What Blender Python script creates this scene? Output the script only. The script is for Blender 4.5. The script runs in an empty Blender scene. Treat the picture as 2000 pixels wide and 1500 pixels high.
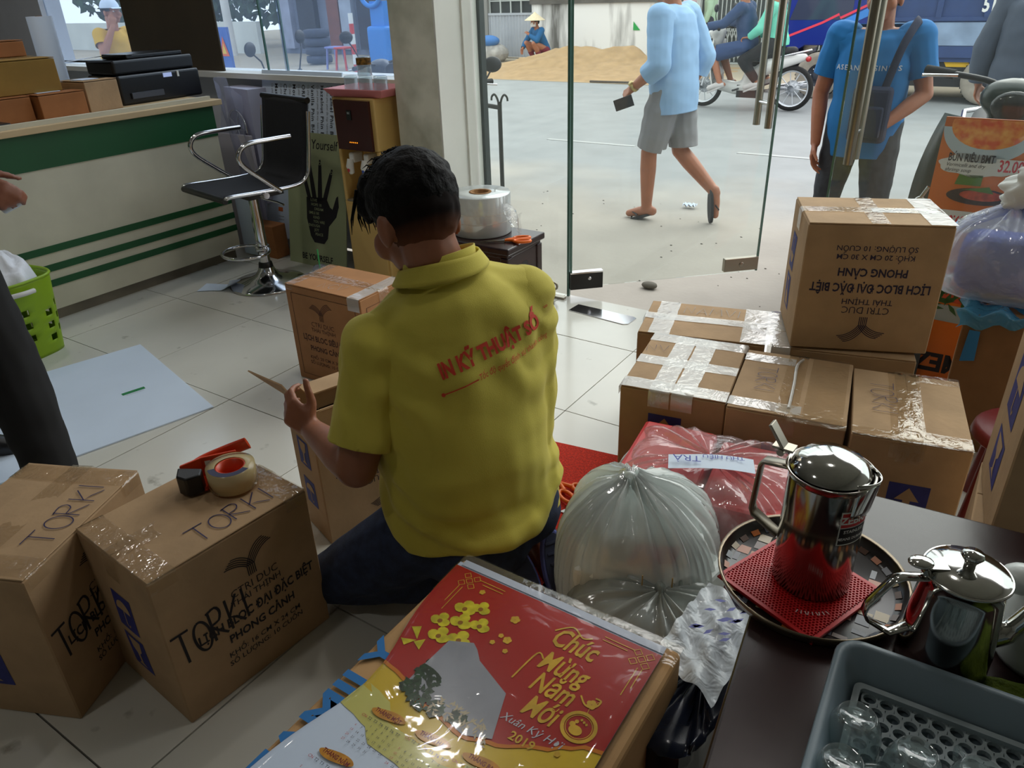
import bpy, bmesh, math, random
from math import sin, cos, pi, radians as R
from mathutils import Vector as V, Matrix as Mx
from mathutils.bvhtree import BVHTree
import mathutils.noise as NZ
random.seed(7)
SC = bpy.context.scene
COL = SC.collection
# ---------------------------------------------------------------- camera
cd = bpy.data.cameras.new('camera'); cam = bpy.data.objects.new('camera', cd); COL.objects.link(cam)
SC.camera = cam
th, ro, ya = R(27.762), R(-1.947), R(-34.229)
fw = V((sin(ya)*cos(th), cos(ya)*cos(th), -sin(th))); rt = V((cos(ya), -sin(ya), 0)); up = rt.cross(fw)
r2 = cos(ro)*rt + sin(ro)*up; u2 = -sin(ro)*rt + cos(ro)*up
cam.matrix_world = Mx(((r2.x, u2.x, -fw.x, 0), (r2.y, u2.y, -fw.y, 0), (r2.z, u2.z, -fw.z, 1.42), (0, 0, 0, 1)))
cd.sensor_width = 36; cd.lens = 36*1465/2000; cd.clip_start = .02
# ---------------------------------------------------------------- light
SC.view_settings.view_transform = 'Standard'; SC.view_settings.look = 'None'
SC.view_settings.gamma = 1; SC.view_settings.use_curve_mapping = False
SC.view_settings.exposure = 0.42
W = bpy.data.worlds.new('overcast_sky'); SC.world = W; W.use_nodes = True
bg = W.node_tree.nodes['Background']; bg.inputs[0].default_value = (.93, .97, 1, 1); bg.inputs[1].default_value = 1.55
sd = bpy.data.lights.new('sun', 'SUN'); sd.energy = 1.5; sd.angle = R(50); sd.color = (1, .97, .92)
sun = bpy.data.objects.new('sun', sd); COL.objects.link(sun); sun.rotation_euler = (R(-47), R(8), 0)
# ---------------------------------------------------------------- helpers
def lin(c):
    if isinstance(c, str): c = tuple(int(c[i:i+2], 16) for i in (0, 2, 4))
    return tuple((x/255/12.92 if x <= 10.3 else ((x/255+.055)/1.055)**2.4) for x in c[:3]) + (1,)
MATS = {}
def mat(name, col, rough=.6, metal=0, noise=None, bump=None, spec=.5, trans=0, alpha=1, coat=0, emit=0, col2=None, sss=0, sheen=0, aniso=None):
    if name in MATS: return MATS[name]
    m = bpy.data.materials.new(name); m.use_nodes = True; nt = m.node_tree; N = nt.nodes; L = nt.links
    b = N['Principled BSDF']; c = lin(col)
    b.inputs['Base Color'].default_value = c; b.inputs['Roughness'].default_value = rough; b.inputs['Metallic'].default_value = metal
    b.inputs['Specular IOR Level'].default_value = spec; b.inputs['Transmission Weight'].default_value = trans
    b.inputs['Alpha'].default_value = alpha; b.inputs['Coat Weight'].default_value = coat; b.inputs['Coat Roughness'].default_value = .08
    b.inputs['Sheen Weight'].default_value = sheen
    if emit: b.inputs['Emission Color'].default_value = c; b.inputs['Emission Strength'].default_value = emit
    if noise or bump: tc = N.new('ShaderNodeTexCoord')
    if noise:
        n = N.new('ShaderNodeTexNoise'); n.inputs['Scale'].default_value = noise[0]; n.inputs['Detail'].default_value = noise[2] if len(noise) > 2 else 4
        r = N.new('ShaderNodeValToRGB'); a = noise[1]
        c2 = lin(col2) if col2 else tuple(min(1, x*(1+a)) for x in c[:3])+(1,)
        r.color_ramp.elements[0].color = c if col2 else tuple(x*(1-a) for x in c[:3])+(1,)
        r.color_ramp.elements[1].color = c2; r.color_ramp.elements[0].position = .35; r.color_ramp.elements[1].position = noise[3] if len(noise) > 3 else .7
        mp = N.new('ShaderNodeMapping'); mp.inputs['Scale'].default_value = aniso or (1, 1, 1)
        L.new(tc.outputs['Object'], mp.inputs[0]); L.new(mp.outputs[0], n.inputs['Vector']); L.new(n.outputs['Fac'], r.inputs[0]); L.new(r.outputs[0], b.inputs['Base Color'])
    if bump:
        n2 = N.new('ShaderNodeTexNoise'); n2.inputs['Scale'].default_value = bump[0]; n2.inputs['Detail'].default_value = 3
        bp = N.new('ShaderNodeBump'); bp.inputs['Strength'].default_value = bump[1]; bp.inputs['Distance'].default_value = bump[2] if len(bump) > 2 else .01
        L.new(tc.outputs['Object'], n2.inputs['Vector']); L.new(n2.outputs['Fac'], bp.inputs['Height']); L.new(bp.outputs[0], b.inputs['Normal'])
    MATS[name] = m; return m
def film(name, tint, body, frac, rough=.12, ior=1.5, bump=None, tr=.35):
    """thin see-through sheet: part coloured body, part clear, with a glossy skin"""
    if name in MATS: return MATS[name]
    m = bpy.data.materials.new(name); m.use_nodes = True; nt = m.node_tree; N = nt.nodes; L = nt.links
    for n in list(N): N.remove(n)
    o = N.new('ShaderNodeOutputMaterial'); t = N.new('ShaderNodeBsdfTransparent'); t.inputs[0].default_value = lin(tint)
    g = N.new('ShaderNodeBsdfGlossy'); g.inputs['Roughness'].default_value = rough
    geo = N.new('ShaderNodeNewGeometry'); dot = N.new('ShaderNodeVectorMath'); dot.operation = 'DOT_PRODUCT'; L.new(geo.outputs['Incoming'], dot.inputs[1]); L.new(geo.outputs['Normal'], dot.inputs[0])
    mm = []
    for op, a1 in (('ABSOLUTE', None), ('SUBTRACT', None), ('POWER', 5), ('MULTIPLY_ADD', None)): q = N.new('ShaderNodeMath'); q.operation = op; mm.append(q)
    f0 = ((ior-1)/(ior+1))**2; L.new(dot.outputs['Value'], mm[0].inputs[0]); mm[1].inputs[0].default_value = 1; L.new(mm[0].outputs[0], mm[1].inputs[1]); L.new(mm[1].outputs[0], mm[2].inputs[0]); mm[2].inputs[1].default_value = 5
    L.new(mm[2].outputs[0], mm[3].inputs[0]); mm[3].inputs[1].default_value = 1-f0; mm[3].inputs[2].default_value = f0; f = mm[3]
    x1 = N.new('ShaderNodeMixShader'); x2 = N.new('ShaderNodeMixShader')
    d = N.new('ShaderNodeBsdfDiffuse'); d.inputs[0].default_value = lin(body)
    tl = N.new('ShaderNodeBsdfTranslucent'); tl.inputs[0].default_value = lin(body)
    x3 = N.new('ShaderNodeMixShader'); x3.inputs[0].default_value = tr; L.new(d.outputs[0], x3.inputs[1]); L.new(tl.outputs[0], x3.inputs[2])
    x1.inputs[0].default_value = frac; L.new(t.outputs[0], x1.inputs[1]); L.new(x3.outputs[0], x1.inputs[2])
    L.new(f.outputs[0], x2.inputs[0]); L.new(x1.outputs[0], x2.inputs[1]); L.new(g.outputs[0], x2.inputs[2]); L.new(x2.outputs[0], o.inputs[0])
    if bump:
        tc = N.new('ShaderNodeTexCoord'); n2 = N.new('ShaderNodeTexNoise'); n2.inputs['Scale'].default_value = bump[0]; n2.inputs['Distortion'].default_value = 1.5
        bp = N.new('ShaderNodeBump'); bp.inputs['Strength'].default_value = bump[1]; bp.inputs['Distance'].default_value = .01
        L.new(tc.outputs['Object'], n2.inputs['Vector']); L.new(n2.outputs['Fac'], bp.inputs['Height'])
        for q in (g, d): L.new(bp.outputs[0], q.inputs['Normal'])
        L.new(bp.outputs[0], dot.inputs[0])
    MATS[name] = m; return m
class MB:
    def __init__(s): s.v = []; s.f = []; s.mi = []; s.sm = []
    def add(s, vs, fs, mi=0, sm=False, mx=None):
        o = len(s.v)
        s.v += [tuple(mx @ V(p)) if mx else tuple(p) for p in vs]
        for f in fs: s.f.append(tuple(o+i for i in f)); s.mi.append(mi); s.sm.append(sm)
        return s
    def box(s, c, d, mi=0, mx=None, rz=0):
        x, y, z = d[0]/2, d[1]/2, d[2]/2
        vs = [(a*x, b*y, e*z) for e in (-1, 1) for b in (-1, 1) for a in (-1, 1)]
        M = Mx.Translation(c) @ Mx.Rotation(rz, 4, 'Z')
        if mx: M = mx @ M
        return s.add(vs, [(0, 2, 3, 1), (4, 5, 7, 6), (0, 1, 5, 4), (2, 6, 7, 3), (0, 4, 6, 2), (1, 3, 7, 5)], mi, False, M)
    def tube(s, ps, r, n=8, mi=0, closed=False, cap=True, mx=None, flat=1):
        ps = [V(p) for p in ps]; k = len(ps); rs = r if isinstance(r, (list, tuple)) else [r]*k
        vs = []; prev = None
        for i, p in enumerate(ps):
            t = (ps[(i+1) % k]-ps[i-1]) if closed else (ps[min(i+1, k-1)]-ps[max(i-1, 0)])
            t = t.normalized() if t.length > 1e-9 else V((0, 0, 1))
            if prev is None: a = t.orthogonal().normalized() if abs(t.z) > .9 else V((0, 0, 1)).cross(t).normalized()
            else:
                a = prev-t*prev.dot(t); a = a.normalized() if a.length > 1e-6 else t.orthogonal().normalized()
            prev = a; b = t.cross(a)
            vs += [p+a*rs[i]*cos(2*pi*j/n)+b*rs[i]*flat*sin(2*pi*j/n) for j in range(n)]
        fs = []
        for i in range(k if closed else k-1):
            i2 = (i+1) % k
            fs += [(i*n+j, i*n+(j+1) % n, i2*n+(j+1) % n, i2*n+j) for j in range(n)]
        s.add(vs, fs, mi, True, mx)
        if cap and not closed:
            s.add(vs[:n], [tuple(range(n-1, -1, -1))], mi, False, mx); s.add(vs[-n:], [tuple(range(n))], mi, False, mx)
        return s
    def lathe(s, pr, n=24, mi=0, mx=None, sm=True, arc=2*pi):
        k = len(pr); full = arc > 6.28; m = n if full else n+1
        vs = [(r*cos(arc*j/n), r*sin(arc*j/n), z) for r, z in pr for j in range(m)]
        fs = [(i*m+j, i*m+(j+1) % m, (i+1)*m+(j+1) % m, (i+1)*m+j) for i in range(k-1) for j in range(n)]
        return s.add(vs, fs, mi, sm, mx)
    def prism(s, poly, z0, z1, mi=0, mx=None):
        n = len(poly); vs = [(x, y, z0) for x, y in poly]+[(x, y, z1) for x, y in poly]
        return s.add(vs, [tuple(range(n-1, -1, -1)), tuple(range(n, 2*n))]+[(i, (i+1) % n, n+(i+1) % n, n+i) for i in range(n)], mi, False, mx)
    def poly(s, pts, mi=0, mx=None):
        return s.add([p if len(p) == 3 else (*p, 0) for p in pts], [tuple(range(len(pts)))], mi, False, mx)
    def grid(s, fn, nu, nv, mi=0, sm=True, mx=None, wrap=False):
        m = nu if wrap else nu+1
        vs = [fn(i/nu, j/nv) for j in range(nv+1) for i in range(m)]
        fs = [(j*m+i, j*m+(i+1) % m, (j+1)*m+(i+1) % m, (j+1)*m+i) for j in range(nv) for i in range(nu)]
        return s.add(vs, fs, mi, sm, mx)
    def ball(s, c, r, n=14, k=9, mi=0, mx=None):
        r = (r, r, r) if not isinstance(r, (tuple, list)) else r
        return s.grid(lambda u, v: (c[0]+r[0]*cos(2*pi*u)*sin(pi*v), c[1]+r[1]*sin(2*pi*u)*sin(pi*v), c[2]-r[2]*cos(pi*v)), n, k, mi, True, mx, True)
    def mesh(s, name, mats):
        me = bpy.data.meshes.new(name); me.from_pydata(s.v, [], s.f)
        for m in (mats if isinstance(mats, (list, tuple)) else [mats]): me.materials.append(m)
        me.polygons.foreach_set('material_index', s.mi); me.polygons.foreach_set('use_smooth', s.sm); me.update()
        return me
    def build(s, name, mats, parent=None, label=None):
        return put(name, s.mesh(name, mats), parent, label)
def put(name, me, parent=None, label=None):
    o = bpy.data.objects.new(name, me); COL.objects.link(o)
    if parent is not None: o.parent = parent
    if label: o['label'] = label
    return o
def bev(o, w=.004, n=2):
    m = o.modifiers.new('bevel', 'BEVEL'); m.width = w; m.segments = n; m.limit_method = 'ANGLE'; m.angle_limit = R(40); return o
def solid(o, t, off=-1):
    m = o.modifiers.new('thick', 'SOLIDIFY'); m.thickness = t; m.offset = off; return o
def weld(me):
    bm = bmesh.new(); bm.from_mesh(me); bmesh.ops.remove_doubles(bm, verts=bm.verts, dist=1e-5); bmesh.ops.recalc_face_normals(bm, faces=bm.faces); bm.to_mesh(me); bm.free(); return me
def thing(name, label, cat, loc=(0, 0, 0), rz=0, group=None):
    o = bpy.data.objects.new(name, None); COL.objects.link(o); o.location = loc; o.rotation_euler = (0, 0, rz); o.empty_display_size = .05
    return tag(o, label, cat, group)
def tag(o, label, cat, group=None):
    o['label'] = label; o['category'] = cat
    if group: o['group'] = group
    return o
def struct(o): o['kind'] = 'structure'; return o
def stuff(o): o['kind'] = 'stuff'; return o
def copy_tree(root, loc=None, rz=None, label=None):
    def rec(o, par):
        c = o.copy(); COL.objects.link(c)
        if par is not None: c.parent = par
        for ch in o.children: rec(ch, c)
        return c
    r = rec(root, None)
    if loc is not None: r.location = loc
    if rz is not None: r.rotation_euler[2] = rz
    if label: r['label'] = label
    return r
TXC = {}
def glyphs(s, size, bold=0, shear=0, align='CENTER', space=1, res=2):
    k = (s, bold, shear, align, space, res)
    if k not in TXC:
        c = bpy.data.curves.new('t', 'FONT'); c.body = s; c.offset = bold; c.shear = shear; c.align_x = align; c.space_character = space; c.resolution_u = res; c.size = 1
        o = bpy.data.objects.new('t', c); me = bpy.data.meshes.new_from_object(o)
        TXC[k] = ([tuple(v.co) for v in me.vertices], [tuple(p.vertices) for p in me.polygons])
        bpy.data.objects.remove(o); bpy.data.curves.remove(c); bpy.data.meshes.remove(me)
    vs, fs = TXC[k]
    return [(x*size, y*size, 0) for x, y, z in vs], fs
def text(mb, s, size, x=0, y=0, mi=0, mx=None, rot=0, sx=1, z=0, **kw):
    vs, fs = glyphs(s, size, **kw)
    M = Mx.Translation((x, y, z)) @ Mx.Rotation(rot, 4, 'Z') @ Mx.Scale(sx, 4, (1, 0, 0))
    return mb.add(vs, fs, mi, False, mx @ M if mx else M)
def stroke(mb, pts, w, mi=0, mx=None, z=0, closed=False):
    """flat ribbon along a 2-D line (drawn and printed lines)"""
    n = len(pts); vs = []
    for i, p in enumerate(pts):
        a = pts[i-1] if (i or closed) else p; b = pts[(i+1) % n] if (i < n-1 or closed) else p
        dx, dy = b[0]-a[0], b[1]-a[1]; l = math.hypot(dx, dy) or 1; ww = w[i] if isinstance(w, (list, tuple)) else w
        vs += [(p[0]-dy/l*ww/2, p[1]+dx/l*ww/2, z), (p[0]+dy/l*ww/2, p[1]-dx/l*ww/2, z)]
    fs = [(2*i, 2*i+1, (2*i+3) % (2*n), (2*i+2) % (2*n)) for i in range(n if closed else n-1)]
    return mb.add(vs, fs, mi, False, mx)
def circ(cx, cy, r, n=16, a0=0, a1=2*pi, ry=None): return [(cx+r*cos(a0+(a1-a0)*i/n), cy+(ry or r)*sin(a0+(a1-a0)*i/n)) for i in range(n if abs(a1-a0) > 6.28 else n+1)]
def curve(pts, n=8):
    """Catmull-Rom through points"""
    P = [V(p) for p in pts]; out = []
    for i in range(len(P)-1):
        a, b, c, d = P[max(i-1, 0)], P[i], P[i+1], P[min(i+2, len(P)-1)]
        for k in range(n):
            t = k/n; out.append(.5*((2*b)+(c-a)*t+(2*a-5*b+4*c-d)*t*t+(3*b-a-3*c+d)*t**3))
    return out+[P[-1]]
def frame(o, x, y, z=None):
    x = V(x).normalized(); y = V(y); z = x.cross(y).normalized(); y = z.cross(x)
    return Mx(((x.x, y.x, z.x, o[0]), (x.y, y.y, z.y, o[1]), (x.z, y.z, z.z, o[2]), (0, 0, 0, 1)))
def basis_mx(o, zdir, xhint=(1, 0, 0)):
    z = V(zdir).normalized(); x = V(xhint); x = (x-z*x.dot(z)).normalized(); y = z.cross(x)
    return Mx(((x.x, y.x, z.x, o[0]), (x.y, y.y, z.y, o[1]), (x.z, y.z, z.z, o[2]), (0, 0, 0, 1)))
# ---------------------------------------------------------------- materials
CB = mat('cardboard', (176, 146, 112), .78, noise=(9, .10), bump=(60, .08), spec=.25)
CB2 = mat('cardboard_cut_edge', (150, 112, 74), .85, noise=(90, .2), spec=.2)
CBD = mat('ochre_cardboard', (150, 118, 60), .8, noise=(9, .1), spec=.2)
CBR = mat('reddish_cardboard', (160, 106, 66), .8, noise=(9, .1), spec=.2)
TAPE = film('clear_tape', (250, 246, 238), (215, 198, 172), .10, .09, 1.7, (30, .3), 0)
TAPEW = film('glare_white_tape', (250, 248, 244), (245, 243, 238), .45, .14, 2.3, (24, .2), 0)  # clear tape; sky glare is put into the white body colour
INK = mat('black_ink', (26, 22, 30), .7)
PEN = mat('ballpoint_ink', (40, 36, 80), .6)
BLUE = mat('navy_ink', (44, 48, 122), .7, noise=(20, .15))
RINK = mat('red_ink', (206, 60, 38), .7)
WHITE = mat('white_paint', (226, 226, 220), .6, noise=(4, .04))
CREAM = mat('cream_laminate', (200, 195, 174), .55, noise=(5, .06))
GREEN = mat('green_laminate', (10, 78, 38), .5, noise=(4, .06))
WOODTOP = mat('pale_wood_edge', (196, 170, 130), .5, noise=(14, .12), aniso=(1, .1, 1))
CHROME = mat('chrome', (214, 214, 218), .13, 1)
STEEL = mat('polished_steel', (196, 196, 192), .09, 1)
STEELD = mat('brushed_steel', (150, 143, 130), .3, 1)
BLACKP = mat('black_plastic', (14, 14, 16), .38)
BLACKF = mat('black_fabric', (20, 21, 27), .75, noise=(60, .2))
RUB = mat('black_rubber', (22, 22, 22), .8)
SKIN = mat('tan_skin', (168, 108, 78), .5, noise=(14, .08), bump=(200, .05))
HAIR = mat('black_hair', (10, 9, 9), .65, bump=(120, .4), spec=.15)
GLASS = film('window_glass', (250, 253, 251), (205, 220, 225), .02, .02, 1.4)
GLASSB = film('reflection_haze_glass', (228, 236, 244), (178, 198, 228), .14, .03, 1.4)  # pale blue body colour stands in for reflections on these panes
GEDGE = mat('green_glass_edge', (74, 108, 98), .15)
DWOOD = mat('dark_lacquered_wood', (44, 26, 26), .27, noise=(7, .3), bump=(14, .05), spec=.45, aniso=(1, .3, 1))
PAPER = mat('white_paper', (210, 224, 242), .6, noise=(5, .02))
ORANGE = mat('orange_plastic', (240, 112, 22), .4)
CONC = mat('stained_render', (212, 210, 204), .9, noise=(1.3, .1, 6))
# ================================================================ SETTING
TILE = mat('floor_tile_ceramic', (212, 210, 201), .17, noise=(2.2, .05, 8), bump=(4, .02), spec=.9)
nt = TILE.node_tree; N_ = nt.nodes; pb = N_['Principled BSDF']; old = pb.inputs['Base Color'].links[0].from_socket; tcn = [n for n in N_ if n.type == 'TEX_COORD'][0]; geo = N_.new('ShaderNodeNewGeometry')
nz = N_.new('ShaderNodeTexNoise'); nz.inputs['Scale'].default_value = 9; nz.inputs['Detail'].default_value = 7; rp_ = N_.new('ShaderNodeValToRGB'); rp_.color_ramp.elements[0].position = .66; rp_.color_ramp.elements[0].color = (1, 1, 1, 1); rp_.color_ramp.elements[1].position = .76; rp_.color_ramp.elements[1].color = (.45, .43, .4, 1)
mx_ = N_.new('ShaderNodeMixRGB'); mx_.blend_type = 'MULTIPLY'; mx_.inputs[0].default_value = 1; nt.links.new(geo.outputs['Position'], nz.inputs['Vector']); nt.links.new(nz.outputs['Fac'], rp_.inputs[0]); nt.links.new(old, mx_.inputs[1]); nt.links.new(rp_.outputs[0], mx_.inputs[2]); nt.links.new(mx_.outputs[0], pb.inputs['Base Color'])
GROUT = mat('tile_grout', (96, 92, 84), .9)
m = MB(); m.box((-2.4, .285, -.07), (9.6, 5.87, .12)); FLOOR = struct(m.build('floor', GROUT))
t1 = MB().box((0, 0, -.008), (.596, .596, .016)).mesh('floor_tile', TILE)
t2 = MB().box((0, 0, -.008), (.596, .46, .016)).mesh('floor_tile', TILE)
for i in range(16):
    for j in range(10):
        x = -1.224-.6*10+.6*i+.3; y = 2.751-.6*(9-j)+.3; last = j == 9
        if x > 2.4: continue
        o = put('floor_tile', t2 if last else t1, FLOOR); o.location = (x, 2.984 if last else y, random.uniform(-.0006, .0006))
        o.rotation_euler = (random.uniform(-.0006, .0006), random.uniform(-.0006, .0006), 0)
WALLM = mat('room_wall_paint', (160, 158, 150), .8, noise=(3, .05))
struct(MB().box((-7.3, .3, 1.5), (.2, 6, 3.2)).build('wall_left', WALLM))
struct(MB().box((2.5, .3, 1.5), (.2, 6, 3.2)).build('wall_right', WALLM))
struct(MB().box((-2.4, -2.75, 1.5), (10, .2, 3.2)).build('wall_back', WALLM))
struct(MB().box((-2.4, .3, 3.15), (10, 6.3, .14)).build('ceiling', WALLM))
# street front wall: low wall under the windows, header, column
m = MB(); m.box((-4.9, 3.33, .5), (4.7, .16, 1.0)); m.box((-6.85, 3.33, 1.6), (1.1, .16, 3.2))
m.box((-2.4, 3.33, 3.07), (10, .16, .26)); struct(m.build('wall_front', mat('grey_white_wall', (196, 198, 204), .8, noise=(3, .06))))
struct(MB().box((-4.44, 3.29, 1.005), (3.66, .26, .03)).build('trim_1', WHITE))
colm = mat('peeling_column_paint', (186, 188, 172), .85, noise=(5, .1, 8, .62), col2=(226, 226, 212), bump=(10, .2))
struct(MB().box((-2.48, 3.085, 1.5), (.26, .33, 3.2)).build('wall_column', colm))
m = MB(); m.box((-2.345, 3.0, 1.5), (.012, .155, 3.2)); m.box((-2.345, 3.185, 1.5), (.012, .115, 3.2)); m.box((-2.352, 3.1, 1.5), (.008, .06, 3.2))
struct(m.build('trim_2', mat('off_white_jamb', (222, 222, 216), .7, noise=(3, .05))))
struct(MB().box((-2.335, 3.265, 1.5), (.024, .04, 3.2)).build('trim_3', mat('dark_steel_channel', (48, 56, 56), .4, .4)))
# windows on the left
def pane(x0, x1, y, z0=1.02, z1=2.94, mt=GLASSB):
    return MB().box(((x0+x1)/2, y, (z0+z1)/2), (x1-x0, .01, z1-z0)).mesh('glass_pane', mt)
for n, (x0, x1, y) in enumerate(((-6.3, -5.26, 3.29), (-5.25, -3.95, 3.3), (-3.97, -3.8, 3.32), (-3.81, -2.61, 3.31))):
    w = struct(MB().box((x1-.004, y, 1.98), (.008, .012, 1.92)).build('window_%d' % (n+1), GEDGE)); put('glass_pane', pane(x0, x1-.008, y), w)
w = struct(MB().box((-1.803, 3.2, 1.2), (.012, .014, 2.4)).build('window_5', GEDGE)); put('glass_pane', pane(-2.33, -1.81, 3.2, .0, 2.4, GLASS), w)
w = struct(MB().box((.44, 3.2, 1.2), (.012, .014, 2.4)).build('window_6', GEDGE)); put('glass_pane', pane(.45, 2.4, 3.2, .0, 2.4, GLASS), w)
# glass doors
def gdoor(n, px, py, ang, L, lockend=True):
    d = bpy.data.objects.new('door_%d' % n, None); COL.objects.link(d); struct(d); d.location = (px, py, 0); d.rotation_euler = (0, 0, ang)
    MB().box((L/2, 0, 1.2), (L-.02, .011, 2.3)).build('glass_pane', GLASS, d)
    MB().box((L-.006, 0, 1.2), (.008, .012, 2.3)).build('edge_strip', GEDGE, d); MB().box((.006, 0, 1.2), (.008, .012, 2.3)).build('edge_strip', GEDGE, d)
    bp = MB().box((.085, 0, .085), (.17, .034, .085)).build('bottom_patch', BLACKP, d)
    m = MB(); m.box((.085, -.0, .13), (.172, .036, .008)); m.lathe([(0, .002), (.009, .002), (.009, 0)], 12, mx=basis_mx((.1, -.017, .098), (0, -1, 0))); m.build('chrome_trim', CHROME, bp)
    m = MB(); m.box((L-.1, 0, .095), (.19, .03, .07)); m.lathe([(0, .004), (.014, .004), (.014, 0)], 16, mx=basis_mx((L-.1, -.015, .095), (0, -1, 0)))
    bev(m.build('lock_patch', STEELD, d), .003)
    for s in (-1, 1):
        y = .06*s
        h = MB().tube([(L-.07, y, .79), (L-.07, y, 1.95)], .0175, 14).build('handle', STEELD, d)
        for z in (.9, 1.38, 1.84): MB().tube([(L-.07, 0, z), (L-.07, y, z)], .01, 10).build('standoff', CHROME, h)
    return d
gdoor(1, -1.79, 3.19, math.atan2(.69, .72), 1.03)
d2 = gdoor(2, .43, 3.19, pi, 1.05)
m = MB(); m.prism([(-.16, -.045), (.15, -.055), (.17, -.04), (.17, .04), (.15, .05), (-.16, .045)], 0, .003)
tag(m.build('spring_cover_plate', CHROME), 'shiny steel floor plate below the glass door hinge', 'floor plate').location = (-1.54, 3.06, .001)
bpy.data.objects['spring_cover_plate'].rotation_euler = (0, 0, -.06)
# cable and eye bolt beside the glass
m = MB()
for k in range(4): m.tube(curve([(-1.86+.02*k, 3.09-.02*k, .01), (-1.83+.01*k, 3.0, .05+.012*k), (-1.78, 2.95-.015*k, .03), (-1.80-.02*k, 2.88, .01)]), .011, 6)
tag(m.build('cable_bundle', mat('grey_cable', (92, 92, 90), .6)), 'bundle of grey cables lying at the foot of the glass', 'cable')
m = MB(); m.tube([(-1.86+.018*cos(a), 3.15, .06+.018*sin(a)) for a in [i*pi/6 for i in range(12)]], .006, 6, closed=True); m.tube([(-1.86, 3.15, 0), (-1.86, 3.15, .042)], .007, 6); m.box((-1.84, 3.15, .006), (.09, .03, .012))
tag(m.build('eye_bolt', STEELD), 'steel eye bolt on the floor beside the glass edge', 'bolt')
# brown board hung in the left window
m = MB(); m.box((-4.76, 3.235, 1.75), (.95, .014, 1.46)); tag(bev(m.build('notice_board', mat('dark_brown_board', (62, 52, 34), .6, noise=(4, .12)))), 'dark brown board covering one window pane', 'board')
# ceiling lamps (only their reflections show in the photograph)
LB = mat('lamp_diffuser', (255, 250, 240), .5, emit=6)
for k, (x, y, pl_) in enumerate(((-.3, 2.0, 'by the glass door'), (-1.9, 1.9, 'above the kneeling person'), (-4.1, 2.0, 'over the service counter'), (-5.2, 1.6, 'behind the counter'), (-1.6, -.6, 'over the middle of the shop'))):
    l = thing('ceiling_light', 'small round ceiling light ' + pl_, 'lamp', (x, y, 3.07), 0, 'round lights on the shop ceiling')
    MB().lathe([(.0, .0), (.10, 0), (.10, .01), (.0, .01)], 20).build('rim', WHITE, l); MB().lathe([(0, -.002), (.085, -.002)], 20).build('diffuser', LB, l)
    ld = bpy.data.lights.new('lamp', 'AREA'); ld.shape = 'DISK'; ld.size = .17; ld.energy = 3*(1.5 if k == 2 else 1); ld.color = (1, .97, .92)
    lo = bpy.data.objects.new('bulb', ld); COL.objects.link(lo); lo.parent = l; lo.location = (0, 0, -.006)
# ================================================================ COUNTER
c = thing('service_counter', 'long cream service counter with green band and stripes', 'counter', (-3.888, .9, 0))
MB().box((-.012, 0, .5), (.024, 3.8, .88)).build('front_panel', CREAM, c)
MB().box((-.28, 1.888, .48), (.52, .024, .84)).build('end_panel', CREAM, c); MB().box((-.28, -1.888, .48), (.52, .024, .84)).build('end_panel', CREAM, c)
MB().box((.002, 0, .81), (.006, 3.8, .165)).build('green_band', GREEN, c)
for z in (.355, .267, .192): MB().box((.002, 0, z), (.005, 3.8, .034)).build('stripe', GREEN, c)
MB().box((-.04, 0, .031), (.02, 3.76, .062)).build('kickboard', mat('scuffed_kickboard', (120, 112, 98), .7, noise=(6, .2)), c)
bev(MB().box((-.27, 0, .905), (.6, 3.9, .03)).build('countertop', WOODTOP, c), .003)
# ---- printer
p = thing('printer', 'black office printer on the end of the counter', 'printer', (-4.36, 2.68, .92), R(3))
PB = mat('printer_plastic', (12, 12, 14), .3)
m = MB(); m.prism([(-.06, -.26), (.21, -.26), (.21, .27), (-.06, .27)], .0, .15); m.prism([(-.06, -.25), (.18, -.25), (.19, .26), (-.06, .26)], .15, .225); bev(m.build('case', PB, p), .014, 3)
m = MB(); m.box((.06, .03, .236), (.22, .36, .022)); bev(m.build('scanner_lid', PB, p), .006)
m = MB(); m.box((.216, -.1, .045), (.01, .2, .03)); m.build('paper_slot', mat('grey_slot', (70, 74, 84), .4), p)
m = MB(); m.box((.213, .05, .13), (.004, .055, .022)); m.build('display', mat('lit_display', (150, 165, 205), .3, emit=.5), p)
m = MB(); m.box((.213, .12, .13), (.004, .012, .03)); m.build('button', WHITE, p)
m = MB(); m.box((.07, -.30, .205), (.2, .18, .008)); o = m.build('paper_tray', PB, p); o.rotation_euler = (R(-4), 0, 0)
m = MB(); m.grid(lambda u, v: (.0+.16*u, -.40+.3*v, .226+.01*sin(3*v)+.012*u*u), 6, 6); tag(m.build('printed_sheet', PAPER), 'white sheet lying on the printer paper tray', 'paper').matrix_world = Mx.Translation((-4.34, 2.68, .925))
# ---- cartons on the counter (plain)
def plain(name, label, cx, cy, z, w, d, h, rz, mt, white=False):
    t = thing(name, label, 'box', (cx, cy, z), rz, 'cardboard boxes on the counter')
    bev(MB().box((0, 0, h/2-.003), (w, d, h-.006)).build('body', mt, t), .004)
    for s in (-1, 1): o = MB().box((s*w/4, 0, h-.0015), (w/2-.002, d, .003)).build('flap', mt, t)
    MB().box((0, 0, h+.0006), (.05, d-.01, .0008)).build('tape_strip', TAPE, t)
    if white: MB().box((0, -d*.1, h+.0025), (w*.5, d*.5, .002)).build('paper_label', PAPER, t)
plain('cardboard_box', 'small brown box at the left end of the lower row', -4.2, 1.80, .92, .26, .26, .115, 0, CBR)
plain('cardboard_box', 'long low brown box beneath the ochre box', -4.16, 2.06, .92, .24, .24, .115, R(4), CBR, True)
plain('cardboard_box', 'cube box standing beside the black printer', -4.17, 2.29, .92, .2, .19, .15, R(5), CB, True)
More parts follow.
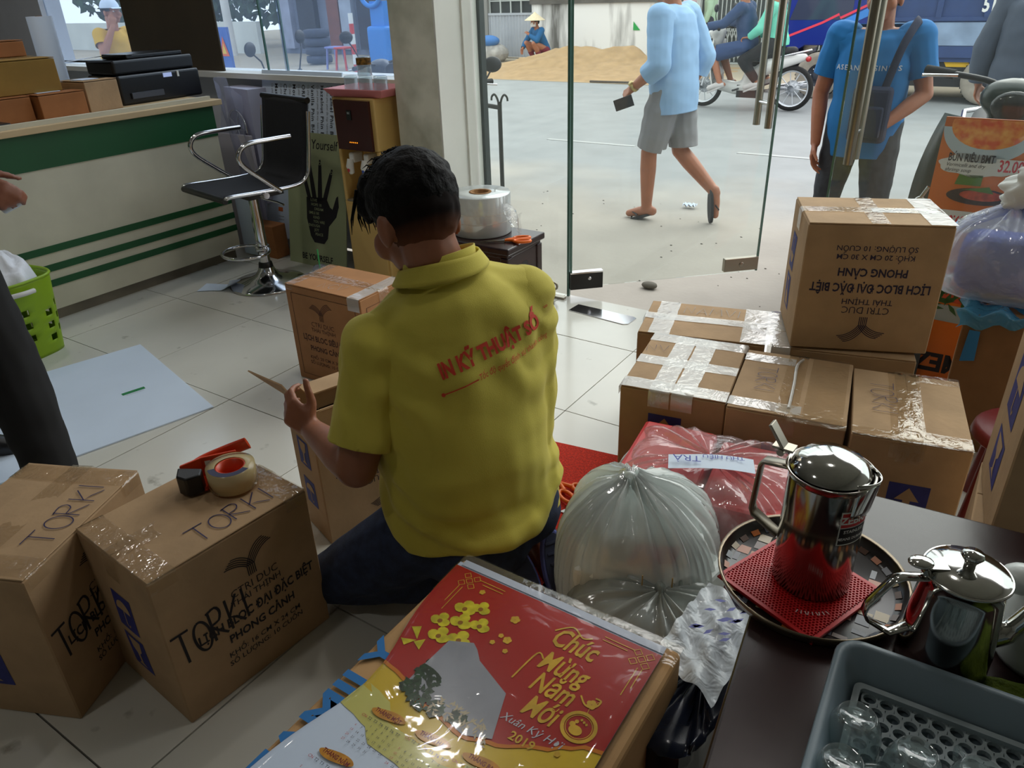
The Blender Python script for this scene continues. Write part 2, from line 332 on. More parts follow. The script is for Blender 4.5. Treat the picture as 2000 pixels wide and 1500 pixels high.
plain('cardboard_box', 'large ochre box resting on two small boxes', -4.27, 1.94, 1.037, .3, .37, .155, R(-2), CBD)
plain('cardboard_box', 'flat reddish box on top of the stack, left one', -4.33, 1.80, 1.194, .2, .24, .08, R(3), CBR)
plain('cardboard_box', 'flat brown box on top of the stack, next to printer side', -4.42, 2.02, 1.194, .16, .18, .075, R(-3), CBR)
tag(bev(MB().box((-4.0, 1.72, .932), (.13, .06, .022)).build('tape_measure', BLACKP), .006), 'small black gadget at the left of the counter front', 'gadget')
for k, (x, y, h, lb) in enumerate(((-5.3, 2.35, 1.43, 'taller white paper roll standing behind the counter'), (-5.12, 2.62, 1.36, 'shorter white paper roll standing behind the counter'))):
    r = thing('paper_roll', lb, 'roll', (x, y, 0), 0, 'paper rolls behind the counter')
    MB().lathe([(.02, 0), (.07, 0), (.07, h), (.02, h)], 24).build('paper', PAPER, r); MB().lathe([(.02, 0), (.02, h+.002), (.017, h+.002), (.017, 0)], 16).build('core', CB2, r)
# ---- bar stool
s = thing('bar_stool', 'black mesh bar stool with chrome arms and round base', 'stool', (-3.365, 2.56, 0), R(-10))
m = MB(); m.lathe([(0, .0), (.205, 0), (.21, .006), (.2, .014), (.12, .032), (.065, .055), (.045, .085), (.04, .1)], 40); m.build('base', CHROME, s)
m = MB(); m.lathe([(.036, .09), (.04, .1), (.036, .125), (.03, .13)], 20); m.build('collar', BLACKP, s)
m = MB(); m.lathe([(.029, .1), (.029, .36), (.026, .38), (.026, .5)], 20); m.build('column', CHROME, s)
m = MB(); m.tube([(.0+.13*cos(a), -.1+.12*sin(a), .205) for a in [2*pi*i/28 for i in range(28)]], .009, 8, closed=True); m.lathe([(.03, .19), (.038, .19), (.038, .22), (.03, .22)], 16); m.build('foot_ring', CHROME, s)
prof = [(-.26, .545), (-.24, .56), (-.1, .555), (.08, .55), (.17, .56), (.215, .6), (.235, .68), (.255, .8), (.28, .95)]
cv = curve([(0, y, z) for y, z in prof], 5)
m = MB(); m.grid(lambda u, v: (-.215+.43*u, cv[round(v*(len(cv)-1))].y-.012*(1-(2*u-1)**2)*(v > .5), cv[round(v*(len(cv)-1))].z-.012*(1-(2*u-1)**2)*(v < .5)), 10, len(cv)-1); st = m.build('seat_and_backrest', BLACKF, s); solid(st, .012, 0)
for q in (0, -1): MB().tube([(-.22, cv[q].y, cv[q].z), (.22, cv[q].y, cv[q].z)], .016, 10).build('roll_edge', BLACKP, s)
for sx in (-1, 1):
    MB().tube([(sx*.225, p.y, p.z) for p in cv[2:-2]], .011, 8).build('side_rail', CHROME, s)
    MB().tube(curve([(sx*.23, .04, .54), (sx*.245, -.06, .62), (sx*.25, -.15, .7), (sx*.25, -.16, .755), (sx*.25, -.11, .795), (sx*.25, .02, .80), (sx*.25, .13, .80)], 6), .012, 10).build('armrest', CHROME, s)
    MB().tube([(sx*.2, -.05, .535), (sx*.245, -.05, .535)], .016, 12).build('bracket', CHROME, s)
MB().box((0, 0, .52), (.3, .2, .03)).build('seat_plate', BLACKP, s); MB().tube([(.03, 0, .49), (.16, .05, .47), (.2, .06, .46)], .006, 6).build('lever', CHROME, s)
# ---- water dispenser
YL = mat('yellow_beige_plastic', (206, 172, 104), .45, noise=(3, .04)); MAR = mat('maroon_panel', (58, 16, 18), .35)
w = thing('water_dispenser', 'tall beige and maroon water dispenser by the column', 'dispenser', (-2.80, 2.94, 0), 0)
m = MB(); m.box((0, .02, .23), (.28, .3, .46)); m.box((0, .1, .59), (.28, .14, .27)); m.box((-.13, .02, .59), (.02, .3, .27)); m.box((.13, .02, .59), (.02, .3, .27)); m.box((0, .02, .85), (.28, .3, .25)); bev(m.build('cabinet', YL, w), .008)
MB().box((0, -.136, .845), (.232, .02, .235)).build('control_panel', MAR, w)
m = MB(); m.box((-.015, -.148, .895), (.03, .006, .045)); m.build('display', mat('dark_display', (20, 26, 30), .2), w)
MB().box((-.015, -.152, .905), (.016, .002, .01)).build('digits', mat('grey_digits', (120, 130, 130), .4), w)
m = MB()
for k in range(5): m.ball((-.03+.012*k, -.147, .765), .003, 6, 4)
m.build('indicator_light', mat('amber_led', (255, 150, 30), .4, emit=1.0), w)
for x, col in ((-.05, 'c23a44'), (.05, '3a58b0')):
    tp = bev(MB().box((x, -.10, .685), (.034, .07, .05)).build('tap', WHITE, w), .008)
    m = MB(); m.tube([(x, -.14, .68), (x, -.15, .645), (x, -.14, .61)], [.016, .02, .013], 10); m.build('lever', WHITE, tp)
    MB().ball((x, -.163, .63), (.009, .004, .012), 8, 6).build('colour_dot', mat('dot_'+col, col, .5), tp)
MB().box((0, -.131, .23), (.25, .006, .42)).build('lower_door', YL, w); MB().box((0, -.06, .462), (.24, .14, .01)).build('drip_tray', mat('drip_grey', (120, 110, 90), .5), w)
PINK = mat('pink_plastic', (212, 128, 132), .4)
tr = thing('pink_tray', 'pink plastic tray of glasses on top of dispenser', 'tray', (-2.79, 2.93, .976), R(4)); tr.scale = (.9, .9, 1)
m = MB(); m.add([(-.17, -.12, 0), (.17, -.12, 0), (.17, .12, 0), (-.17, .12, 0), (-.2, -.15, .035), (.2, -.15, .035), (.2, .15, .035), (-.2, .15, .035)], [(0, 1, 2, 3), (0, 4, 5, 1), (1, 5, 6, 2), (2, 6, 7, 3), (3, 7, 4, 0)]); solid(m.build('tray_body', PINK, tr), .004, 1)
TUMB = film('clear_drinking_glass', (240, 246, 246), (205, 216, 218), .13, .03, 1.9, None)
def tumbler(x, y, z, lb, gold=False):
    g = thing('drinking_glass', lb, 'glass', (x, y, z), 0, 'glasses on the pink tray')
    MB().lathe([(.0, .085), (.03, .085), (.034, .08), (.036, 0), (.033, 0), (.031, .074), (0, .076)], 20).build('glass_body', TUMB, g)
    if gold: MB().lathe([(.0365, .05), (.0365, .08)], 20).build('gold_band', mat('gold_brown_pattern', (150, 110, 40), .4, noise=(50, .8)), g)
tumbler(-2.87, 2.89, .98, 'upside-down clear glass at the left of the pink tray'); tumbler(-2.71, 2.93, .98, 'upside-down clear glass at the right of pink tray', False); tumbler(-2.79, 2.91, .98, 'clear glass in the middle of the pink tray'); tumbler(-2.79, 2.91, 1.066, 'glass with gold brown band stacked on another glass', True)
# ---- boards leaning on the window wall
def board(name, label, cat, x0, x1, y0, z0, y1, z1, mt, t=.006):
    Wd = x1-x0; H = math.hypot(y1-y0, z1-z0); o = thing(name, label, cat, ((x0+x1)/2, y0, z0)); o.rotation_euler = (-math.atan2(y1-y0, z1-z0), 0, 0)
    MB().box((0, t/2, H/2), (Wd, t, H)).build('board', mt, o); return o, Wd, H, frame((0, -.0012, H/2), (1, 0, 0), (0, 0, 1))
GREY = mat('grey_ink', (150, 152, 156), .7)
o, Wd, H, fr = board('menu_board', 'white drinks menu board turned sideways behind the stool', 'sign', -3.9, -3.24, 3.0, .0, 3.2, 1.04, PAPER)
m = MB(); m2 = MB(); rows = ['Matcha Phin Blend', 'Chocolate Phin Blend', 'Mocha Phin Blend', 'OREO® Cookie Phin Blend', 'Vanilla Phin Blend', 'Hazelnut Phin Blend', 'Caramel Phin Blend']
for k, s_ in enumerate(rows):
    x = -.215+.076*k
    text(m, s_, .036, x, H/2-.07, 0, fr, -pi/2, align='LEFT', bold=.012, space=1.15)
    text(m2, 'Cà phê pha phin đá xay, kem tươi', .02, x-.03, H/2-.07, 0, fr, -pi/2, align='LEFT')
text(m, '2.000đ', .03, -.3, -.02, 0, fr, -pi/2, align='LEFT', bold=.01); text(m2, 'Phin Blend', .02, -.3, .2, 0, fr, -pi/2, align='LEFT')
m.build('printed_text', INK, o); m2.build('small_print', GREY, o)
m = MB()
for k in range(9): stroke(m, [(-.21, -.47+.02*k), (-.16, -.47+.02*k)], .004, 0, fr)
m.build('printed_rules', GREY, o); m = MB()
for y in (-.28, -.45): m.poly([(-.21, y), (-.17, y), (-.17, y+.025), (-.21, y+.025)], 0, fr)
m.build('orange_marks', mat('orange_print', (196, 96, 40), .6), o)
o, Wd, H, fr = board('hand_poster', 'green poster with drawn black hand leaning in front of menu board', 'poster', -3.57, -3.10, 2.90, .0, 3.03, .74, mat('sage_green_poster', (164, 172, 134), .45, noise=(2, .06)))
m = MB(); text(m, 'Love Yourself', .075, 0, H/2-.085, 0, fr, sx=.8, shear=.15); text(m, 'BE YOURSELF', .05, 0, -H/2+.035, 0, fr, bold=.02, sx=.85); m.build('printed_text', INK, o)
m = MB()
for x0, y0, x1, y1, wd in ((-.05, .0, -.115, .19, .03), (-.01, .0, -.06, .25, .034), (.03, .0, .035, .235, .034), (.07, .02, .13, .19, .032)):
    stroke(m, [(x0+(x1-x0)*t, y0+(y1-y0)*t) for t in (0, .3, .6, .85, 1)], [wd, wd, wd*.85, wd*.7, wd*.3], 0, fr)
m.poly([(-.08, .02), (.08, .03), (.11, -.02), (.13, -.03), (.16, .04), (.175, .05), (.18, -.01), (.16, -.07), (.10, -.13), (.09, -.2), (.06, -.235), (-.02, -.235), (-.05, -.2), (-.08, -.1)], 0, fr); m.build('printed_hand', INK, o)
m = MB(); fr2 = fr @ Mx.Translation((0, 0, .0006))
for k in range(9): text(m, ['LOVE', 'HOPE 10', 'DREAM', 'SMILE BE', 'KIND', 'YOU ARE', 'ENOUGH', 'JOY', 'PEACE'][k], .022, .0+.02*((k % 3)-1), .0-.024*k, 0, fr2, bold=.01)
for x, y in ((-.11, .18), (-.058, .235), (.034, .225), (.125, .18)): stroke(m, circ(x, y-.01, .008, 10), .003, 0, fr2, closed=True)
m.build('hand_lettering', mat('sage_print', (164, 172, 134), .6), o)
# things behind the stool
tag(MB().box((-3.98, 2.98, .35), (.3, .02, .7)).build('leaning_panel', mat('lilac_white_panel', (184, 178, 186), .6)), 'white lilac panel leaning beside the counter end', 'panel').rotation_euler = (R(0), 0, 0)
tag(MB().box((-3.84, 2.86, .22), (.17, .012, .42)).build('paper_sheet', PAPER), 'plain white card standing behind the stool column', 'paper')
tag(bev(MB().box((-3.80, 2.93, .1), (.28, .1, .2)).build('brown_parcel', CBR)), 'brown parcel on the floor behind the stool', 'box')
CL = film('clear_film', (236, 238, 248), (205, 208, 228), .3, .08, 1.5, (14, .6))
t = thing('wrapped_fan', 'white box fan wrapped in clear plastic by the window', 'fan', (-3.98, 3.08, 0), R(-12))
MB().box((0, .03, .62), (.3, .12, .66)).build('case', mat('lilac_white_box', (176, 176, 196), .5), t)
m = MB(); m.tube([(-.02+.11*cos(a), -.045, .72+.11*sin(a)) for a in [2*pi*i/24 for i in range(24)]], .008, 6, closed=True)
for k in range(5): m.tube([(-.02, -.045, .72), (-.02+.1*cos(k*1.257), -.045, .72+.1*sin(k*1.257))], .006, 5)
m.build('fan_grille', CHROME, t)
m = MB(); m.grid(lambda u, v: ((-.19+.38*u)*(1-.25*v**3)+.02*sin(9*v+5*u), -.075-.03*sin(pi*u)+.02*sin(12*u+7*v), .1+.92*v-.1*(2*u-1)**2*v), 16, 18); m.build('plastic_wrap', CL, t)
# paper scrap, cup with straw
m = MB(); m.grid(lambda u, v: (-.11+.22*u, -.06+.1*v+.03*sin(3*u), .004+.075*max(0, (u-.5)*2)**2*(1-.4*v)+.03*max(0, .35-u)*v), 10, 6)
o = tag(m.build('paper_scrap', PAPER), 'curled white paper scrap on the floor by the stool base', 'paper'); o.location = (-3.53, 2.36, .0); o.rotation_euler = (0, 0, R(20))
t = thing('plastic_cup', 'clear domed plastic cup with green straw behind the box', 'cup', (-3.0, 2.62, 0))
MB().lathe([(.028, 0), (.04, .11), (.043, .112), (.04, .125), (.03, .145), (.012, .152)], 20).build('cup_body', CL, t); MB().tube([(0, 0, .03), (.004, 0, .235)], .004, 6).build('straw', mat('green_straw', (70, 190, 110), .4), t)
# white board on the floor
o = thing('foam_board', 'large white board lying flat on the floor tiles', 'board', (-2.934, 1.167, .001), math.atan2(-.249, .968))
bev(MB().box((0, 0, .003), (.837, .85, .006)).build('sheet', PAPER, o), .001); 
fr = frame((.064, .241, .0066), (1, 0.0, 0), (0, 1, 0))
MB().poly([(-.045, -.0), (.045, -.0), (.045, .022), (-.045, .022)], 0, fr @ Mx.Rotation(R(90), 4, 'Z')).build('green_sticker', mat('sticker_green', (20, 128, 70), .5), o)
m = MB(); text(m, 'www.inkythuatso', .01, 0, -.013, 0, fr @ Mx.Rotation(R(90), 4, 'Z')); m.build('small_print', GREY, o)
# laundry basket
b = thing('laundry_basket', 'lime green basket with white handle by the counter', 'basket', (-3.65, 1.38, 0), R(10))
LIME = mat('lime_plastic', (134, 168, 10), .45)
def bk(u, v):
    a = 2*pi*u; r = .8+.2*v; sq = lambda c: math.copysign(abs(c)**.6, c); return (.175*r*sq(cos(a)), .15*r*sq(sin(a)), .36*v)
N_, K_ = 56, 24; bm = MB(); vs = [bk(i/N_, j/K_) for j in range(K_+1) for i in range(N_)]; fs = []
for j in range(K_):
    for i in range(N_):
        if 4 <= j <= 15 and (i % 4) in (1, 2) and ((j//2+(i//4)) % 2 == 0): continue
        fs.append((j*N_+i, j*N_+(i+1) % N_, (j+1)*N_+(i+1) % N_, (j+1)*N_+i))
bm.add(vs, fs, 0, True); bm.add([bk(i/N_, 0) for i in range(N_)], [tuple(range(N_))]); o = bm.build('basket_body', LIME, b); solid(o, .004, 0)
MB().tube([V(bk(i/N_, 1)) for i in range(N_)], .007, 6, closed=True).build('rim', LIME, b)
MB().tube(curve([(.19, .0, .32), (.20, -.06, .325), (.17, -.13, .325), (.1, -.165, .325), (.0, -.175, .33), (-.1, -.16, .33), (-.17, -.1, .33), (-.185, 0, .32)], 6), .011, 8).build('handle', mat('grey_white_handle', (206, 204, 200), .5), b)
MB().ball((.12, -.142, .27), (.03, .004, .012), 10, 6).build('badge', mat('navy_badge', (24, 26, 66), .4), b)
m = MB(); m.grid(lambda u, v: (.14*cos(2*pi*u)*(.25+.85*v)*(1+.1*sin(9*u*2*pi)), .12*sin(2*pi*u)*(.25+.85*v)*(1+.1*sin(7*u*2*pi)), .43-.14*v*v+.02*sin(13*u+9*v)), 30, 8, wrap=True)
tag(m.build('white_bag', mat('white_bag_sheet', (226, 228, 234), .4, bump=(20, .5))), 'crumpled white plastic bag stuffed in the green basket', 'bag').matrix_world = Mx.Translation((-3.65, 1.38, .03))
# carved stool with film roll
t = thing('low_stool', 'low dark carved wooden stool behind the kneeling man', 'stool', (-1.935, 2.66, 0))
bev(MB().box((0, 0, .44), (.46, .3, .03)).build('seat', DWOOD, t), .006)
bev(MB().box((0, 0, .415), (.43, .27, .02)).build('moulding', DWOOD, t), .004)
for sy in (-1, 1): MB().box((0, sy*.12, .36), (.4, .018, .09)).build('apron', DWOOD, t)
for sx in (-1, 1):
    MB().box((sx*.205, 0, .35), (.018, .24, .11)).build('apron', DWOOD, t); m = MB(); m.poly(circ(0, 0, .03, 14, ry=.018), 0, frame((sx*.2145, 0, .345), (0, sx, 0), (0, 0, 1))); m.build('hole_shade_patch', BLACKP, t)  # flat black ellipse painted for the dark of the cut-out
    for sy in (-1, 1): bev(MB().box((sx*.2, sy*.12, .205), (.04, .04, .41)).build('leg', DWOOD, t), .005)
r = thing('film_roll', 'big roll of clear film on the carved stool', 'roll', (-1.965, 2.69, .456))
FR = mat('film_roll_side', (212, 218, 218), .12, metal=.2, noise=(5, .2, 2), aniso=(1, 1, .2))
MB().lathe([(.05, .0), (.132, 0), (.134, .004), (.134, .172), (.132, .176), (.05, .176)], 40).build('film', FR, r); MB().lathe([(.05, 0), (.05, .178), (.036, .178), (.036, 0)], 24).build('core', CB2, r)
m = MB()
for z in (.06, .1): m.lathe([(.1345, z), (.1345, z+.003)], 40)
m.build('film_edge_line', WHITE, r)
m = MB(); m.grid(lambda u, v: (.12+.1*u+.02*sin(5*v), .04*sin(4*u+3*v), .07+.09*v-.07*u+.02*sin(7*u)), 8, 8); m.build('loose_film', film('loose_film', (250, 250, 250), (240, 240, 240), .15, .05, 1.6, (20, .8)), r)
def scissors(name, label, x, y, z, rz, open_=R(9)):
    t = thing(name, label, 'scissors', (x, y, z), rz)
    for s in (-1, 1):
        M = Mx.Rotation(s*open_, 4, 'Z')
        b_ = MB(); b_.prism([(-.002, s*-.002), (.0, s*.009), (-.05, s*.008), (-.105, s*.001), (-.105, s*-.001)], .004+.002*s, .006+.002*s, 0, M); b_.build('blade', STEEL, t)
        h = MB(); cx, cy = .075, s*.02
        h.tube([(.0, 0, .007), (.02, s*.004, .008), (.045, s*.01, .008)], [.006, .007, .008], 8, 0, mx=M); h.tube([(cx+.035*cos(a), cy+.017*sin(a), .008) for a in [2*pi*i/20 for i in range(20)]], .0065, 8, closed=True, mx=M); h.build('handle', ORANGE, t)
    MB().lathe([(0, .012), (.005, .012), (.005, .0)], 10).build('pivot', STEEL, t)
scissors('scissors', 'orange handled scissors lying on the carved stool', -1.78, 2.60, .456, R(35), R(3))
# hook rod outside
t = thing('hook_rod', 'dark steel rod with curled hooks outside the door jamb', 'rod', (-2.40, 3.5, -.13))
MB().tube([(0, 0, 0), (0, 0, 1.02)], .012, 8).build('rod', mat('dark_iron', (58, 58, 56), .5, .5), t)
for sx in (-1, 1): MB().tube(curve([(0, 0, .98), (sx*.012, 0, 1.03), (sx*.03, 0, 1.055), (sx*.048, 0, 1.045), (sx*.052, 0, 1.025)], 5), .006, 6).build('hook', mat('dark_iron', 0), t)
MB().tube([(-.11, 0, 1.0), (0, 0, .99)], .012, 8).build('bracket', mat('dark_iron', 0), t)
# red mat
t = thing('red_mat', 'red loop pile doormat under the bags', 'mat', (-.72, 1.56, 0))
MATR = mat('red_loop_pile', (200, 46, 24), .95, noise=(160, .35), bump=(260, .8, .006))
m = MB(); m.grid(lambda u, v: (-.42+.84*u, -.42+.84*v, .012+.002*NZ.noise(V((u*40, v*40, 0)))), 40, 40); m.box((0, 0, .005), (.84, .84, .01)); o = m.build('pile', MATR, t)
t.rotation_euler = (0, 0, R(8))
m = MB()
for k in range(6): m.poly([(-.30+.035*k, .045+.01*(k % 2), .0158), (-.272+.035*k, .05, .0158), (-.287+.035*k, .075+.008*(k % 3), .0158)])
m.build('white_print', WHITE, t)
scissors('scissors', 'orange handled scissors lying on the red mat', -.99, 1.705, .016, R(-20), R(8))
# ================================================================ CARTONS
def logo(mb, fr, x, y, s, n=5, mi=0, z=0):
    """printed Y emblem of parallel stripes: a stem that curls out to both sides"""
    for k in range(n):
        o = (k-(n-1)/2)*.085*s
        stroke(mb, [(x+o, y-.55*s)]+[(x+o+(-.95*s)*t**1.3, y-.1*s+(.55*s+o*.9)*math.sin(t*pi/2)) for t in [i/8 for i in range(9)]], .042*s, mi, fr, z)
        stroke(mb, [(x+o, y-.55*s)]+[(x+o+(.95*s)*t**1.3, y-.1*s+(.55*s-o*.9+.25*s)*math.sin(t*pi/2)) for t in [i/8 for i in range(9)]], .042*s, mi, fr, z)
def face(w, d, h, side, z=.0016):
    return {'front': frame((0, -d/2-z, h/2), (1, 0, 0), (0, 0, 1)), 'back': frame((0, d/2+z, h/2), (-1, 0, 0), (0, 0, 1)), 'right': frame((w/2+z, 0, h/2), (0, 1, 0), (0, 0, 1)),
            'left': frame((-w/2-z, 0, h/2), (0, -1, 0), (0, 0, 1)), 'top': frame((0, 0, h+z), (1, 0, 0), (0, 1, 0))}[side]
def shell(w, d, h, bulge=.004, seed=0, top=True):
    bm = bmesh.new(); bmesh.ops.create_cube(bm, size=1); bmesh.ops.subdivide_edges(bm, edges=bm.edges, cuts=9, use_grid_fill=True)
    if not top: bmesh.ops.delete(bm, geom=[f for f in bm.faces if f.normal.z > .9], context='FACES')
    for v in bm.verts:
        p = v.co.copy(); e = [math.cos(pi*c) for c in p]
        n = V((0, 0, 0))
        for a in range(3):
            if abs(abs(p[a])-.5) < 1e-4: n[a] = math.copysign(bulge*e[(a+1) % 3]*e[(a+2) % 3], p[a])
        k = 0
        if p.z < -.49: n.z = 0; k = 0
        v.co = V((p.x*w, p.y*d, (p.z+.5)*h))+n+V((k*2*p.x, k*2*p.y, 0))
    me = bpy.data.meshes.new('body'); bm.to_mesh(me); bm.free(); return me
def carton(label, A, B, d, h, z0=0, mt=None, seam='x', name='carton', bulge=.004, tapes=(), ends=True, lift=0, nocover=False):
    a, b = V((A[0], A[1], 0)), V((B[0], B[1], 0)); w = (b-a).length; u = (b-a)/w; yaw = math.atan2(u.y, u.x); q = V((-u.y, u.x, 0))
    c = (a+b)/2+q*d/2; t = thing(name, label, 'box', (c.x, c.y, z0), yaw, 'sealed brown cartons'); mt = mt or CB
    BUL[t.name] = (w, d, h-.004, bulge)
    bev(put('body', shell(w, d, h-.004, bulge, random.random()*9), t), .003, 1).data.materials.append(mt)
    if nocover: return t, w, d, h
    for s in (-1, 1):
        sz = (w-.004, d/2-.0015, .004) if seam == 'x' else (w/2-.0015, d-.004, .004)
        o = MB().box((0, 0, 0), sz).build('flap', mt, t); bev(o, .0015, 1)
        o.location = (0, s*d/4, h-.0015) if seam == 'x' else (s*w/4, 0, h-.0015)
        o.rotation_euler = (s*lift, 0, 0) if seam == 'x' else (0, -s*lift, 0)
    L = w if seam == 'x' else d; Rz = 0 if seam == 'x' else pi/2
    def strip(x0, y0, x1, y1, wd=.06, mt=TAPE, drop=(0, 0), lbl='tape_strip'):
        """tape on the lid along a line, running down the sides by `drop`"""
        p0, p1 = V((x0, y0, 0)), V((x1, y1, 0)); dr = (p1-p0).normalized(); pe = V((-dr.y, dr.x, 0)); path = []
        if drop[0]: path += [V((p0.x, p0.y, h-drop[0]))-dr*.005, V((p0.x, p0.y, h-.004))-dr*.005]
        n = 14; path += [V((*(p0.lerp(p1, i/n)).xy, h+.0022)) for i in range(n+1)]
        if drop[1]: path += [V((p1.x, p1.y, h-.004))+dr*.005, V((p1.x, p1.y, h-drop[1]))+dr*.005]
        sd = random.random()*50; k = len(path)
        def fn(uu, vv):
            p = path[round(uu*(k-1))]; e = NZ.noise(V((uu*9, vv*2, sd)))*.0012
            return p+pe*wd*(vv-.5+.03*NZ.noise(V((uu*14, sd, 0))))+V((0, 0, e if p.z > h else 0))
        MB().grid(fn, k-1, 4).build(lbl, mt, t)
    if ends:
        if seam == 'x': strip(-w/2, 0, w/2, 0, .055, TAPE, (.06, .06))
        else: strip(0, -d/2, 0, d/2, .055, TAPE, (.06, .06))
    for tp in tapes:
        x0, y0, x1, y1 = tp[:4]; strip(x0*w, y0*d, x1*w, y1*d, *(tp[4:]))
    return t, w, d, h
BUL = {}
def press(mb, t):
    w, d, h, b = BUL[t.name]
    for i, (x, y, z) in enumerate(mb.v):
        fx, fy, fz = max(0, cos(pi*x/w)), max(0, cos(pi*y/d)), max(0, cos(pi*(z/h-.5)))
        if abs(abs(y)-d/2) < .012 and abs(x) < w/2-.003: y += math.copysign(b*fx*fz-.0009, y)
        elif abs(abs(x)-w/2) < .012 and abs(y) < d/2-.003: x += math.copysign(b*fy*fz-.0009, x)
        mb.v[i] = (x, y, z)
    return mb
HG = {'T': [[(0, 1), (.8, .97)], [(.42, 1), (.36, 0)]], 'O': [[(.4+.36*cos(a+1.8), .5+.48*sin(a+1.8)) for a in [i*pi/7 for i in range(15)]]], 'R': [[(.05, 1), (0, 0)], [(-.04, .95), (.4, 1), (.56, .8), (.4, .56), (.02, .48), (.62, 0)]],
      'K': [[(.05, 1), (0, 0)], [(.6, .98), (.03, .42), (.3, .3), (.68, 0)]], 'I': [[(.06, 1), (0, 0)]], 'N': [[(0, 0), (.06, 1), (.55, .05), (.62, 1)]], 'A': [[(0, 0), (.35, 1), (.66, 0)], [(.12, .35), (.56, .35)]], 'M': [[(0, 0), (.12, 1), (.4, .3), (.68, 1), (.8, 0)]],
      'V': [[(0, 1), (.3, 0), (.62, 1)]], 'C': [[(.6, .85), (.3, 1), (.02, .6), (.1, .15), (.4, 0), (.62, .2)]], 'n': [[(0, .5), (.04, 0)], [(.03, .38), (.25, .5), (.34, .3), (.36, 0)]], 'a': [[(.34, .4), (.15, .5), (.0, .25), (.15, 0), (.34, .2), (.34, .48), (.4, 0)]], '^': [[(.0, .65), (.17, .85), (.33, .65)]]}
def handprint(t, fr, s, size, x=0, y=0, rot=0, mt=None, name='handwriting', sx=1, wd=.0028):
    m = MB(); fr = fr @ Mx.Translation((x, y, 0)) @ Mx.Rotation(rot, 4, 'Z'); cx = 0; W_ = {'I': .25, 'n': .5, 'a': .5, '^': .0, ' ': .4, 'M': 1.0}; tot = sum(W_.get(c, .85) for c in s); rg = random.Random(len(s)+int(size*1000))
    for c in s:
        dy = rg.uniform(-.07, .07)
        for st in HG.get(c, []):
            p = curve([((q[0]+cx-tot/2)*size*sx, (q[1]+dy)*size, 0) for q in st], 3) if len(st) > 2 and c in 'ORCan' else [((q[0]+cx-tot/2)*size*sx, (q[1]+dy)*size, 0) for q in st]
            stroke(m, [(q[0], q[1]) for q in p], wd, 0, fr)
        cx += W_.get(c, .85)
    press(m, t).build(name, mt or PEN, t)
def arrowmark(t, fr, x, y, w=.075, h=.1, rot=0, kind='arrow'):
    M = fr @ Mx.Translation((x, y, 0)) @ Mx.Rotation(rot, 4, 'Z')
    o = press(MB().grid(lambda u, v: M @ V((-w/2+w*u, -h/2+h*v, 0)), 4, 4, 0, False), t).build('handling_mark', BLUE, t)
    m = MB(); M2 = M @ Mx.Translation((0, 0, .0007)); k = w
    if kind == 'arrow': m.poly([(-.09*k, -.45*h), (.09*k, -.45*h), (.09*k, .1*h), (.3*k, .1*h), (0, .42*h), (-.3*k, .1*h), (-.09*k, .1*h)], 0, M2); m.poly([(-.2*k, -.46*h), (.2*k, -.46*h), (.2*k, -.42*h), (-.2*k, -.42*h)], 0, M2)
    elif kind == 'glass':
        m.poly([(-.3*k, .42*h), (-.22*k, .1*h), (-.06*k, -.02*h), (-.06*k, -.3*h), (-.22*k, -.4*h), (.22*k, -.4*h), (.06*k, -.3*h), (.06*k, -.02*h), (.22*k, .1*h), (.3*k, .42*h)], 0, M2)
    else:
        m.poly([(x_, y_) for x_, y_ in circ(0, .05*h, .36*k, 12, 0, pi)], 0, M2); stroke(m, [(0, .05*h), (0, -.32*h), (.1*k, -.38*h), (.16*k, -.3*h)], .05*k, 0, M2)
    press(m, t).build('pictogram', mt_cb, o)
mt_cb = CB
def caltext(t, fr, l1, dims, qty, s=1, mt=None, y0=0, l2='PHONG CẢNH', x=0):
    m = MB(); logo(m, fr, x, y0+.115*s, .058*s)
    text(m, 'CTRI DUC', .030*s, x, y0+.052*s, 0, fr, bold=-.004, sx=.95); text(m, 'THÁI THỊNH', .024*s, x, y0+.028*s, 0, fr, bold=.006)
    text(m, l1, .036*s, x, y0-.018*s, 0, fr, bold=.028, sx=.76); text(m, l2, .033*s, x, y0-.064*s, 0, fr, bold=.028, sx=.84)
    text(m, dims, .021*s, x, y0-.105*s, 0, fr, bold=.008, sx=1.05); text(m, qty, .021*s, x, y0-.13*s, 0, fr, bold=.008, sx=1.05)
    press(m, t).build('printed_lettering', mt or INK, t)
# --- front left pair
t, w, d, h = carton('carton with handwritten top and tape gun on it, front left of the floor', (-1.243, .523), (-1.213, .914), .295, .405, tapes=((-.42, -.5, -.42, .5, .06, TAPE, (.03, .04)), (.42, -.5, .42, .5, .06, TAPE, (.03, .04))), lift=.012, bulge=.008)
caltext(t, face(w, d, h, 'front', .0016) @ Mx.Translation((.02, .0, 0)), 'LỊCH BLOC ĐẠI ĐẶC BIỆT', 'KHỔ: 16 CM X 24 CM', 'SỐ LƯỢNG: 10 CUỐN', .95)
handprint(t, face(w, d, h, 'front', .0016), 'TORKI', .085, -.09, -.03, R(5), INK, 'marker_writing', .58, .006)
handprint(t, face(w, d, h, 'top', .0035), 'TORKI', .06, .04, -.12, R(2), PEN, sx=.95)
arrowmark(t, face(w, d, h, 'left', .0016), 0, .05, .08, .1, 0, 'umbrella'); arrowmark(t, face(w, d, h, 'left', .0016), 0, -.07, .08, .1, 0, 'glass')
a = V((-1.467, .397, 0)); u = V((-.163, .36, 0)).normalized(); q = V((-u.y, u.x, 0)); Bq = a+u*.395
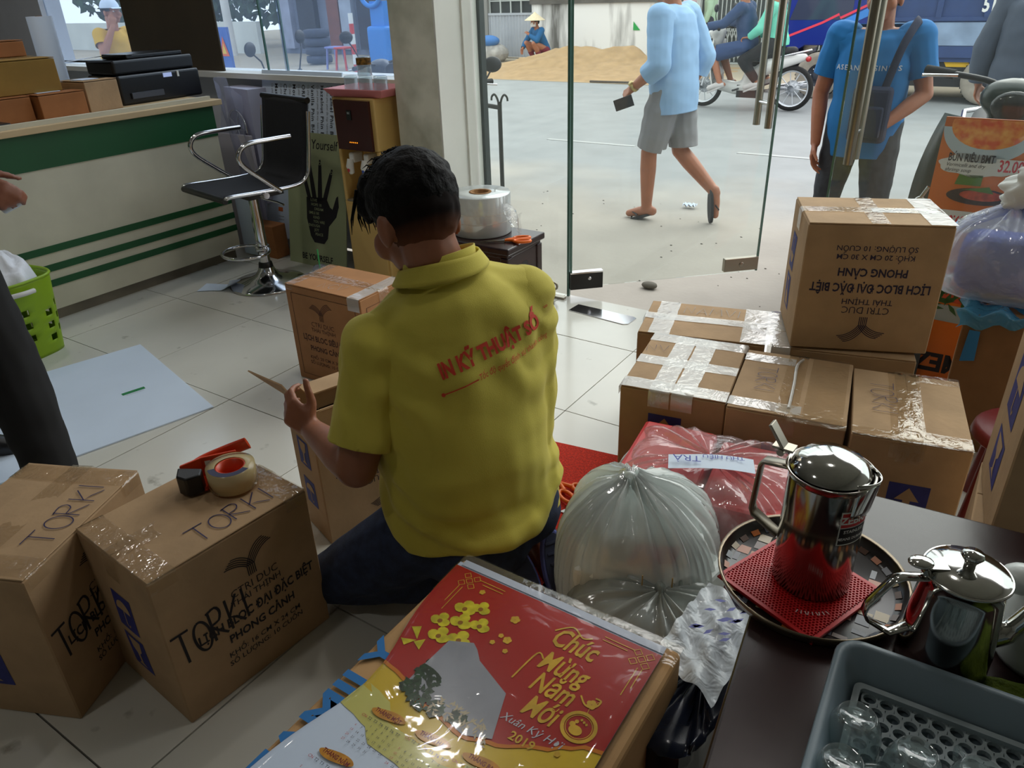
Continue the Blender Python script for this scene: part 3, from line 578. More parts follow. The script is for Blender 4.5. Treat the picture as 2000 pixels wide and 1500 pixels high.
t, w, d, h = carton('carton cut off by the left picture edge, handwriting across its lid', a, Bq, .30, .405, tapes=((-.4, -.5, -.4, .5, .06, TAPE, (.03, .03)), (.4, -.5, .4, .5, .06, TAPE, (.03, .03))), lift=.01, bulge=.007)
caltext(t, face(w, d, h, 'front', .0016), 'LỊCH BLOC ĐẠI ĐẶC BIỆT', 'KHỔ: 16 CM X 24 CM', 'SỐ LƯỢNG: 10 CUỐN', .95)
handprint(t, face(w, d, h, 'front', .0016), 'TORKI', .085, -.09, -.03, R(5), INK, 'marker_writing', .58, .006)
handprint(t, face(w, d, h, 'top', .0035), 'TORKI', .065, .02, -.125, R(4), PEN, sx=.95); handprint(t, face(w, d, h, 'top', .0035), 'Can', .06, -.12, .05, R(5), PEN)
arrowmark(t, face(w, d, h, 'left', .0016), -.02, -.05, .09, .11, 0, 'glass'); arrowmark(t, face(w, d, h, 'left', .0016), -.02, .08, .09, .11, 0, 'umbrella')
# tape gun
g = thing('tape_gun', 'orange tape gun with clear tape roll lying on the carton', 'tape gun', (-1.366, .836, .411), R(-122))
RED = mat('orange_red_plastic', (206, 62, 24), .35)
m = MB(); m.lathe([(.034, .006), (.034, .052), (.03, .052), (.03, .006)], 32); m.build('hub', RED, g)
m = MB(); m.lathe([(.0345, .004), (.055, .004), (.055, .054), (.0345, .054)], 40); m.build('tape_roll', film('tape_roll_film', (225, 205, 150), (222, 208, 160), .85, .2, 1.5), g)
m = MB(); m.lathe([(.0346, .0545), (.05, .0545)], 40, arc=2.4); m.build('roll_label', mat('navy_badge', 0), g)
m = MB(); m.prism([(-.02, -.062), (.06, -.066), (.105, -.05), (.108, -.012), (.06, .0), (.03, -.035), (-.02, -.04)], 0, .006); m.prism([(-.02, -.062), (.06, -.066), (.105, -.05), (.108, -.044), (.06, -.06), (-.02, -.056)], 0, .056); bev(m.build('frame', RED, g), .002)
m = MB(); m.prism([(.06, -.02), (.112, -.048), (.118, -.01), (.1, .012), (.066, .008)], .003, .052); bev(m.build('grip', BLACKP, g), .004)
m = MB(); m.tube(curve([(.105, -.045, .03), (.06, -.078, .034), (.0, -.088, .042), (-.05, -.078, .056)], 6), [.006]*19, 8, flat=3); m.build('guide_arm', RED, g)
m = MB()
for x in (.045, .085): m.box((x, -.062, .03), (.016, .006, .03))
m.build('roller', WHITE, g)
# --- behind the kneeling man, left
t, w, d, h = carton('carton standing by the kneeling man with brown print', (-2.33, 1.842), (-1.93, 1.85), .26, .415, mt=mat('warm_cardboard', (172, 124, 84), .78, noise=(9, .08), spec=.25), tapes=((-.44, -.5, -.44, .5, .05, TAPE, (.02, .02)), (.42, -.5, .42, .5, .06, TAPEW, (.05, .02))), lift=.01)
BRN = mat('brown_ink', (78, 44, 30), .7)
caltext(t, face(w, d, h, 'front', .0016), 'LỊCH BLOC SIÊU ĐẠI', 'KHỔ: 20 CM X 30 CM', 'SỐ LƯỢNG: 10 CUỐN', .95, BRN, x=-.015)
m = MB(); fr = face(w, d, h, 'front', .0016); stroke(m, [(-.17, -.18), (-.17, .175), (.17, .175), (.17, -.18)], .003, 0, fr, closed=True); fr = face(w, d, h, 'right', .0016); stroke(m, [(-.1, -.18), (-.1, .165), (.1, .165), (.1, -.18)], .003, 0, fr, closed=True); m.build('printed_border', BRN, t)
handprint(t, face(w, d, h, 'top', .0035), 'NCV', .05, .02, -.1, R(6), GREY, wd=.0016)
# open carton held by the kneeling man
nA = V((-1.420, 1.125, 0)); nu = V((.31, .95, 0)).normalized(); Bq = nA+nu*.40
t, w, d, h = carton('open carton the kneeling man is holding, one flap raised', nA, Bq, .165, .44, nocover=True, bulge=.003, name='open_carton')
t.children[0].data = shell(w, d, h, .003, 4, top=False); t.children[0].data.materials.append(CB); solid(t.children[0], .004)
caltext(t, face(w, d, h, 'front', .0016) @ Mx.Rotation(pi, 4, 'Z'), 'LỊCH BLOC ĐẠI ĐẶC BIỆT', 'KHỔ: 16 CM X 24 CM', 'SỐ LƯỢNG: 10 CUỐN', .95)
arrowmark(t, face(w, d, h, 'left', .0016), .0, .06, .07, .09, 0, 'glass'); arrowmark(t, face(w, d, h, 'left', .0016), .0, -.075, .07, .09, 0, 'umbrella')
MB().box((.02, .048, h+.002), (w-.05, .075, .004)).build('flap', CB, t)
o = MB().add([(-w/2, d/2, h-.002), (-w/2, -d/2, h-.002), (-w/2-.035, -.02, h+.075), (-w/2-.085, d/2-.01, h+.10)], [(0, 1, 2, 3)]).build('raised_flap', CB, t); solid(o, .004, 0)
handprint(t, frame((.05, .05, h+.0055), (1, 0, 0), (0, 1, 0)), 'TORKI', .045, 0, -.02, 0, PEN, sx=.9, wd=.0018)
o = MB().add([(-w/2+.03, -d/2, h-.002), (w/2, -d/2, h-.002), (w/2, -d/2+.03, h-.06), (-w/2+.03, -d/2+.035, h-.055)], [(0, 1, 2, 3)]).build('inner_flap', CB, t); solid(o, .004, 0)
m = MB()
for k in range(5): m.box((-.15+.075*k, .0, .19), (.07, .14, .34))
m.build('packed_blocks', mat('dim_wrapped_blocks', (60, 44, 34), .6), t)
# --- stack by the door
def Gc(label, A, B, d=.385, h=.405, z0=0, **k): return carton(label, A, B, d, h, z0, seam='y', **k)
t, w, d, h = Gc('carton crossed by broad white glaring tape strips, in the row nearest the bags', (-.811, 1.745), (-.518, 1.793), tapes=[(-.5, -.42, .5, -.42, .06, TAPEW, (.03, .0)), (-.5, .0, .5, .0, .055, TAPEW), (-.5, .44, .5, .44, .06, TAPEW, (0, .02)), (-.12, -.5, -.12, .5, .06, TAPEW, (.05, .0)), (.1, -.5, .1, .5, .06, TAPEW, (.05, 0))], ends=False, lift=.012)
arrowmark(t, face(w, d, h, 'front', .0016), -.015, .075, .095, .11)
handprint(t, face(w, d, h, 'top', .0045), 'NV', .045, -.10, .06, R(10), PEN, wd=.0014)
t, w, d, h = Gc('carton with a lifted tape ridge and handwriting, middle of the front row', (-.512, 1.778), (-.214, 1.825), tapes=[(-.5, -.40, .12, -.40, .05, TAPEW, (.03, 0)), (-.5, .36, -.02, .36, .05, TAPEW), (.02, -.5, .5, -.5, .05, TAPE), (.3, -.5, .3, .5, .1, TAPE)], lift=-.006)
arrowmark(t, face(w, d, h, 'front', .0016), .0, .055, .095, .11); handprint(t, face(w, d, h, 'top', .0045), 'TORKI', .055, -.10, .0, R(-88), PEN, sx=.8, wd=.0018)
m = MB(); m.tube(curve([(.005, -.15, h+.003), (.004, -.02, h+.012), (.0, .1, h+.012), (.012, .165, h+.004)], 6), .0045, 6); m.build('tape_ridge', TAPEW, t)
t, w, d, h = Gc('carton with handwriting, rightmost of the front row behind the dark table', (-.198, 1.811), (.07, 1.862), .385, .402, tapes=[(-.02, -.5, -.02, .5, .08, TAPE, (.05, .02)), (-.5, -.46, .5, -.46, .045, TAPE), (-.1, .46, .5, .46, .05, TAPE), (.1, -.42, .5, -.42, .05, TAPE)], lift=.01)
arrowmark(t, face(w, d, h, 'front', .0016), .02, .02, .095, .12); handprint(t, face(w, d, h, 'top', .0045), 'TORKI', .06, -.09, .02, R(-88), PEN, sx=.85, wd=.0018)
t, w, d, h = carton('carton lying behind the white taped one, letters pencilled on its lid', (-.93, 2.115), (-.54, 2.21), .285, .405, tapes=[(-.33, -.5, -.33, .5, .07, TAPEW), (.42, -.5, .42, .5, .085, TAPEW, (.0, .0)), (-.5, .02, .5, .02, .05, TAPEW, (.04, .04))], ends=False, lift=.01)
handprint(t, face(w, d, h, 'top', .0045), 'NAMVI', .06, .02, .05, 0, GREY, sx=.85, wd=.0018)
t, w, d, h = carton('carton beneath the big upside-down printed carton', (-.515, 2.225), (-.12, 2.325), .29, .402, tapes=[(-.46, -.5, -.46, .5, .07, TAPEW, (.1, .05))], lift=.003)
t, w, d, h = carton('big carton printed upside down, on top of the stack by the door', (-.468, 2.232), (-.105, 2.374), .30, .392, z0=.409, tapes=[(.42, -.5, .42, .5, .07, TAPEW, (0, .0)), (.0, -.5, .0, .5, .05, TAPE), (.0, .0, .5, .0, .05, TAPEW, (0, .05))], lift=.0, bulge=.005)
NAVYK = mat('dark_navy_ink', (34, 28, 58), .7)
caltext(t, face(w, d, h, 'front', .0016) @ Mx.Rotation(pi, 4, 'Z'), 'LỊCH BLOC ĐẠI ĐẶC BIỆT', 'KHỔ: 20 CM X 30 CM', 'SỐ LƯỢNG: 10 CUỐN', 1.02, NAVYK, y0=.0)
fr = face(w, d, h, 'left', .0016); arrowmark(t, fr, -.03, .055, .085, .11, pi, 'umbrella'); arrowmark(t, fr, -.03, -.075, .085, .11, pi, 'glass')
# right side cartons
t, w, d, h = carton('carton with crinkled light blue wrap along its top, right of the stack', (-.035, 2.60), (.38, 2.60), .36, .475, ends=False, mt=mat('dim_brown_cardboard', (140, 102, 68), .8, noise=(8, .1), spec=.2))
m = MB(); fr = face(w, d, h, 'front', .0016); m.poly([(.06, -.02), (.1, .0), (.11, .06), (.07, .05)], 0, fr)
for k in range(6): m.poly([(-.09, -.07-.02*k), (.04+.02*(k % 3), -.07-.02*k), (.04+.02*(k % 3), -.063-.02*k), (-.09, -.063-.02*k)], 0, fr)
m.build('faded_print', mat('faded_brown_ink', (92, 60, 40), .7), t)
BW = film('blue_wrap', (120, 190, 225), (92, 170, 212), .7, .12, 1.55, (25, .8))
m = MB(); m.grid(lambda u, v: (-.225+.43*u+.01*sin(14*v), -d/2-.012+.17*max(0, v-.35)*1.5-.012*sin(9*u)*v, h+.012-.09*max(0, .35-v)*(1-1.4*u if u < .7 else 0)*1.9+.014*sin(16*u+8*v)*v+.01*sin(31*u)), 30, 12); o = m.build('blue_wrap', BW, t)
MB().poly([(-.19, .08), (-.15, .09), (-.155, .19), (-.185, .19)], 0, face(w, d, h, 'front', .012)).build('blue_label', mat('strong_blue_label', (38, 120, 176), .5), t)
t, w, d, h = carton('carton standing on the floor behind the table at the right edge', (.085, 1.47), (.43, 1.47), .30, .44, bulge=.002, ends=False)
t, w, d, h = carton('tall upper carton with blue marks at the right picture edge', (.098, 1.45), (.45, 1.45), .29, .405, z0=.448, bulge=.002, ends=False)
t.rotation_euler[2] = R(6)
fr = face(w, d, h, 'left', .0016); arrowmark(t, fr, .0, -.09, .11, .1, 0, 'glass'); arrowmark(t, fr, .0, .06, .12, .12, 0, 'umbrella')
# --- foreground carton with calendar
EB = mat('light_cardboard', (190, 150, 104), .75, noise=(9, .08), spec=.25)
E_ = V((-.525, .615, 0)); EW, ED, EH = .47, .62, .40
t = thing('calendar_carton', 'light carton in the foreground carrying the red calendar', 'box', (-.525, .612, 0), R(0))
o = put('body', shell(EW, ED, EH, .006, 2), t); o.data.materials.append(EB); bev(o, .012, 3)
BLT = mat('bright_blue_ink', (30, 110, 176), .6)
m = MB(); text(m, 'FAMILY', .075, 0, 0, 0, frame((-EW/2+.06, -.25, EH+.0066), (0, 1, 0), (-1, 0, 0)), 0, align='LEFT', bold=.03, sx=1.25)
m.build('printed_lettering', BLT, t)
m = MB(); fr = frame((EW/2-.01, -.16, EH+.006), (0, 1, 0), (-1, 0, 0)); m.poly([(-.06, -.0), (.0, -.0), (.0, .03), (-.06, .03)], 0, fr); m.build('blue_print', BLT, t)
m = MB(); m.grid(lambda u, v: (-EW/2+.005+EW*.99*u, ED/2-.045+.055*v, EH+.005-.02*max(0, v-.8)), 16, 5); m.build('tape_strip', TAPE, t)
# ================================================================ CALENDAR  (x right, y up on the sheet; top edge at the far side)
cl = thing('wall_calendar', 'red new year calendar sheet lying on the foreground carton', 'calendar', (-.525, .612, .4068), 0)
CW, CH = .455, .66
def sag(x, y):   # sheet bows a little and droops over the carton's left rim
    return .0022+.002*sin(7*y+3*x)+.0012*NZ.noise(V((x*6, y*6, 2)))-.03*max(0, -x-.215)
VIN = lambda n, c, **k: mat(n, c, .22, coat=.15, **k)
def sheetpoly(mb, pts, lvl, mi=0):
    bm = bmesh.new(); vs = [bm.verts.new((p[0], p[1], 0)) for p in pts]; f = bm.faces.new(vs); bmesh.ops.triangulate(bm, faces=[f])
    if max(abs(p[0]-pts[0][0]) for p in pts) > .1: bmesh.ops.subdivide_edges(bm, edges=bm.edges, cuts=5, use_grid_fill=True); bmesh.ops.triangulate(bm, faces=bm.faces)
    bm.verts.index_update(); mb.add([(v.co.x, v.co.y, sag(v.co.x, v.co.y)+lvl*.0005) for v in bm.verts], [tuple(v.index for v in f.verts) for f in bm.faces], mi); bm.free()
def edge(x, y): return x if x > -.10 else -.10+(x+.10)*(-.10-(-.224+.042*math.exp(-((y+.02)/.13)**2)))/(-.10+.215)
X0, X1, Y1, Y0 = -.215, .212, .285, -.35
WV = [(-.22, .016), (-.184, .012), (-.135, .004), (-.098, -.018), (-.05, -.02), (.015, -.032), (.06, -.018), (.132, .014), (.16, .034), (.19, .052), (.24, .06)]
def wave(x):
    for a, b in zip(WV, WV[1:]):
        if x <= b[0]: t = (x-a[0])/(b[0]-a[0]); t = t*t*(3-2*t); return a[1]+(b[1]-a[1])*t
    return .06
def edg(mb): mb.v = [(edge(x, y), y, z) for x, y, z in mb.v]; return mb
m = MB(); m.grid(lambda u, v: (X0+(X1-X0)*u, Y0+(Y1-Y0)*v, sag(X0+(X1-X0)*u, Y0+(Y1-Y0)*v)), 24, 30); edg(m).build('sheet', VIN('calendar_white', (214, 228, 248)), cl)
xs = [X0+(X1-X0)*i/30 for i in range(31)]
m = MB(); m.add([p for x in xs for p in ((x, wave(x)-.10, sag(x, wave(x)-.07)+.0005), (x, wave(x)-.045, sag(x, wave(x))+.0005))], [(2*i, 2*i+2, 2*i+3, 2*i+1) for i in range(30)], 0, True); edg(m).build('pale_yellow_print', VIN('print_pale_yellow', (206, 200, 110)), cl)
m = MB(); m.add([p for x in xs for p in ((x, wave(x)-.055, sag(x, wave(x)-.055)+.001), (x, wave(x), sag(x, wave(x))+.001))], [(2*i, 2*i+2, 2*i+3, 2*i+1) for i in range(30)], 0, True); edg(m).build('yellow_print', VIN('print_yellow', (216, 182, 40), noise=(8, .08)), cl)
m = MB(); m.add([p for x in xs for p in ((x, wave(x), sag(x, wave(x))+.0015), *[(x, wave(x)+(Y1-.012-wave(x))*k/8, sag(x, wave(x)+(Y1-.012-wave(x))*k/8)+.0015) for k in range(1, 9)])], [(9*i+k, 9*i+9+k, 9*i+10+k, 9*i+1+k) for i in range(30) for k in range(8)], 0, True); edg(m).build('red_print', VIN('print_red', (172, 32, 22), noise=(3, .10)), cl)
m = MB(); m.add([p for x in xs for p in ((x, wave(x)-.004, sag(x, wave(x))+.002), (x, wave(x)+.003, sag(x, wave(x))+.002))], [(2*i, 2*i+2, 2*i+3, 2*i+1) for i in range(30)]); edg(m).build('gold_edge', VIN('print_orange', (206, 120, 20)), cl)
m = MB(); m.grid(lambda u, v: (X0+(X1-X0)*u, Y1-.008+.016*v, sag(X0+(X1-X0)*u, Y1)+.002), 20, 2); m.build('hanging_strip', VIN('white_plastic_strip', (196, 204, 220)), cl)
def conf(mb):
    mb.v = [(x, y, sag(x, y)+max(.0021, z*.55)) for x, y, z in mb.v]; return mb
GOLD = VIN('print_gold', (214, 170, 50), noise=(40, .2)); LV = .0045
def T(mb, s, size, x, y, z=LV, **k): text(mb, s, size, x, y, 0, None, z=z, **k)
m = MB()
for s, sz, x, y in (('Chúc', .060, .075, .196), ('Mừng', .056, .084, .142), ('Năm', .055, .090, .098), ('Mới', .055, .094, .052)): T(m, s, sz, x, y, shear=.25, bold=.018, sx=.66)
stroke(m, curve([(.135, .128), (.15, .115), (.165, .12), (.168, .134), (.158, .135)], 5), .003, z=LV); stroke(m, curve([(.03, .225), (.055, .248), (.08, .235), (.095, .243)], 5), .003, z=LV); stroke(m, curve([(.02, .10), (.03, .165), (.045, .16)], 5), .003, z=LV)
T(m, '2019', .022, .098, .002, bold=.02)
for sx in (-1, 1):   # fretwork corners
    cx, cy = (-.174 if sx < 0 else .186), .247
    for a, b in ((0, 0), (.011, .011), (-.011, .011), (.011, -.011), (-.011, -.011)): stroke(m, [(cx+a-.008, cy+b), (cx+a, cy+b+.008), (cx+a+.008, cy+b), (cx+a, cy+b-.008)], .0016, z=LV, closed=True)
    for k in (0, 1): stroke(m, [(cx-sx*(.016+.012*k), cy+.012-.008*k), (cx-sx*.075, cy+.012-.008*k)], .0016, z=LV); stroke(m, [(cx+sx*(.006+.008*k)-sx*.004, cy-.02), (cx+sx*(.006+.008*k)-sx*.004, cy-.085+.02*k)], .0016, z=LV)
for x, y, r in ((-.044, .209, .009), (-.045, .165, .005), (-.03, .162, .008), (-.05, .145, .005), (-.02, .14, .005), (-.135, .235, .006), (.158, .121, .009), (.155, .018, .005)):
    for k in range(5): a = k*1.2566+.3; m.poly([(x+r*.55*cos(a)+r*.5*cos(b), y+r*.55*sin(a)+r*.5*sin(b), LV) for b in [i*pi/4 for i in range(8)]])
stroke(m, circ(.160, .075, .026, 28), .006, z=LV, closed=True); stroke(m, circ(.160, .075, .021, 28), .0012, z=LV, closed=True)
stroke(m, [(.168, .134), (.158, .118), (.160, .100)], .001, z=LV)
m.poly([(x_, y_, LV) for x_, y_ in circ(.158, .067, .011, 14, ry=.009)]); m.poly([(x_, y_, LV) for x_, y_ in circ(.149, .075, .005, 10)]); m.poly([(x_, y_, LV) for x_, y_ in circ(.153, .082, .0035, 8)])
for k in range(3): m.poly([(.156+.005*k, .088-.002*k, LV), (.1585+.005*k, .085-.002*k, LV), (.161+.005*k, .088-.002*k, LV), (.1585+.005*k, .091-.002*k, LV)])
conf(m).build('gold_print', GOLD, cl)
m = MB(); T(m, 'Xuân Kỷ Hợi', .02, .10, .026, shear=.3); conf(m).build('silver_print', VIN('print_silver', (190, 190, 196)), cl)
# orchid spray, building picture, trees
m = MB()
def orchid(x, y, r):
    for a, k in ((pi/2, 1), (pi/2+2.1, .95), (pi/2-2.1, .95), (pi+.2, 1.1), (-.2, 1.1)): m.poly([(x+r*.5*k*cos(a)+r*.52*cos(b), y+r*.5*k*sin(a)+r*.46*sin(b), LV) for b in [i*pi/5 for i in range(10)]])
for x, y, r in ((-.138, .186, .021), (-.112, .200, .018), (-.160, .140, .019), (-.125, .155, .021), (-.09, .165, .019), (-.14, .11, .021), (-.103, .12, .022)): orchid(x, y, r)
for p in (((-.195, .10), (-.18, .11), (-.168, .082)), ((-.195, .07), (-.18, .06), (-.168, .08)), ((-.17, .075), (-.15, .065), (-.155, .09))): m.poly([(*q, LV) for q in p])
conf(m).build('yellow_orchid_print', VIN('print_orchid', (212, 196, 40), noise=(60, .25)), cl)
m = MB()
for x, y in ((-.138, .186), (-.112, .2), (-.16, .14), (-.125, .155), (-.09, .165), (-.14, .11), (-.103, .12)): m.poly([(x_, y_, LV+.0006) for x_, y_ in circ(x, y-.003, .005, 8)])
conf(m).build('orchid_centres', VIN('print_orchid_centre', (150, 100, 30)), cl)
m = MB()
for P in ([(-.125, -.004), (-.117, .108), (-.076, .126), (-.062, .117), (-.035, .0), (-.04, -.018)], [(-.062, .117), (-.045, .10), (.03, .068), (.058, -.012), (.015, -.03), (-.04, -.018)]): sheetpoly(m, P, 5.5)
conf(m).build('printed_building', VIN('print_building', (150, 152, 160), noise=(12, .1)), cl)
m = MB()
for i in range(4):
    for j in range(5): x, y = -.03+.014*i+.004*j, .075-.018*j-.006*i; m.poly([(x, y, LV), (x+.009, y-.004, LV), (x+.009, y+.005, LV), (x, y+.009, LV)])
for j in range(4): m.poly([(-.10, .09-.02*j, LV), (-.078, .095-.02*j, LV), (-.078, .101-.02*j, LV), (-.10, .096-.02*j, LV)])
conf(m).build('printed_windows', VIN('print_window_blue', (96, 150, 176)), cl)
m = MB()
for cx, cy, r, n in ((-.099, .036, .026, 60), (-.028, .05, .022, 46), (-.085, -.012, .02, 30), (-.115, .0, .014, 20), (-.05, -.015, .014, 20), (-.01, -.01, .014, 20)):
    for k in range(n): a, q = random.random()*6.28, r*math.sqrt(random.random()); x, y = cx+q*cos(a), cy+q*sin(a); b = random.random()*6.28; m.poly([(x+.009*cos(b), y+.009*sin(b), LV+.0005), (x+.005*cos(b+2), y+.005*sin(b+2), LV+.0005), (x-.008*cos(b), y-.008*sin(b), LV+.0005), (x+.005*cos(b-2), y+.005*sin(b-2), LV+.0005)])
stroke(m, [(-.099, .02), (-.105, -.01)], .003, z=LV); stroke(m, [(-.028, .035), (-.025, -.01)], .003, z=LV); conf(m).build('printed_trees', VIN('print_tree_green', (26, 58, 24), noise=(60, .5)), cl)
m = MB()
for k in range(60):
    x = random.uniform(-.06, .055); y = -.02+random.uniform(-.005, .03)-.1*max(0, x); b = random.random()*6.28
    m.poly([(x+.006*cos(b), y+.006*sin(b), LV+.0009), (x+.002*cos(b+1.6), y+.002*sin(b+1.6), LV+.0009), (x-.006*cos(b), y-.006*sin(b), LV+.0009), (x-.002*cos(b+1.6), y-.002*sin(b+1.6), LV+.0009)])
conf(m).build('printed_flowers', VIN('print_flower_cream', (186, 170, 140)), cl)
# months
m = MB(); m2 = MB(); m3 = MB(); m4 = MB()
for k, (nm, x, y, off, nd) in enumerate((('THÁNG MỘT', -.105, -.064, 2, 31), ('THÁNG HAI', -.019, -.060, 5, 28), ('THÁNG BA', .066, -.052, 5, 31), ('THÁNG TƯ', .15, -.045, 1, 30), ('THÁNG NĂM', -.124, -.160, 3, 31), ('THÁNG SÁU', -.032, -.156, 6, 30), ('THÁNG BẢY', .06, -.150, 1, 31), ('THÁNG TÁM', .15, -.145, 4, 31))):
    pts = circ(x, y, .032, 24, ry=.0088); m.poly([(a, b+.003*sin((a-x)*60), LV+.0004) for a, b in pts]); T(m2, nm, .0108, x, y-.004, LV+.001, bold=.02, sx=.8)
    for c_, dn in enumerate(('CN', 'T2', 'T3', 'T4', 'T5', 'T6', 'T7')): T(m3 if c_ else m4, dn, .007, x-.034+.0114*c_, y-.021, LV)
    for dd in range(1, nd+1):
        q = dd-1+off; T(m4 if q % 7 == 0 else m3, str(dd), .006, x-.034+.0114*(q % 7), y-.031-.0095*(q//7), LV, res=1)
conf(m).build('month_ribbon', VIN('print_ribbon', (206, 140, 30), noise=(60, .2)), cl); conf(m2).build('month_names', VIN('print_dark_red', (120, 24, 20)), cl); conf(m3).build('date_numbers', VIN('print_slate', (60, 62, 74)), cl); conf(m4).build('sunday_numbers', VIN('print_rose', (196, 84, 84)), cl)
# clear sleeve over the calendar
m = MB(); m.grid(lambda u, v: (-.22+.44*u, -.34+.645*v, sag(-.22+.44*u, -.34+.645*v)+.0085+.004*abs(NZ.noise(V((u*5, v*7, 3))))-.012*max(0, abs(2*u-1)-.93)/.07), 40, 50); edg(m).build('clear_sleeve', film('clear_sleeve', (252, 252, 252), (200, 200, 205), .03, .07, 1.4, (10, .35)), cl)
# ================================================================ TABLE AND WHAT STANDS ON IT
tb = thing('tea_table', 'dark lacquered tea table at the right of the foreground', 'table', (0, 0, 0))
TP = [(-.115, .30), (-.222, 1.252), (.75, 1.31), (.75, .30)]
m = MB(); m.prism(TP, .57, .6); bev(m.build('tabletop', DWOOD, tb), .006, 3)
m = MB(); m.prism([(-.08, .34), (-.18, 1.215), (.71, 1.27), (.71, .34)], .48, .57); m.build('apron', DWOOD, tb)
for x, y in ((-.06, .37), (-.15, 1.18), (.68, 1.24), (.68, .37)): bev(MB().box((x, y, .24), (.06, .06, .48)).build('leg', DWOOD, tb), .004)
tr = thing('round_tray', 'round plaid metal tray on the table under the pitcher', 'tray', (-.121, .972, .6005))
TRD = .135
m = MB(); m.lathe([(0, .001), (.118, .001), (.128, .006), (TRD, .02)], 56); m.build('tray_dish', mat('tray_black', (30, 25, 23), .25), tr)
m = MB(); m.lathe([(TRD, .02), (TRD+.004, .022), (TRD+.003, .017), (TRD-.002, .004), (.118, .0)], 56); m.build('rim', mat('tray_rim', (132, 118, 98), .25, .6), tr)
PC = [mat('plaid_'+n, c, .28) for n, c in (('orange', (170, 92, 30)), ('brown', (84, 56, 40)), ('cream', (168, 150, 116)), ('slate', (74, 80, 92)))]
m = MB(); rng = random.Random(3)
for i in range(12):
    for j in range(12):
        x, y = -.118+.0215*i, -.118+.0215*j
        if math.hypot(x+.009, y+.009) > .112 or rng.random() < .3: continue
        wd, hd = rng.choice(((.019, .019), (.02, .008), (.008, .02), (.016, .012))); q = rng.randrange(4); c_ = .0016
        m.poly([(x, y, c_), (x+wd, y, c_), (x+wd, y+hd, c_), (x, y+hd, c_)], q)
for i in range(30):
    a = 2*pi*i/30; r0, r1 = .1195, .1275; a2 = a+.12
    m.poly([(r0*cos(a), r0*sin(a), .0028), (r0*cos(a2), r0*sin(a2), .0028), (r1*cos(a2), r1*sin(a2), .0072), (r1*cos(a), r1*sin(a), .0072)], i % 4)
m.build('plaid_print', PC, tr)
SIL = mat('red_silicone', (206, 26, 30), .42)
tv = thing('silicone_trivet', 'red honeycomb silicone mat under the steel pitcher', 'trivet', (-.133, .953, .6028), R(-22))
S = .085; m = MB(); hx = .0031
m.box((0, 0, .0014), (2*S, 2*S, .0028)); o = m.build('base_sheet', mat('deep_red_silicone', (150, 14, 18), .5), tv)
m = MB(); ny = int(2*S/(hx*1.5)); nx = int(2*S/(hx*1.74))
for j in range(-ny//2, ny//2+1):
    for i in range(-nx//2, nx//2+1):
        cx = i*hx*1.78+(j % 2)*hx*.89; cy = j*hx*1.54
        if abs(cx) > S-.006 or abs(cy) > S-.006 or math.hypot(cx+.072, cy-.072) < .011 or math.hypot(cx-.008, cy-.02) < .046: continue
        r0, r1 = hx*1.03, hx*.70; ps = [(cx+r0*cos(a), cy+r0*sin(a)) for a in [pi/6+k*pi/3 for k in range(6)]]; pi_ = [(cx+r1*cos(a), cy+r1*sin(a)) for a in [pi/6+k*pi/3 for k in range(6)]]
        m.add([(*p, .006) for p in ps]+[(*p, .006) for p in pi_]+[(*p, .0028) for p in pi_], [f for k in range(6) for f in ((k, (k+1) % 6, 6+(k+1) % 6, 6+k), (6+k, 6+(k+1) % 6, 12+(k+1) % 6, 12+k))])
stuff(m.build('honeycomb_cells', SIL, tv))
m = MB(); rr = .008; outer = [(sx*(S-rr)+rr*cos(a), sy*(S-rr)+rr*sin(a)) for sx, sy, a0 in ((1, 1, 0), (-1, 1, pi/2), (-1, -1, pi), (1, -1, 3*pi/2)) for a in [a0+k*pi/8 for k in range(5)]]
k_ = len(outer); inn = [(x*.93, y*.93) for x, y in outer]; m.add([(*p, 0) for p in outer]+[(*p, .006) for p in outer]+[(*p, .006) for p in inn]+[(*p, .0028) for p in inn], [f for i in range(k_) for f in ((i, (i+1) % k_, k_+(i+1) % k_, k_+i), (k_+i, k_+(i+1) % k_, 2*k_+(i+1) % k_, 2*k_+i), (2*k_+i, 2*k_+(i+1) % k_, 3*k_+(i+1) % k_, 3*k_+i))])
m.lathe([(.0055, .0062), (.010, .0062), (.010, .0025)], 16, mx=Mx.Translation((-.07, .07, 0))); m.lathe([(0, .0030), (.0055, .0030)], 12, 1, Mx.Translation((-.07, .07, 0))); m.build('border', [SIL, mat('tray_black', 0)], tv)
m = MB()
for a0 in (2.4, -1.1):
    for k in range(9): a = a0+.09*k; stroke(m, [(.01+.054*cos(a), .055*sin(a)), (.01+.061*cos(a+.03*(k % 3-1)), .062*sin(a+.03*(k % 3-1)))], .0016, z=.0064)
m.build('worn_white_print', mat('worn_white_print', (226, 190, 190), .6), tv)
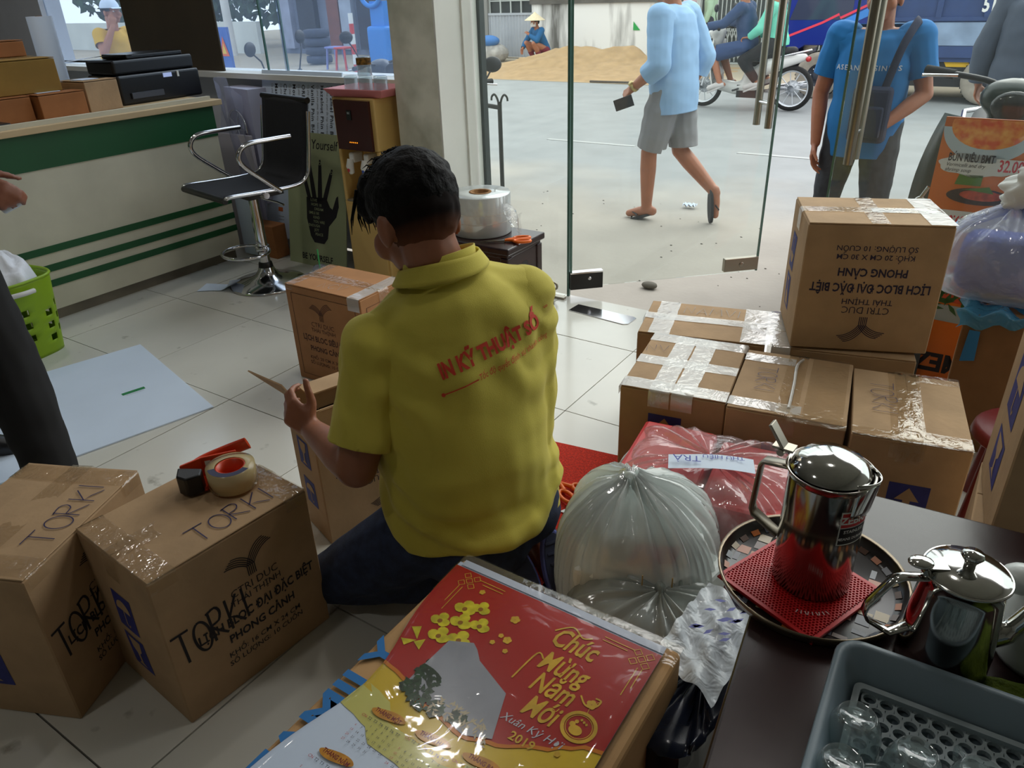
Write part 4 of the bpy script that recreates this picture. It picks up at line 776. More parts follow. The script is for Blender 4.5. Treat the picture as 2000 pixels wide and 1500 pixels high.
# pitcher
p = thing('steel_pitcher', 'tall straight steel pitcher with hinged lid on red trivet', 'pitcher', (-.122, .972, .6092), R(-4))
PR, PH = .056, .20
m = MB(); m.lathe([(0, 0), (PR-.004, 0), (PR, .004), (PR, PH-.012)], 56)
m.lathe([(PR, PH-.012), (PR+.003, PH-.002), (PR+.0055, PH), (PR+.003, PH+.001), (PR-.002, PH-.004), (PR-.003, PH-.03)], 56)
m.build('pitcher_body', mat('pitcher_steel', (176, 170, 162), .14, 1, noise=(2.5, .12)), p)
m = MB()   # spout lip toward local +x
m.grid(lambda u, v: ((PR+.004)*cos(-.75+1.5*u)+.006*v*cos(pi*(u-.5)), (PR+.004)*sin(-.75+1.5*u)*(1-.25*v), PH-.045*(1-v)+.006*v-.003*0), 16, 8); o = m.build('spout', STEEL, p); solid(o, .0015)
m = MB(); m.lathe([(PR-.001, PH+.001), (PR-.004, PH+.006), (PR*.75, PH+.017), (PR*.4, PH+.023), (0, PH+.025)], 48, mx=Mx.Translation((-.001, 0, 0)) @ Mx.Scale(1.0, 4)); m.build('lid', STEEL, p)
hd = MB().tube([(-PR-.001, 0, PH-.016), (-PR-.036, 0, PH-.02), (-PR-.041, 0, PH-.028), (-PR-.046, 0, PH-.108), (-PR-.042, 0, PH-.118), (-PR-.001, 0, PH-.142)], .0125, 10, flat=.3).build('handle', STEELD, p)
MB().box((-PR-.012, 0, PH+.012), (.03, .02, .004)).build('hinge_plate', STEELD, p); MB().tube([(-PR-.014, -.012, PH+.006), (-PR-.014, .012, PH+.006)], .0055, 10).build('hinge_pin', STEELD, p)
o = bev(MB().box((0, 0, .02), (.005, .02, .04)).build('thumb_lever', STEELD, p), .001); o.location = (-PR-.012, 0, PH+.012); o.rotation_euler = (0, R(-35), 0)
lab = MB(); a0, a1 = -1.02, -.18
# label bends round the pitcher on the side facing the room
def cylgrid(mb, A0, A1, z0, z1, r, mi=0): mb.grid(lambda u, v: (r*cos(A0+(A1-A0)*u), r*sin(A0+(A1-A0)*u), z0+(z1-z0)*v), 12, 1, mi)
def cyltext(mb, s, size, A, z, r, mi=0, **k):
    vs, fs = glyphs(s, size, **k); mb.add([(r*cos(A+x/r), r*sin(A+x/r), z+y) for x, y, _ in vs], fs, mi)
LA = -.50
cylgrid(lab, LA-.43, LA+.43, .108, .165, PR+.0004, 0); cylgrid(lab, LA-.40, LA+.40, .139, .163, PR+.0008, 1); cylgrid(lab, LA-.40, LA+.40, .110, .1375, PR+.0008, 2)
cyltext(lab, 'ZEBRA', .017, LA, .145, PR+.0012, 0, bold=.03); cyltext(lab, 'STAINLESS', .0075, LA, .129, PR+.0012, 0, bold=.02); cyltext(lab, 'MEANS DURABLE', .0065, LA, .117, PR+.0012, 0, bold=.02)
lab.build('label', [WHITE, mat('label_red', (196, 40, 36), .4), mat('label_black', (24, 22, 24), .4)], p)
# teapot
q = thing('steel_teapot', 'short steel coffee pot with knobbed lid beside the grey tray', 'pot', (.064, .905, .6005), R(28))
m = MB(); m.lathe([(0, 0), (.050, 0), (.055, .006), (.0555, .04), (.052, .09), (.048, .135), (.0475, .15), (.052, .155), (.0505, .158), (.045, .152)], 48); m.build('pot_body', STEEL, q)
m = MB(); m.lathe([(.0495, .1575), (.046, .161), (.02, .165), (0, .166)], 40); l_ = m.build('lid', STEEL, q)
MB().lathe([(.007, .165), (.007, .172), (.009, .176), (.0135, .183), (.0115, .188), (0, .190)], 20).build('knob', STEEL, l_)
m = MB(); m.tube([(-.046, 0, .146), (-.075, 0, .146), (-.086, 0, .140), (-.110, 0, .098), (-.112, 0, .085), (-.106, 0, .072), (-.075, 0, .05), (-.053, 0, .062)], .0085, 10, flat=.35); m.build('handle', STEEL, q)
m = MB(); m.tube(curve([(.05, 0, .05), (.075, 0, .065), (.105, 0, .115), (.13, 0, .14)], 6), [.016]*6+[.012]*6+[.009]*7, 12); m.build('spout', STEEL, q)
m = MB(); m.ball((-.058, 0, .170), (.016, .013, .005)); m.tube([(-.052, -.009, .160), (-.052, .009, .160)], .005, 8); m.box((-.04, 0, .164), (.03, .014, .003)); m.build('thumb_rest', STEEL, q)
# white kettle, cloth
k = thing('plastic_jug', 'white plastic jug with green collar behind the coffee pot', 'jug', (.178, .985, .6005), 0)
m = MB(); m.lathe([(0, 0), (.055, 0), (.06, .01), (.057, .09), (.05, .12), (.035, .14), (.0, .145)], 32); m.build('jug_body', mat('translucent_white_plastic', (222, 228, 226), .3), k)
m = MB(); m.lathe([(.036, .139), (.04, .147), (.033, .155), (0, .157)], 24); m.build('green_collar', mat('bright_green_plastic', (20, 140, 62), .4), k)
m = MB(); m.ball((-.052, -.02, .128), (.025, .022, .02)); m.build('jug_spout', mat('translucent_white_plastic', 0), k)
m = MB(); m.tube([(.0, -.075, .03), (.05, -.085, .05), (.14, -.09, .075)], .007, 8); m.build('metal_arm', STEELD, k)
m = MB(); m.grid(lambda u, v: (-.07+.15*u, -.05+.1*v, .004+.006*abs(NZ.noise(V((u*4, v*4, 1))))+.004*sin(6*u)), 14, 12)
o = tag(m.build('green_cloth', mat('moss_cloth', (92, 108, 20), .95, noise=(60, .2), bump=(150, .6))), 'moss green cloth lying beside the grey tray', 'cloth'); o.location = (.19, .865, .6005); o.rotation_euler = (0, 0, R(10)); solid(o, .004)
# grey tray with perforated insert
GT = mat('blue_grey_plastic', (112, 128, 138), .4)
g = thing('grey_tray', 'blue grey plastic drainer tray with perforated insert', 'tray', (.134, .645, .6005), R(2))
tw, td, th_ = .36, .36, .062
m = MB(); ro_ = .03
def rrect(w, d, r, z): return [(sx*(w/2-r)+r*cos(a), sy*(d/2-r)+r*sin(a), z) for sx, sy, a0 in ((1, 1, 0), (-1, 1, pi/2), (-1, -1, pi), (1, -1, 3*pi/2)) for a in [a0+i*pi/12 for i in range(7)]]
loops = [rrect(tw-.05, td-.05, .02, .0), rrect(tw-.02, td-.02, .028, th_-.006), rrect(tw, td, .03, th_-.004), rrect(tw+.004, td+.004, .03, th_-.001), rrect(tw, td, .03, th_+.002), rrect(tw-.018, td-.018, .026, th_), rrect(tw-.06, td-.06, .02, .006)]
n_ = len(loops[0]); m.add([p_ for l in loops for p_ in l], [(i*n_+j, i*n_+(j+1) % n_, (i+1)*n_+(j+1) % n_, (i+1)*n_+j) for i in range(6) for j in range(n_)], 0, True); m.add(loops[-1], [tuple(range(n_))]); m.build('tray_body', GT, g)
m = MB(); iw = tw-.07; hw = iw/2; NX, NY = 15, 16; px_, py_ = iw/NX, iw/NY/1.0
for j in range(NY):
    for i in range(NX):
        cx = -hw+px_*(i+.5)+(px_/2 if j % 2 else -0)*0+((j % 2)-.5)*px_*.5; cy = -hw+py_*(j+.5); a_, b_ = px_*.5, py_*.5; z1 = .017
        N8 = 12; o_ = []; 
        for s_ in range(N8):
            a = 2*pi*(s_+.5)/N8; ca, sa = cos(a), sin(a); kk = min(a_/abs(ca) if abs(ca) > 1e-6 else 9, b_/abs(sa) if abs(sa) > 1e-6 else 9); o_.append((max(-hw, min(hw, cx+ca*kk)), cy+sa*kk))
        ii = [(cx+.40*px_*cos(2*pi*(s_+.5)/N8), cy+.40*py_*sin(2*pi*(s_+.5)/N8)) for s_ in range(N8)]
        if abs(cx)+.40*px_ > hw: continue
        m.add([(*q_, z1) for q_ in o_]+[(*q_, z1) for q_ in ii]+[(*q_, z1-.006) for q_ in ii], [f for s_ in range(N8) for f in ((s_, (s_+1) % N8, N8+(s_+1) % N8, N8+s_), (N8+s_, N8+(s_+1) % N8, 2*N8+(s_+1) % N8, 2*N8+s_))])
o = stuff(m.build('perforated_insert', mat('grey_insert_plastic', (140, 152, 156), .4), g))
m = MB(); fr_ = [rrect(iw+.012, iw+.012, .01, .017), rrect(iw+.012, iw+.012, .01, .024), rrect(iw-.004, iw-.004, .006, .024), rrect(iw-.004, iw-.004, .006, .015)]
m.add([p_ for l in fr_ for p_ in l], [(i*n_+j, i*n_+(j+1) % n_, (i+1)*n_+(j+1) % n_, (i+1)*n_+j) for i in range(3) for j in range(n_)]); m.build('insert_rim', mat('grey_insert_plastic', 0), g)
for i, (x, y, lb) in enumerate(((-.008, .695, 'upside-down glass cup at the back left of the grey tray'), (-.010, .628, 'upside-down glass cup at the front left of the grey tray'), (.056, .680, 'upside-down glass cup in the middle of the grey tray'), (.118, .690, 'upside-down glass cup at the right of the grey tray'))):
    c_ = thing('glass_cup', lb, 'cup', (x, y, .618), R(40*i), 'glass cups drying in the grey tray')
    MB().lathe([(0, .050), (.018, .050), (.020, .053), (.022, .050), (.028, .036), (.031, .018), (.032, 0), (.030, 0), (.029, .018), (.026, .034), (.018, .045), (0, .045)], 32).build('cup_body', TUMB, c_)
    if i in (1, 3): MB().tube(curve([(.031, 0, .012), (.044, 0, .014), (.046, 0, .03), (.028, 0, .036)], 5), .003, 8).build('cup_handle', TUMB, c_)
# box under the table edge
u_ = thing('wrapped_parcel', 'brown and pale wrapped parcel on the floor under the table edge', 'box', (-.15, .62, 0), R(8))
bev(MB().box((0, 0, .15), (.20, .25, .30)).build('body', mat('rust_print', (140, 74, 36), .5), u_)); MB().box((0, -.055, .301), (.19, .12, .004)).build('pale_label', mat('pale_print', (200, 206, 160), .5), u_)
# ================================================================ BAGS
def bagmesh(rad, hfun, n=72, k=36, knot=None, seed=0, fold=.02, folds=26):
    """closed gathered bag: rad(a) footprint, walls rising to a gathered knot"""
    def fn(u, v):
        a = 2*pi*u; r, z = hfun(v); x, y = rad(a); e = fold*v**1.5*(1-.5*v)*sin(folds*a+3*sin(3*a+seed)+2*v)+.018*NZ.noise(V((3*cos(a), 3*sin(a), 4*v+seed)))*(.2+min(1, 3*v)*min(1, 4*(1-v)))
        kx, ky = knot or (0, 0); s_ = r+e*.8
        return (x*s_+kx*v**2, y*s_+ky*v**2, max(.002, z+e*.6*min(1, 3*v)))
    m = MB(); m.grid(fn, n, k, wrap=True); return m
def sqf(ax, ay, e=.6): return lambda a: (ax*math.copysign(abs(cos(a))**e, cos(a)), ay*math.copysign(abs(sin(a))**e, sin(a)))
def prof_(pts):
    c_ = curve([(r, z, 0) for r, z in pts], 10)
    return lambda v: (c_[min(len(c_)-1, round(v*(len(c_)-1)))].x, c_[min(len(c_)-1, round(v*(len(c_)-1)))].y)
WF = film('white_bag_plastic', (246, 250, 249), (250, 253, 252), .62, .10, 1.8, (18, .35), .45)
b = thing('white_bag', 'knotted translucent white bag of paper packets, among the bags', 'bag', (-.525, 1.275, .085), R(15))
bagmesh(sqf(.182, .165), prof_([(.0, .0), (.8, .005), (.96, .06), (1.0, .16), (.88, .27), (.55, .335), (.2, .36), (.06, .375)]), 150, 48, (-.03, .0), 1, .075, 31).build('bag_film', WF, b)
m = MB(); m.tube(curve([(-.03, 0, .365), (-.025, -.005, .385), (-.03, -.012, .392), (-.04, -.004, .385), (-.03, .006, .38)], 5), .009, 8); m.build('knot', WF, b)
PK = mat('packet_paper', (232, 238, 236), .7); PKR = mat('pink_red_print', (206, 92, 104), .7, noise=(40, .5))
for i, (x, y, z, sx, sy, sz, rz) in enumerate(((-.07, .03, .10, .16, .22, .19, .3), (.07, -.05, .11, .17, .16, .2, -.5), (.04, .08, .12, .15, .14, .2, .9), (-.06, -.07, .12, .14, .13, .2, .1), (.0, .0, .25, .2, .17, .1, .4))):
    o = bev(MB().box((0, 0, 0), (sx*1.12, sy*1.12, sz*1.1)).build('paper_packet', PK, b), .012, 2); o.location = (x, y, z); o.rotation_euler = (.1, .08, rz)
    m = MB()
    for f_, (ox, oy) in (('f', (0, -sy*.56-.0015)),): m.poly([(-sx*.3, oy, -.05), (sx*.25, oy, -.06), (sx*.3, oy, .03), (-sx*.2, oy, .04)])
    m.build('pink_print', PKR, o)
for k in range(2): MB().tube([(.03+.06*k+.1*cos(a)*.0+.0, -.17+.01*k+.0*a, .05+.25*a/6) for a in range(6)], .0015, 5).build('rubber_band', mat('rubber_band', (176, 146, 84), .6), b)
b2 = thing('clear_bag', 'slack clear plastic bag beneath the knotted white bag', 'bag', (-.43, 1.10, 0), R(10))
bagmesh(sqf(.20, .14, .7), prof_([(.0, .0), (.85, .004), (1.0, .06), (1.0, .16), (.9, .25), (.6, .3), (.25, .31), (.05, .312)]), 80, 30, (.02, .02), 4, .035, 14).build('bag_film', film('grey_clear_bag', (226, 230, 228), (206, 212, 208), .5, .12, 1.6, (9, .6), .2), b2)
bev(MB().box((.0, .02, .13), (.32, .2, .22)).build('contents', mat('dim_contents', (96, 98, 94), .7), b2), .02)
RF = film('clear_bag_plastic', (252, 246, 246), (236, 214, 218), .24, .08, 1.8, (14, .8), 0)
rb = thing('red_bag', 'clear plastic bag packed with red goods, beside the carton row', 'bag', (-.475, 1.565, 0), R(8))
bagmesh(sqf(.235, .185, .5), prof_([(.0, .0), (.85, .004), (.98, .05), (1.0, .22), (.96, .31), (.72, .365), (.35, .375), (.05, .372)]), 90, 36, (0, 0), 8, .03, 17).build('bag_film', RF, rb)
RG = mat('red_goods', (200, 44, 44), .5, noise=(6, .12))
for i, (x, y, z, sx, sy, sz) in enumerate(((-.11, .0, .09, .2, .3, .17), (.11, .0, .09, .2, .3, .17), (-.11, .02, .27, .2, .28, .16), (.11, .0, .26, .21, .3, .16))): o = bev(MB().box((x, y, z), (sx, sy, sz)).build('red_packet', RG, rb), .012, 2)
m = MB(); m.grid(lambda u, v: (-.1+.28*u, -.10+.085*v, .388+.006*sin(4*u)), 8, 3); o = m.build('paper_label', PAPER, rb); o.rotation_euler = (0, 0, R(194)); o.location = (.05, -.09, .006); o.scale = (.72, .72, 1)
m = MB(); text(m, 'TRÀ', .05, .12, -.075, 0, None, z=.397); text(m, 'THU HIỆU', .03, .0, -.09, 0, None, z=.397); o2 = m.build('label_writing', mat('blue_pen', (52, 64, 160), .6), o)
db = thing('dark_bag', 'dark navy bag with white crinkled printed top under the table edge', 'bag', (-.268, .975, 0), R(-4))
m = MB(); DN = mat('navy_film', (30, 36, 52), .2, noise=(12, .4))
def dbag(u, v):
    a = 2*pi*u; x, y = sqf(.075, .20, .6)(a); r = min(1, v*6) if v < .5 else 1 if v < .8 else (1-v)/.2; z = 0 if v < .17 else min(.32, (v-.17)/.6*.32); e = .008*NZ.noise(V((9*cos(a), 9*sin(a), 7*v)))
    return (x*r+e, y*r+e, max(.002, z+.01*NZ.noise(V((x*30, y*30, 1)))*(v > .8)))
m.grid(dbag, 60, 30, wrap=True); m.build('bag_film', DN, db)
m = MB(); m.grid(lambda u, v: (-.075+.13*u, -.03+.22*v-.06*u, .352+.008*sin(11*u+4*v)+.006*sin(25*v+9*u)), 20, 18); m.build('white_top', film('white_crinkle', (240, 242, 246), (216, 222, 228), .85, .15, 1.5, (22, .7), 0), db)
m = MB(); rg = random.Random(4)
for k in range(16):
    x, y, a = rg.uniform(-.05, .03), rg.uniform(.03, .15), rg.uniform(.4, 1.2); m.poly([(x+.012*cos(a), y+.012*sin(a), .371), (x+.004*cos(a+1.6), y+.004*sin(a+1.6), .371), (x-.012*cos(a), y-.012*sin(a), .371), (x-.004*cos(a+1.6), y-.004*sin(a+1.6), .371)])
m.build('blue_print', mat('violet_blue_print', (56, 60, 150), .5), db)
wb = thing('blue_white_bag', 'white bag of blue goods with twisted top by the orange sign', 'bag', (.05, 2.80, .49), 0)
bagmesh(sqf(.2, .15, .8), prof_([(.0, .0), (.9, .004), (1.0, .05), (1.0, .13), (.8, .21), (.4, .25), (.16, .27), (.1, .285)]), 80, 32, (-.03, .0), 3, .06, 19).build('bag_film', film('white_clear_bag', (240, 243, 250), (236, 240, 248), .34, .10, 1.8, (16, .5), .2), wb)
bev(MB().box((0, 0, .1), (.3, .2, .18)).build('blue_goods', mat('blue_goods', (44, 78, 170), .6, noise=(5, .2)), wb), .05, 3)
m = MB()
m.grid(lambda u, v: ((.022+.035*math.sin(pi*v)**.7+.010*sin(5*2*pi*u+9*v)+.012*sin(14*v+2*pi*2*u)+.006*sin(7*2*pi*u-17*v))*cos(2*pi*u)-.03+.03*v, (.022+.03*math.sin(pi*v)**.7)*sin(2*pi*u), .275+.13*v), 30, 18, wrap=True); m.build('twisted_top', mat('waxy_white_plastic', (216, 218, 214), .4), wb)
# ================================================================ PEOPLE
def cap(mb, p0, p1, r0, r1, n=12):
    p0, p1 = V(p0), V(p1); d = p1-p0; L = d.length
    if L < 1e-5: return mb.ball(p0, r0)
    M = basis_mx(p0, d, (1, .13, .07) if abs(d.normalized().x) < .9 else (0, 1, .1))
    pr = [(max(1e-4, r0*sin(a)), -r0*cos(a)) for a in [i*pi/10 for i in range(6)]]+[(max(1e-4, r1*cos(a)), L+r1*sin(a)) for a in [i*pi/10 for i in range(6)]]
    return mb.lathe(pr, n, 0, M)
def chain(mb, pts, rs):
    for i in range(len(pts)-1): cap(mb, pts[i], pts[i+1], rs[i], rs[i+1])
def loft(mb, rings, n=24):
    """rings: (centre, right*rx, forward*ry); closed at both ends, squarish-oval"""
    vs = []
    for c, a, b in rings:
        for j in range(n):
            t = 2*pi*j/n; q = lambda x: math.copysign(abs(x)**.85, x); vs.append(V(c)+V(a)*q(cos(t))+V(b)*q(sin(t)))
    k = len(rings); fs = [(i*n+j, i*n+(j+1) % n, (i+1)*n+(j+1) % n, (i+1)*n+j) for i in range(k-1) for j in range(n)]+[tuple(range(n-1, -1, -1)), tuple(range((k-1)*n, k*n))]
    mb.add(vs, fs, 0, True)
def blob(mb, vox, smooth=5, fn=None, fac=.5):
    me = mb.mesh('tmp', SKIN); o = bpy.data.objects.new('tmp', me); COL.objects.link(o)
    a = o.modifiers.new('r', 'REMESH'); a.mode = 'VOXEL'; a.voxel_size = vox; a.use_smooth_shade = True
    if smooth: b = o.modifiers.new('s', 'SMOOTH'); b.iterations = smooth; b.factor = fac
    dg = bpy.context.evaluated_depsgraph_get(); out = bpy.data.meshes.new_from_object(o.evaluated_get(dg)); out.materials.clear()
    bpy.data.objects.remove(o); bpy.data.meshes.remove(me)
    if fn:
        nrm = [v.normal.copy() for v in out.vertices]
        for v, q in zip(out.vertices, nrm): v.co += q*fn(v.co)
    return out
def edit(me, cuts=(), dele=None):
    """cuts: (point, normal, radius) removes what lies beyond the plane within radius of the point"""
    bm = bmesh.new(); bm.from_mesh(me)
    for p, no, rad in cuts:
        p = V(p); fs = [f for f in bm.faces if (f.calc_center_median()-p).length < rad]
        g = set(fs)
        for f in fs: g.update(f.edges); g.update(f.verts)
        bmesh.ops.bisect_plane(bm, geom=list(g), dist=1e-5, plane_co=p, plane_no=V(no), clear_outer=True)
    if dele: bmesh.ops.delete(bm, geom=[f for f in bm.faces if dele(f.calc_center_median())], context='FACES')
    bmesh.ops.delete(bm, geom=[v for v in bm.verts if not v.link_faces], context='VERTS')
    for f in bm.faces: f.smooth = True
    bm.to_mesh(me); bm.free(); return me
def hand(mb, w, d, pn, side, curl=(.3, .35, .4, .45), s=1, th=None):
    w, d, pn = V(w), V(d).normalized(), V(pn); pn = (pn-d*pn.dot(d)).normalized(); lat = d.cross(pn)*side   # lat points to the thumb side
    for k in range(4):
        o = lat*(.032-.021*k)*s; kn = w+d*(.088-.006*abs(k-1))*s+o; chain(mb, [w+d*.012*s+o*.55, kn], [.0135*s, .0115*s])
        L = (.040, .045, .041, .032)[k]*s; a = 0; p = kn
        for q in range(3):
            a += curl[k]*(1, 1.15, .8)[q]; dr = d*cos(a)+pn*sin(a); p2 = p+dr*L*(1, .68, .5)[q]; cap(mb, p, p2, (.0098-.001*q)*s, (.0088-.001*q)*s); p = p2
    t0 = w+d*.022*s+lat*.022*s; t1 = t0+(d*.55+lat*.75+pn*.35).normalized()*.042*s; tv = V(th).normalized() if th else (d*.85+lat*.3+pn*.45).normalized(); t2 = t1+tv*.032*s; t3 = t2+(tv+pn*.2).normalized()*.026*s
    chain(mb, [t0, t1, t2, t3], [.015*s, .0125*s, .0105*s, .009*s])
DJ = dict(P=(0, 0, .93), B=(0, .005, 1.04), C=(0, .01, 1.23), N=(0, -.005, 1.41), H=(0, .02, 1.565), HF=(0, 1, 0), HU=(0, 0, 1),
          SL=(-.18, -.005, 1.37), EL=(-.23, -.02, 1.09), WL=(-.235, .06, .85), DL=(0, .15, -1), NL=(1, 0, 0), SR=(.18, -.005, 1.37), ER=(.23, -.02, 1.09), WR=(.235, .06, .85), DR=(0, .15, -1), NR=(-1, 0, 0),
          HL=(-.09, 0, .92), KL=(-.1, .02, .5), AL=(-.1, -.02, .09), TL=(-.12, .13, .03), HR=(.09, 0, .92), KR=(.1, .02, .5), AR=(.1, -.02, .09), TR=(.12, .13, .03), CL=(.3, .35, .4, .45), CR=(.3, .35, .4, .45))
class Fig:
    def __init__(s, name, label, loc, rz, J=None, fat=1, vox=.009, scale=1, hs=1, skin=None):
        s.hs = hs
        s.J = {k: (V(v) if len(v) == 3 else v) for k, v in {**DJ, **(J or {})}.items()}; s.fat = fat; s.vox = vox; s.skin = skin or SKIN
        s.t = thing(name, label, 'person', loc, rz); s.t.scale = (scale,)*3; s.head_body()
    def axes(s):
        J = s.J; R_ = (J['SR']-J['SL']).normalized(); hp = (J['HR']-J['HL']).normalized(); Ru = (J['N']-J['P']).normalized(); return R_, hp, Ru
    def torso(s, mb, add=0, top=True, low=0.0, belly=0):
        J = s.J; R_, hp, Ru = s.axes(); f = s.fat
        def ring(c, r, a, b): F = Ru.cross(r).normalized(); return (c, r*(a*f+add), F*(b*f+add))
        rs = [ring(J['P']-Ru*(.06+low), hp, .150, .10), ring(J['P']+Ru*.02, hp, .162, .112), ring(J['B'], (hp+R_).normalized(), .150, .105+belly), ring(J['C'], R_, .162, .112), ring(J['C'].lerp(J['N'], .5), R_, .142, .098), ring(J['C'].lerp(J['N'], .75), R_, .118, .085)]
        if top: rs += [ring(J['N']-Ru*.022, R_, .085, .065), ring(J['N']+Ru*.0, R_, .055/f, .055/f)]
        loft(mb, rs)
        for q in 'LR': cap(mb, J['C'].lerp(J['S'+q], .45)+Ru*.02, J['S'+q], .075*f+add, .055*f+add); cap(mb, J['N']-Ru*.055, J['S'+q], .052*f+add, .046*f+add)
    def arm(s, mb, q, add=0, t0=0, t1=2):
        J = s.J; f = (s.fat+1)/2; S_, E_, W_ = J['S'+q], J['E'+q], J['W'+q]
        chain(mb, [S_, S_.lerp(E_, .5), E_], [.054*f+add, .050*f+add, .041*f+add])
        if t1 > 1: chain(mb, [E_, E_.lerp(W_, .35), W_], [.042*f+add, .041*f+add, .027*f+add])
    def leg(s, mb, q, add=0, t1=2):
        J = s.J; f = (s.fat+1)/2; H_, K_, A_ = J['H'+q], J['K'+q], J['A'+q]
        chain(mb, [H_, H_.lerp(K_, .4), K_], [.088*f+add, .080*f+add, .056*f+add])
        if t1 > 1: b = K_.lerp(A_, .3); chain(mb, [K_, b, A_], [.055*f+add, .056*f+add, .036*f+add])
    def hm(s):
        J = s.J; u = J['HU'].normalized(); F = (J['HF']-u*J['HF'].dot(u)).normalized(); r = F.cross(u)
        return Mx(((r.x, F.x, u.x, J['H'].x), (r.y, F.y, u.y, J['H'].y), (r.z, F.z, u.z, J['H'].z), (0, 0, 0, 1)))
    def head_body(s):
        J = s.J; m = MB(); M = s.hm() @ Mx.Scale(s.hs, 4); s.torso(m)
        m.ball((0, -.012, .012), (.074, .092, .098), mx=M); m.ball((0, .028, -.045), (.060, .062, .072), mx=M); m.ball((0, .056, -.088), (.034, .03, .028), mx=M)
        m.ball((0, .085, .012), (.05, .016, .014), mx=M)
        cap(m, M @ V((0, .082, .012)), M @ V((0, .108, -.028)), .009, .014); m.ball((0, .098, -.06), (.024, .012, .007), mx=M); m.ball((0, .094, -.071), (.021, .012, .007), mx=M)
        for x in (-1, 1): m.ball((x*.079, -.008, -.018), (.011, .022, .034), mx=M); m.ball((x*.05, .06, -.035), (.022, .025, .03), mx=M)
        chain(m, [J['N']-V((0, 0, .03)), M @ V((0, -.018, -.06))], [.062*s.fat**.6, .054*s.fat**.6])
        for q in 'LR':
            s.arm(m, q); hand(m, J['W'+q], J['D'+q], J['N'+q], 1 if q == 'R' else -1, J['C'+q], th=s.J.get('T'+q+'H')); s.leg(m, q)
            A_, T_ = J['A'+q], J['T'+q]; d = (T_-A_); chain(m, [A_-d*.35-V((0, 0, .035)), A_.lerp(T_, .35)-V((0, 0, .01)), T_], [.034, .036, .026]); cap(m, A_, A_-d*.35-V((0, 0, .035)), .036, .033)
        s.body = put('body', blob(m, s.vox*.75, 4), s.t); s.body.data.materials.append(s.skin)
        e = MB(); e2 = MB()
        for x in (-1, 1): e.ball((x*.031, .073, -.002), (.013, .011, .009), 10, 8, 0, M); e.ball((x*.031, .0815, -.002), (.0055, .0035, .0055), 8, 6, 1, M)
        for x in (-1, 1): e2.tube([M @ V((x*.014, .09, .022)), M @ V((x*.034, .087, .028)), M @ V((x*.052, .075, .022))], [.003, .004, .002], 6)
        e.build('eyes', [mat('eye_white', (226, 222, 214), .3), mat('eye_dark', (26, 18, 14), .2)], s.body); e2.build('eyebrows', HAIR, s.body)
    def wear(s, name, fn, mt, cuts=(), vox=None, disp=.003, thick=.003, dele=None, sm=5, label=None, wr=None):
        m = MB(); fn(m); wf = wr or (lambda p: disp*1.6*NZ.noise(V((p.x*9, p.y*9, p.z*16)))+disp*1.2*sin(34*p.z+20*p.x+7*NZ.noise(p*5))*NZ.noise(p*6+V((3, 1, 2))))
        me = edit(blob(m, vox or s.vox, sm, wf), cuts, dele); me.materials.append(mt); o = put(name, me, s.t, label); solid(o, thick); return o
    def sleeve(s, q, mt, t, long, add, wr=None):
        J = s.J; f = (s.fat+1)/2; S_, E_, W_ = J['S'+q], J['E'+q], J['W'+q]; inn = (J['C']-S_); inn.z = 0; inn = S_+inn.normalized()*.03-V((0, 0, .012))
        def fn(m):
            cap(m, inn, S_, .062*f+add, .058*f+add); chain(m, [S_, S_.lerp(E_, .5), E_], [.056*f+add, .053*f+add, (.045 if long else .05)*f+add])
            if long: chain(m, [E_, E_.lerp(W_, .4), W_], [.045*f+add, .044*f+add, .031*f+add])
        a, b = (E_, W_) if long else (S_, E_); c = a.lerp(b, t); s.wear('sleeve', fn, mt, [(c, b-a, .4 if not long else .14 if t > .8 else .3)], .008 if s.vox < .01 else s.vox, wr=wr)
    def shirt(s, mt, sleeve=.62, hem=-.06, long=False, add=.014, name='shirt', low=.06, belly=0, nvox=None, label=None):
        J = s.J; _, _, Ru = s.axes()
        o = s.wear(name, lambda m: s.torso(m, add, True, low, belly), mt, [(J['P']+Ru*hem, -Ru, .34), (J['N']+Ru*.012, Ru+.25*Ru.cross(s.axes()[0]), .13)], nvox, label=label)
        for q in 'LR': s.sleeve(q, mt, (.9 if long is True else long) if long else sleeve, bool(long), add+.002)
        return o
    def trousers(s, mt, t=.93, add=.014, top=.07, name='trousers', shorts=False, wr=None, label=None):
        J = s.J; _, _, Ru = s.axes(); cuts = []
        def fn(m):
            s.torso(m, add-.004, False)
            for q in 'LR': s.leg(m, q, add, 1 if shorts else 2)
            if shorts:
                for q in 'LR': cap(m, J['H'+q].lerp(J['K'+q], .3), J['K'+q].lerp(J['A'+q], .12), .088*s.fat+add, .072*s.fat+add)
        for q in 'LR':
            if shorts: a, b = J['H'+q], J['K'+q]; cuts.append((a.lerp(b, t), (b-a), .2))
            else: a, b = J['K'+q], J['A'+q]; cuts.append((a.lerp(b, t), (b-a), .12))
        cuts.append((J['P']+Ru*top, Ru, 1.2)); return s.wear(name, fn, mt, cuts, wr=wr, label=label)
    def hair(s, mt=None, keep=None, add=.012):
        M = s.hm() @ Mx.Scale(s.hs, 4); Mi = M.inverted(); m = MB(); m.ball((0, -.014, .018), (.075+add, .092+add, .098+add), 20, 14, mx=M)
        kp = keep or (lambda p: p.z > (.045 if p.y > .05 else .0 if p.y > .0 else -.045-.2*max(0, -p.y-.06)))
        me = edit(blob(m, .006, 3, lambda p: .004*NZ.noise(p*40)), (), lambda c: not kp(Mi @ c)); me.materials.append(mt or HAIR); o = put('hair', me, s.t); solid(o, .008); return o
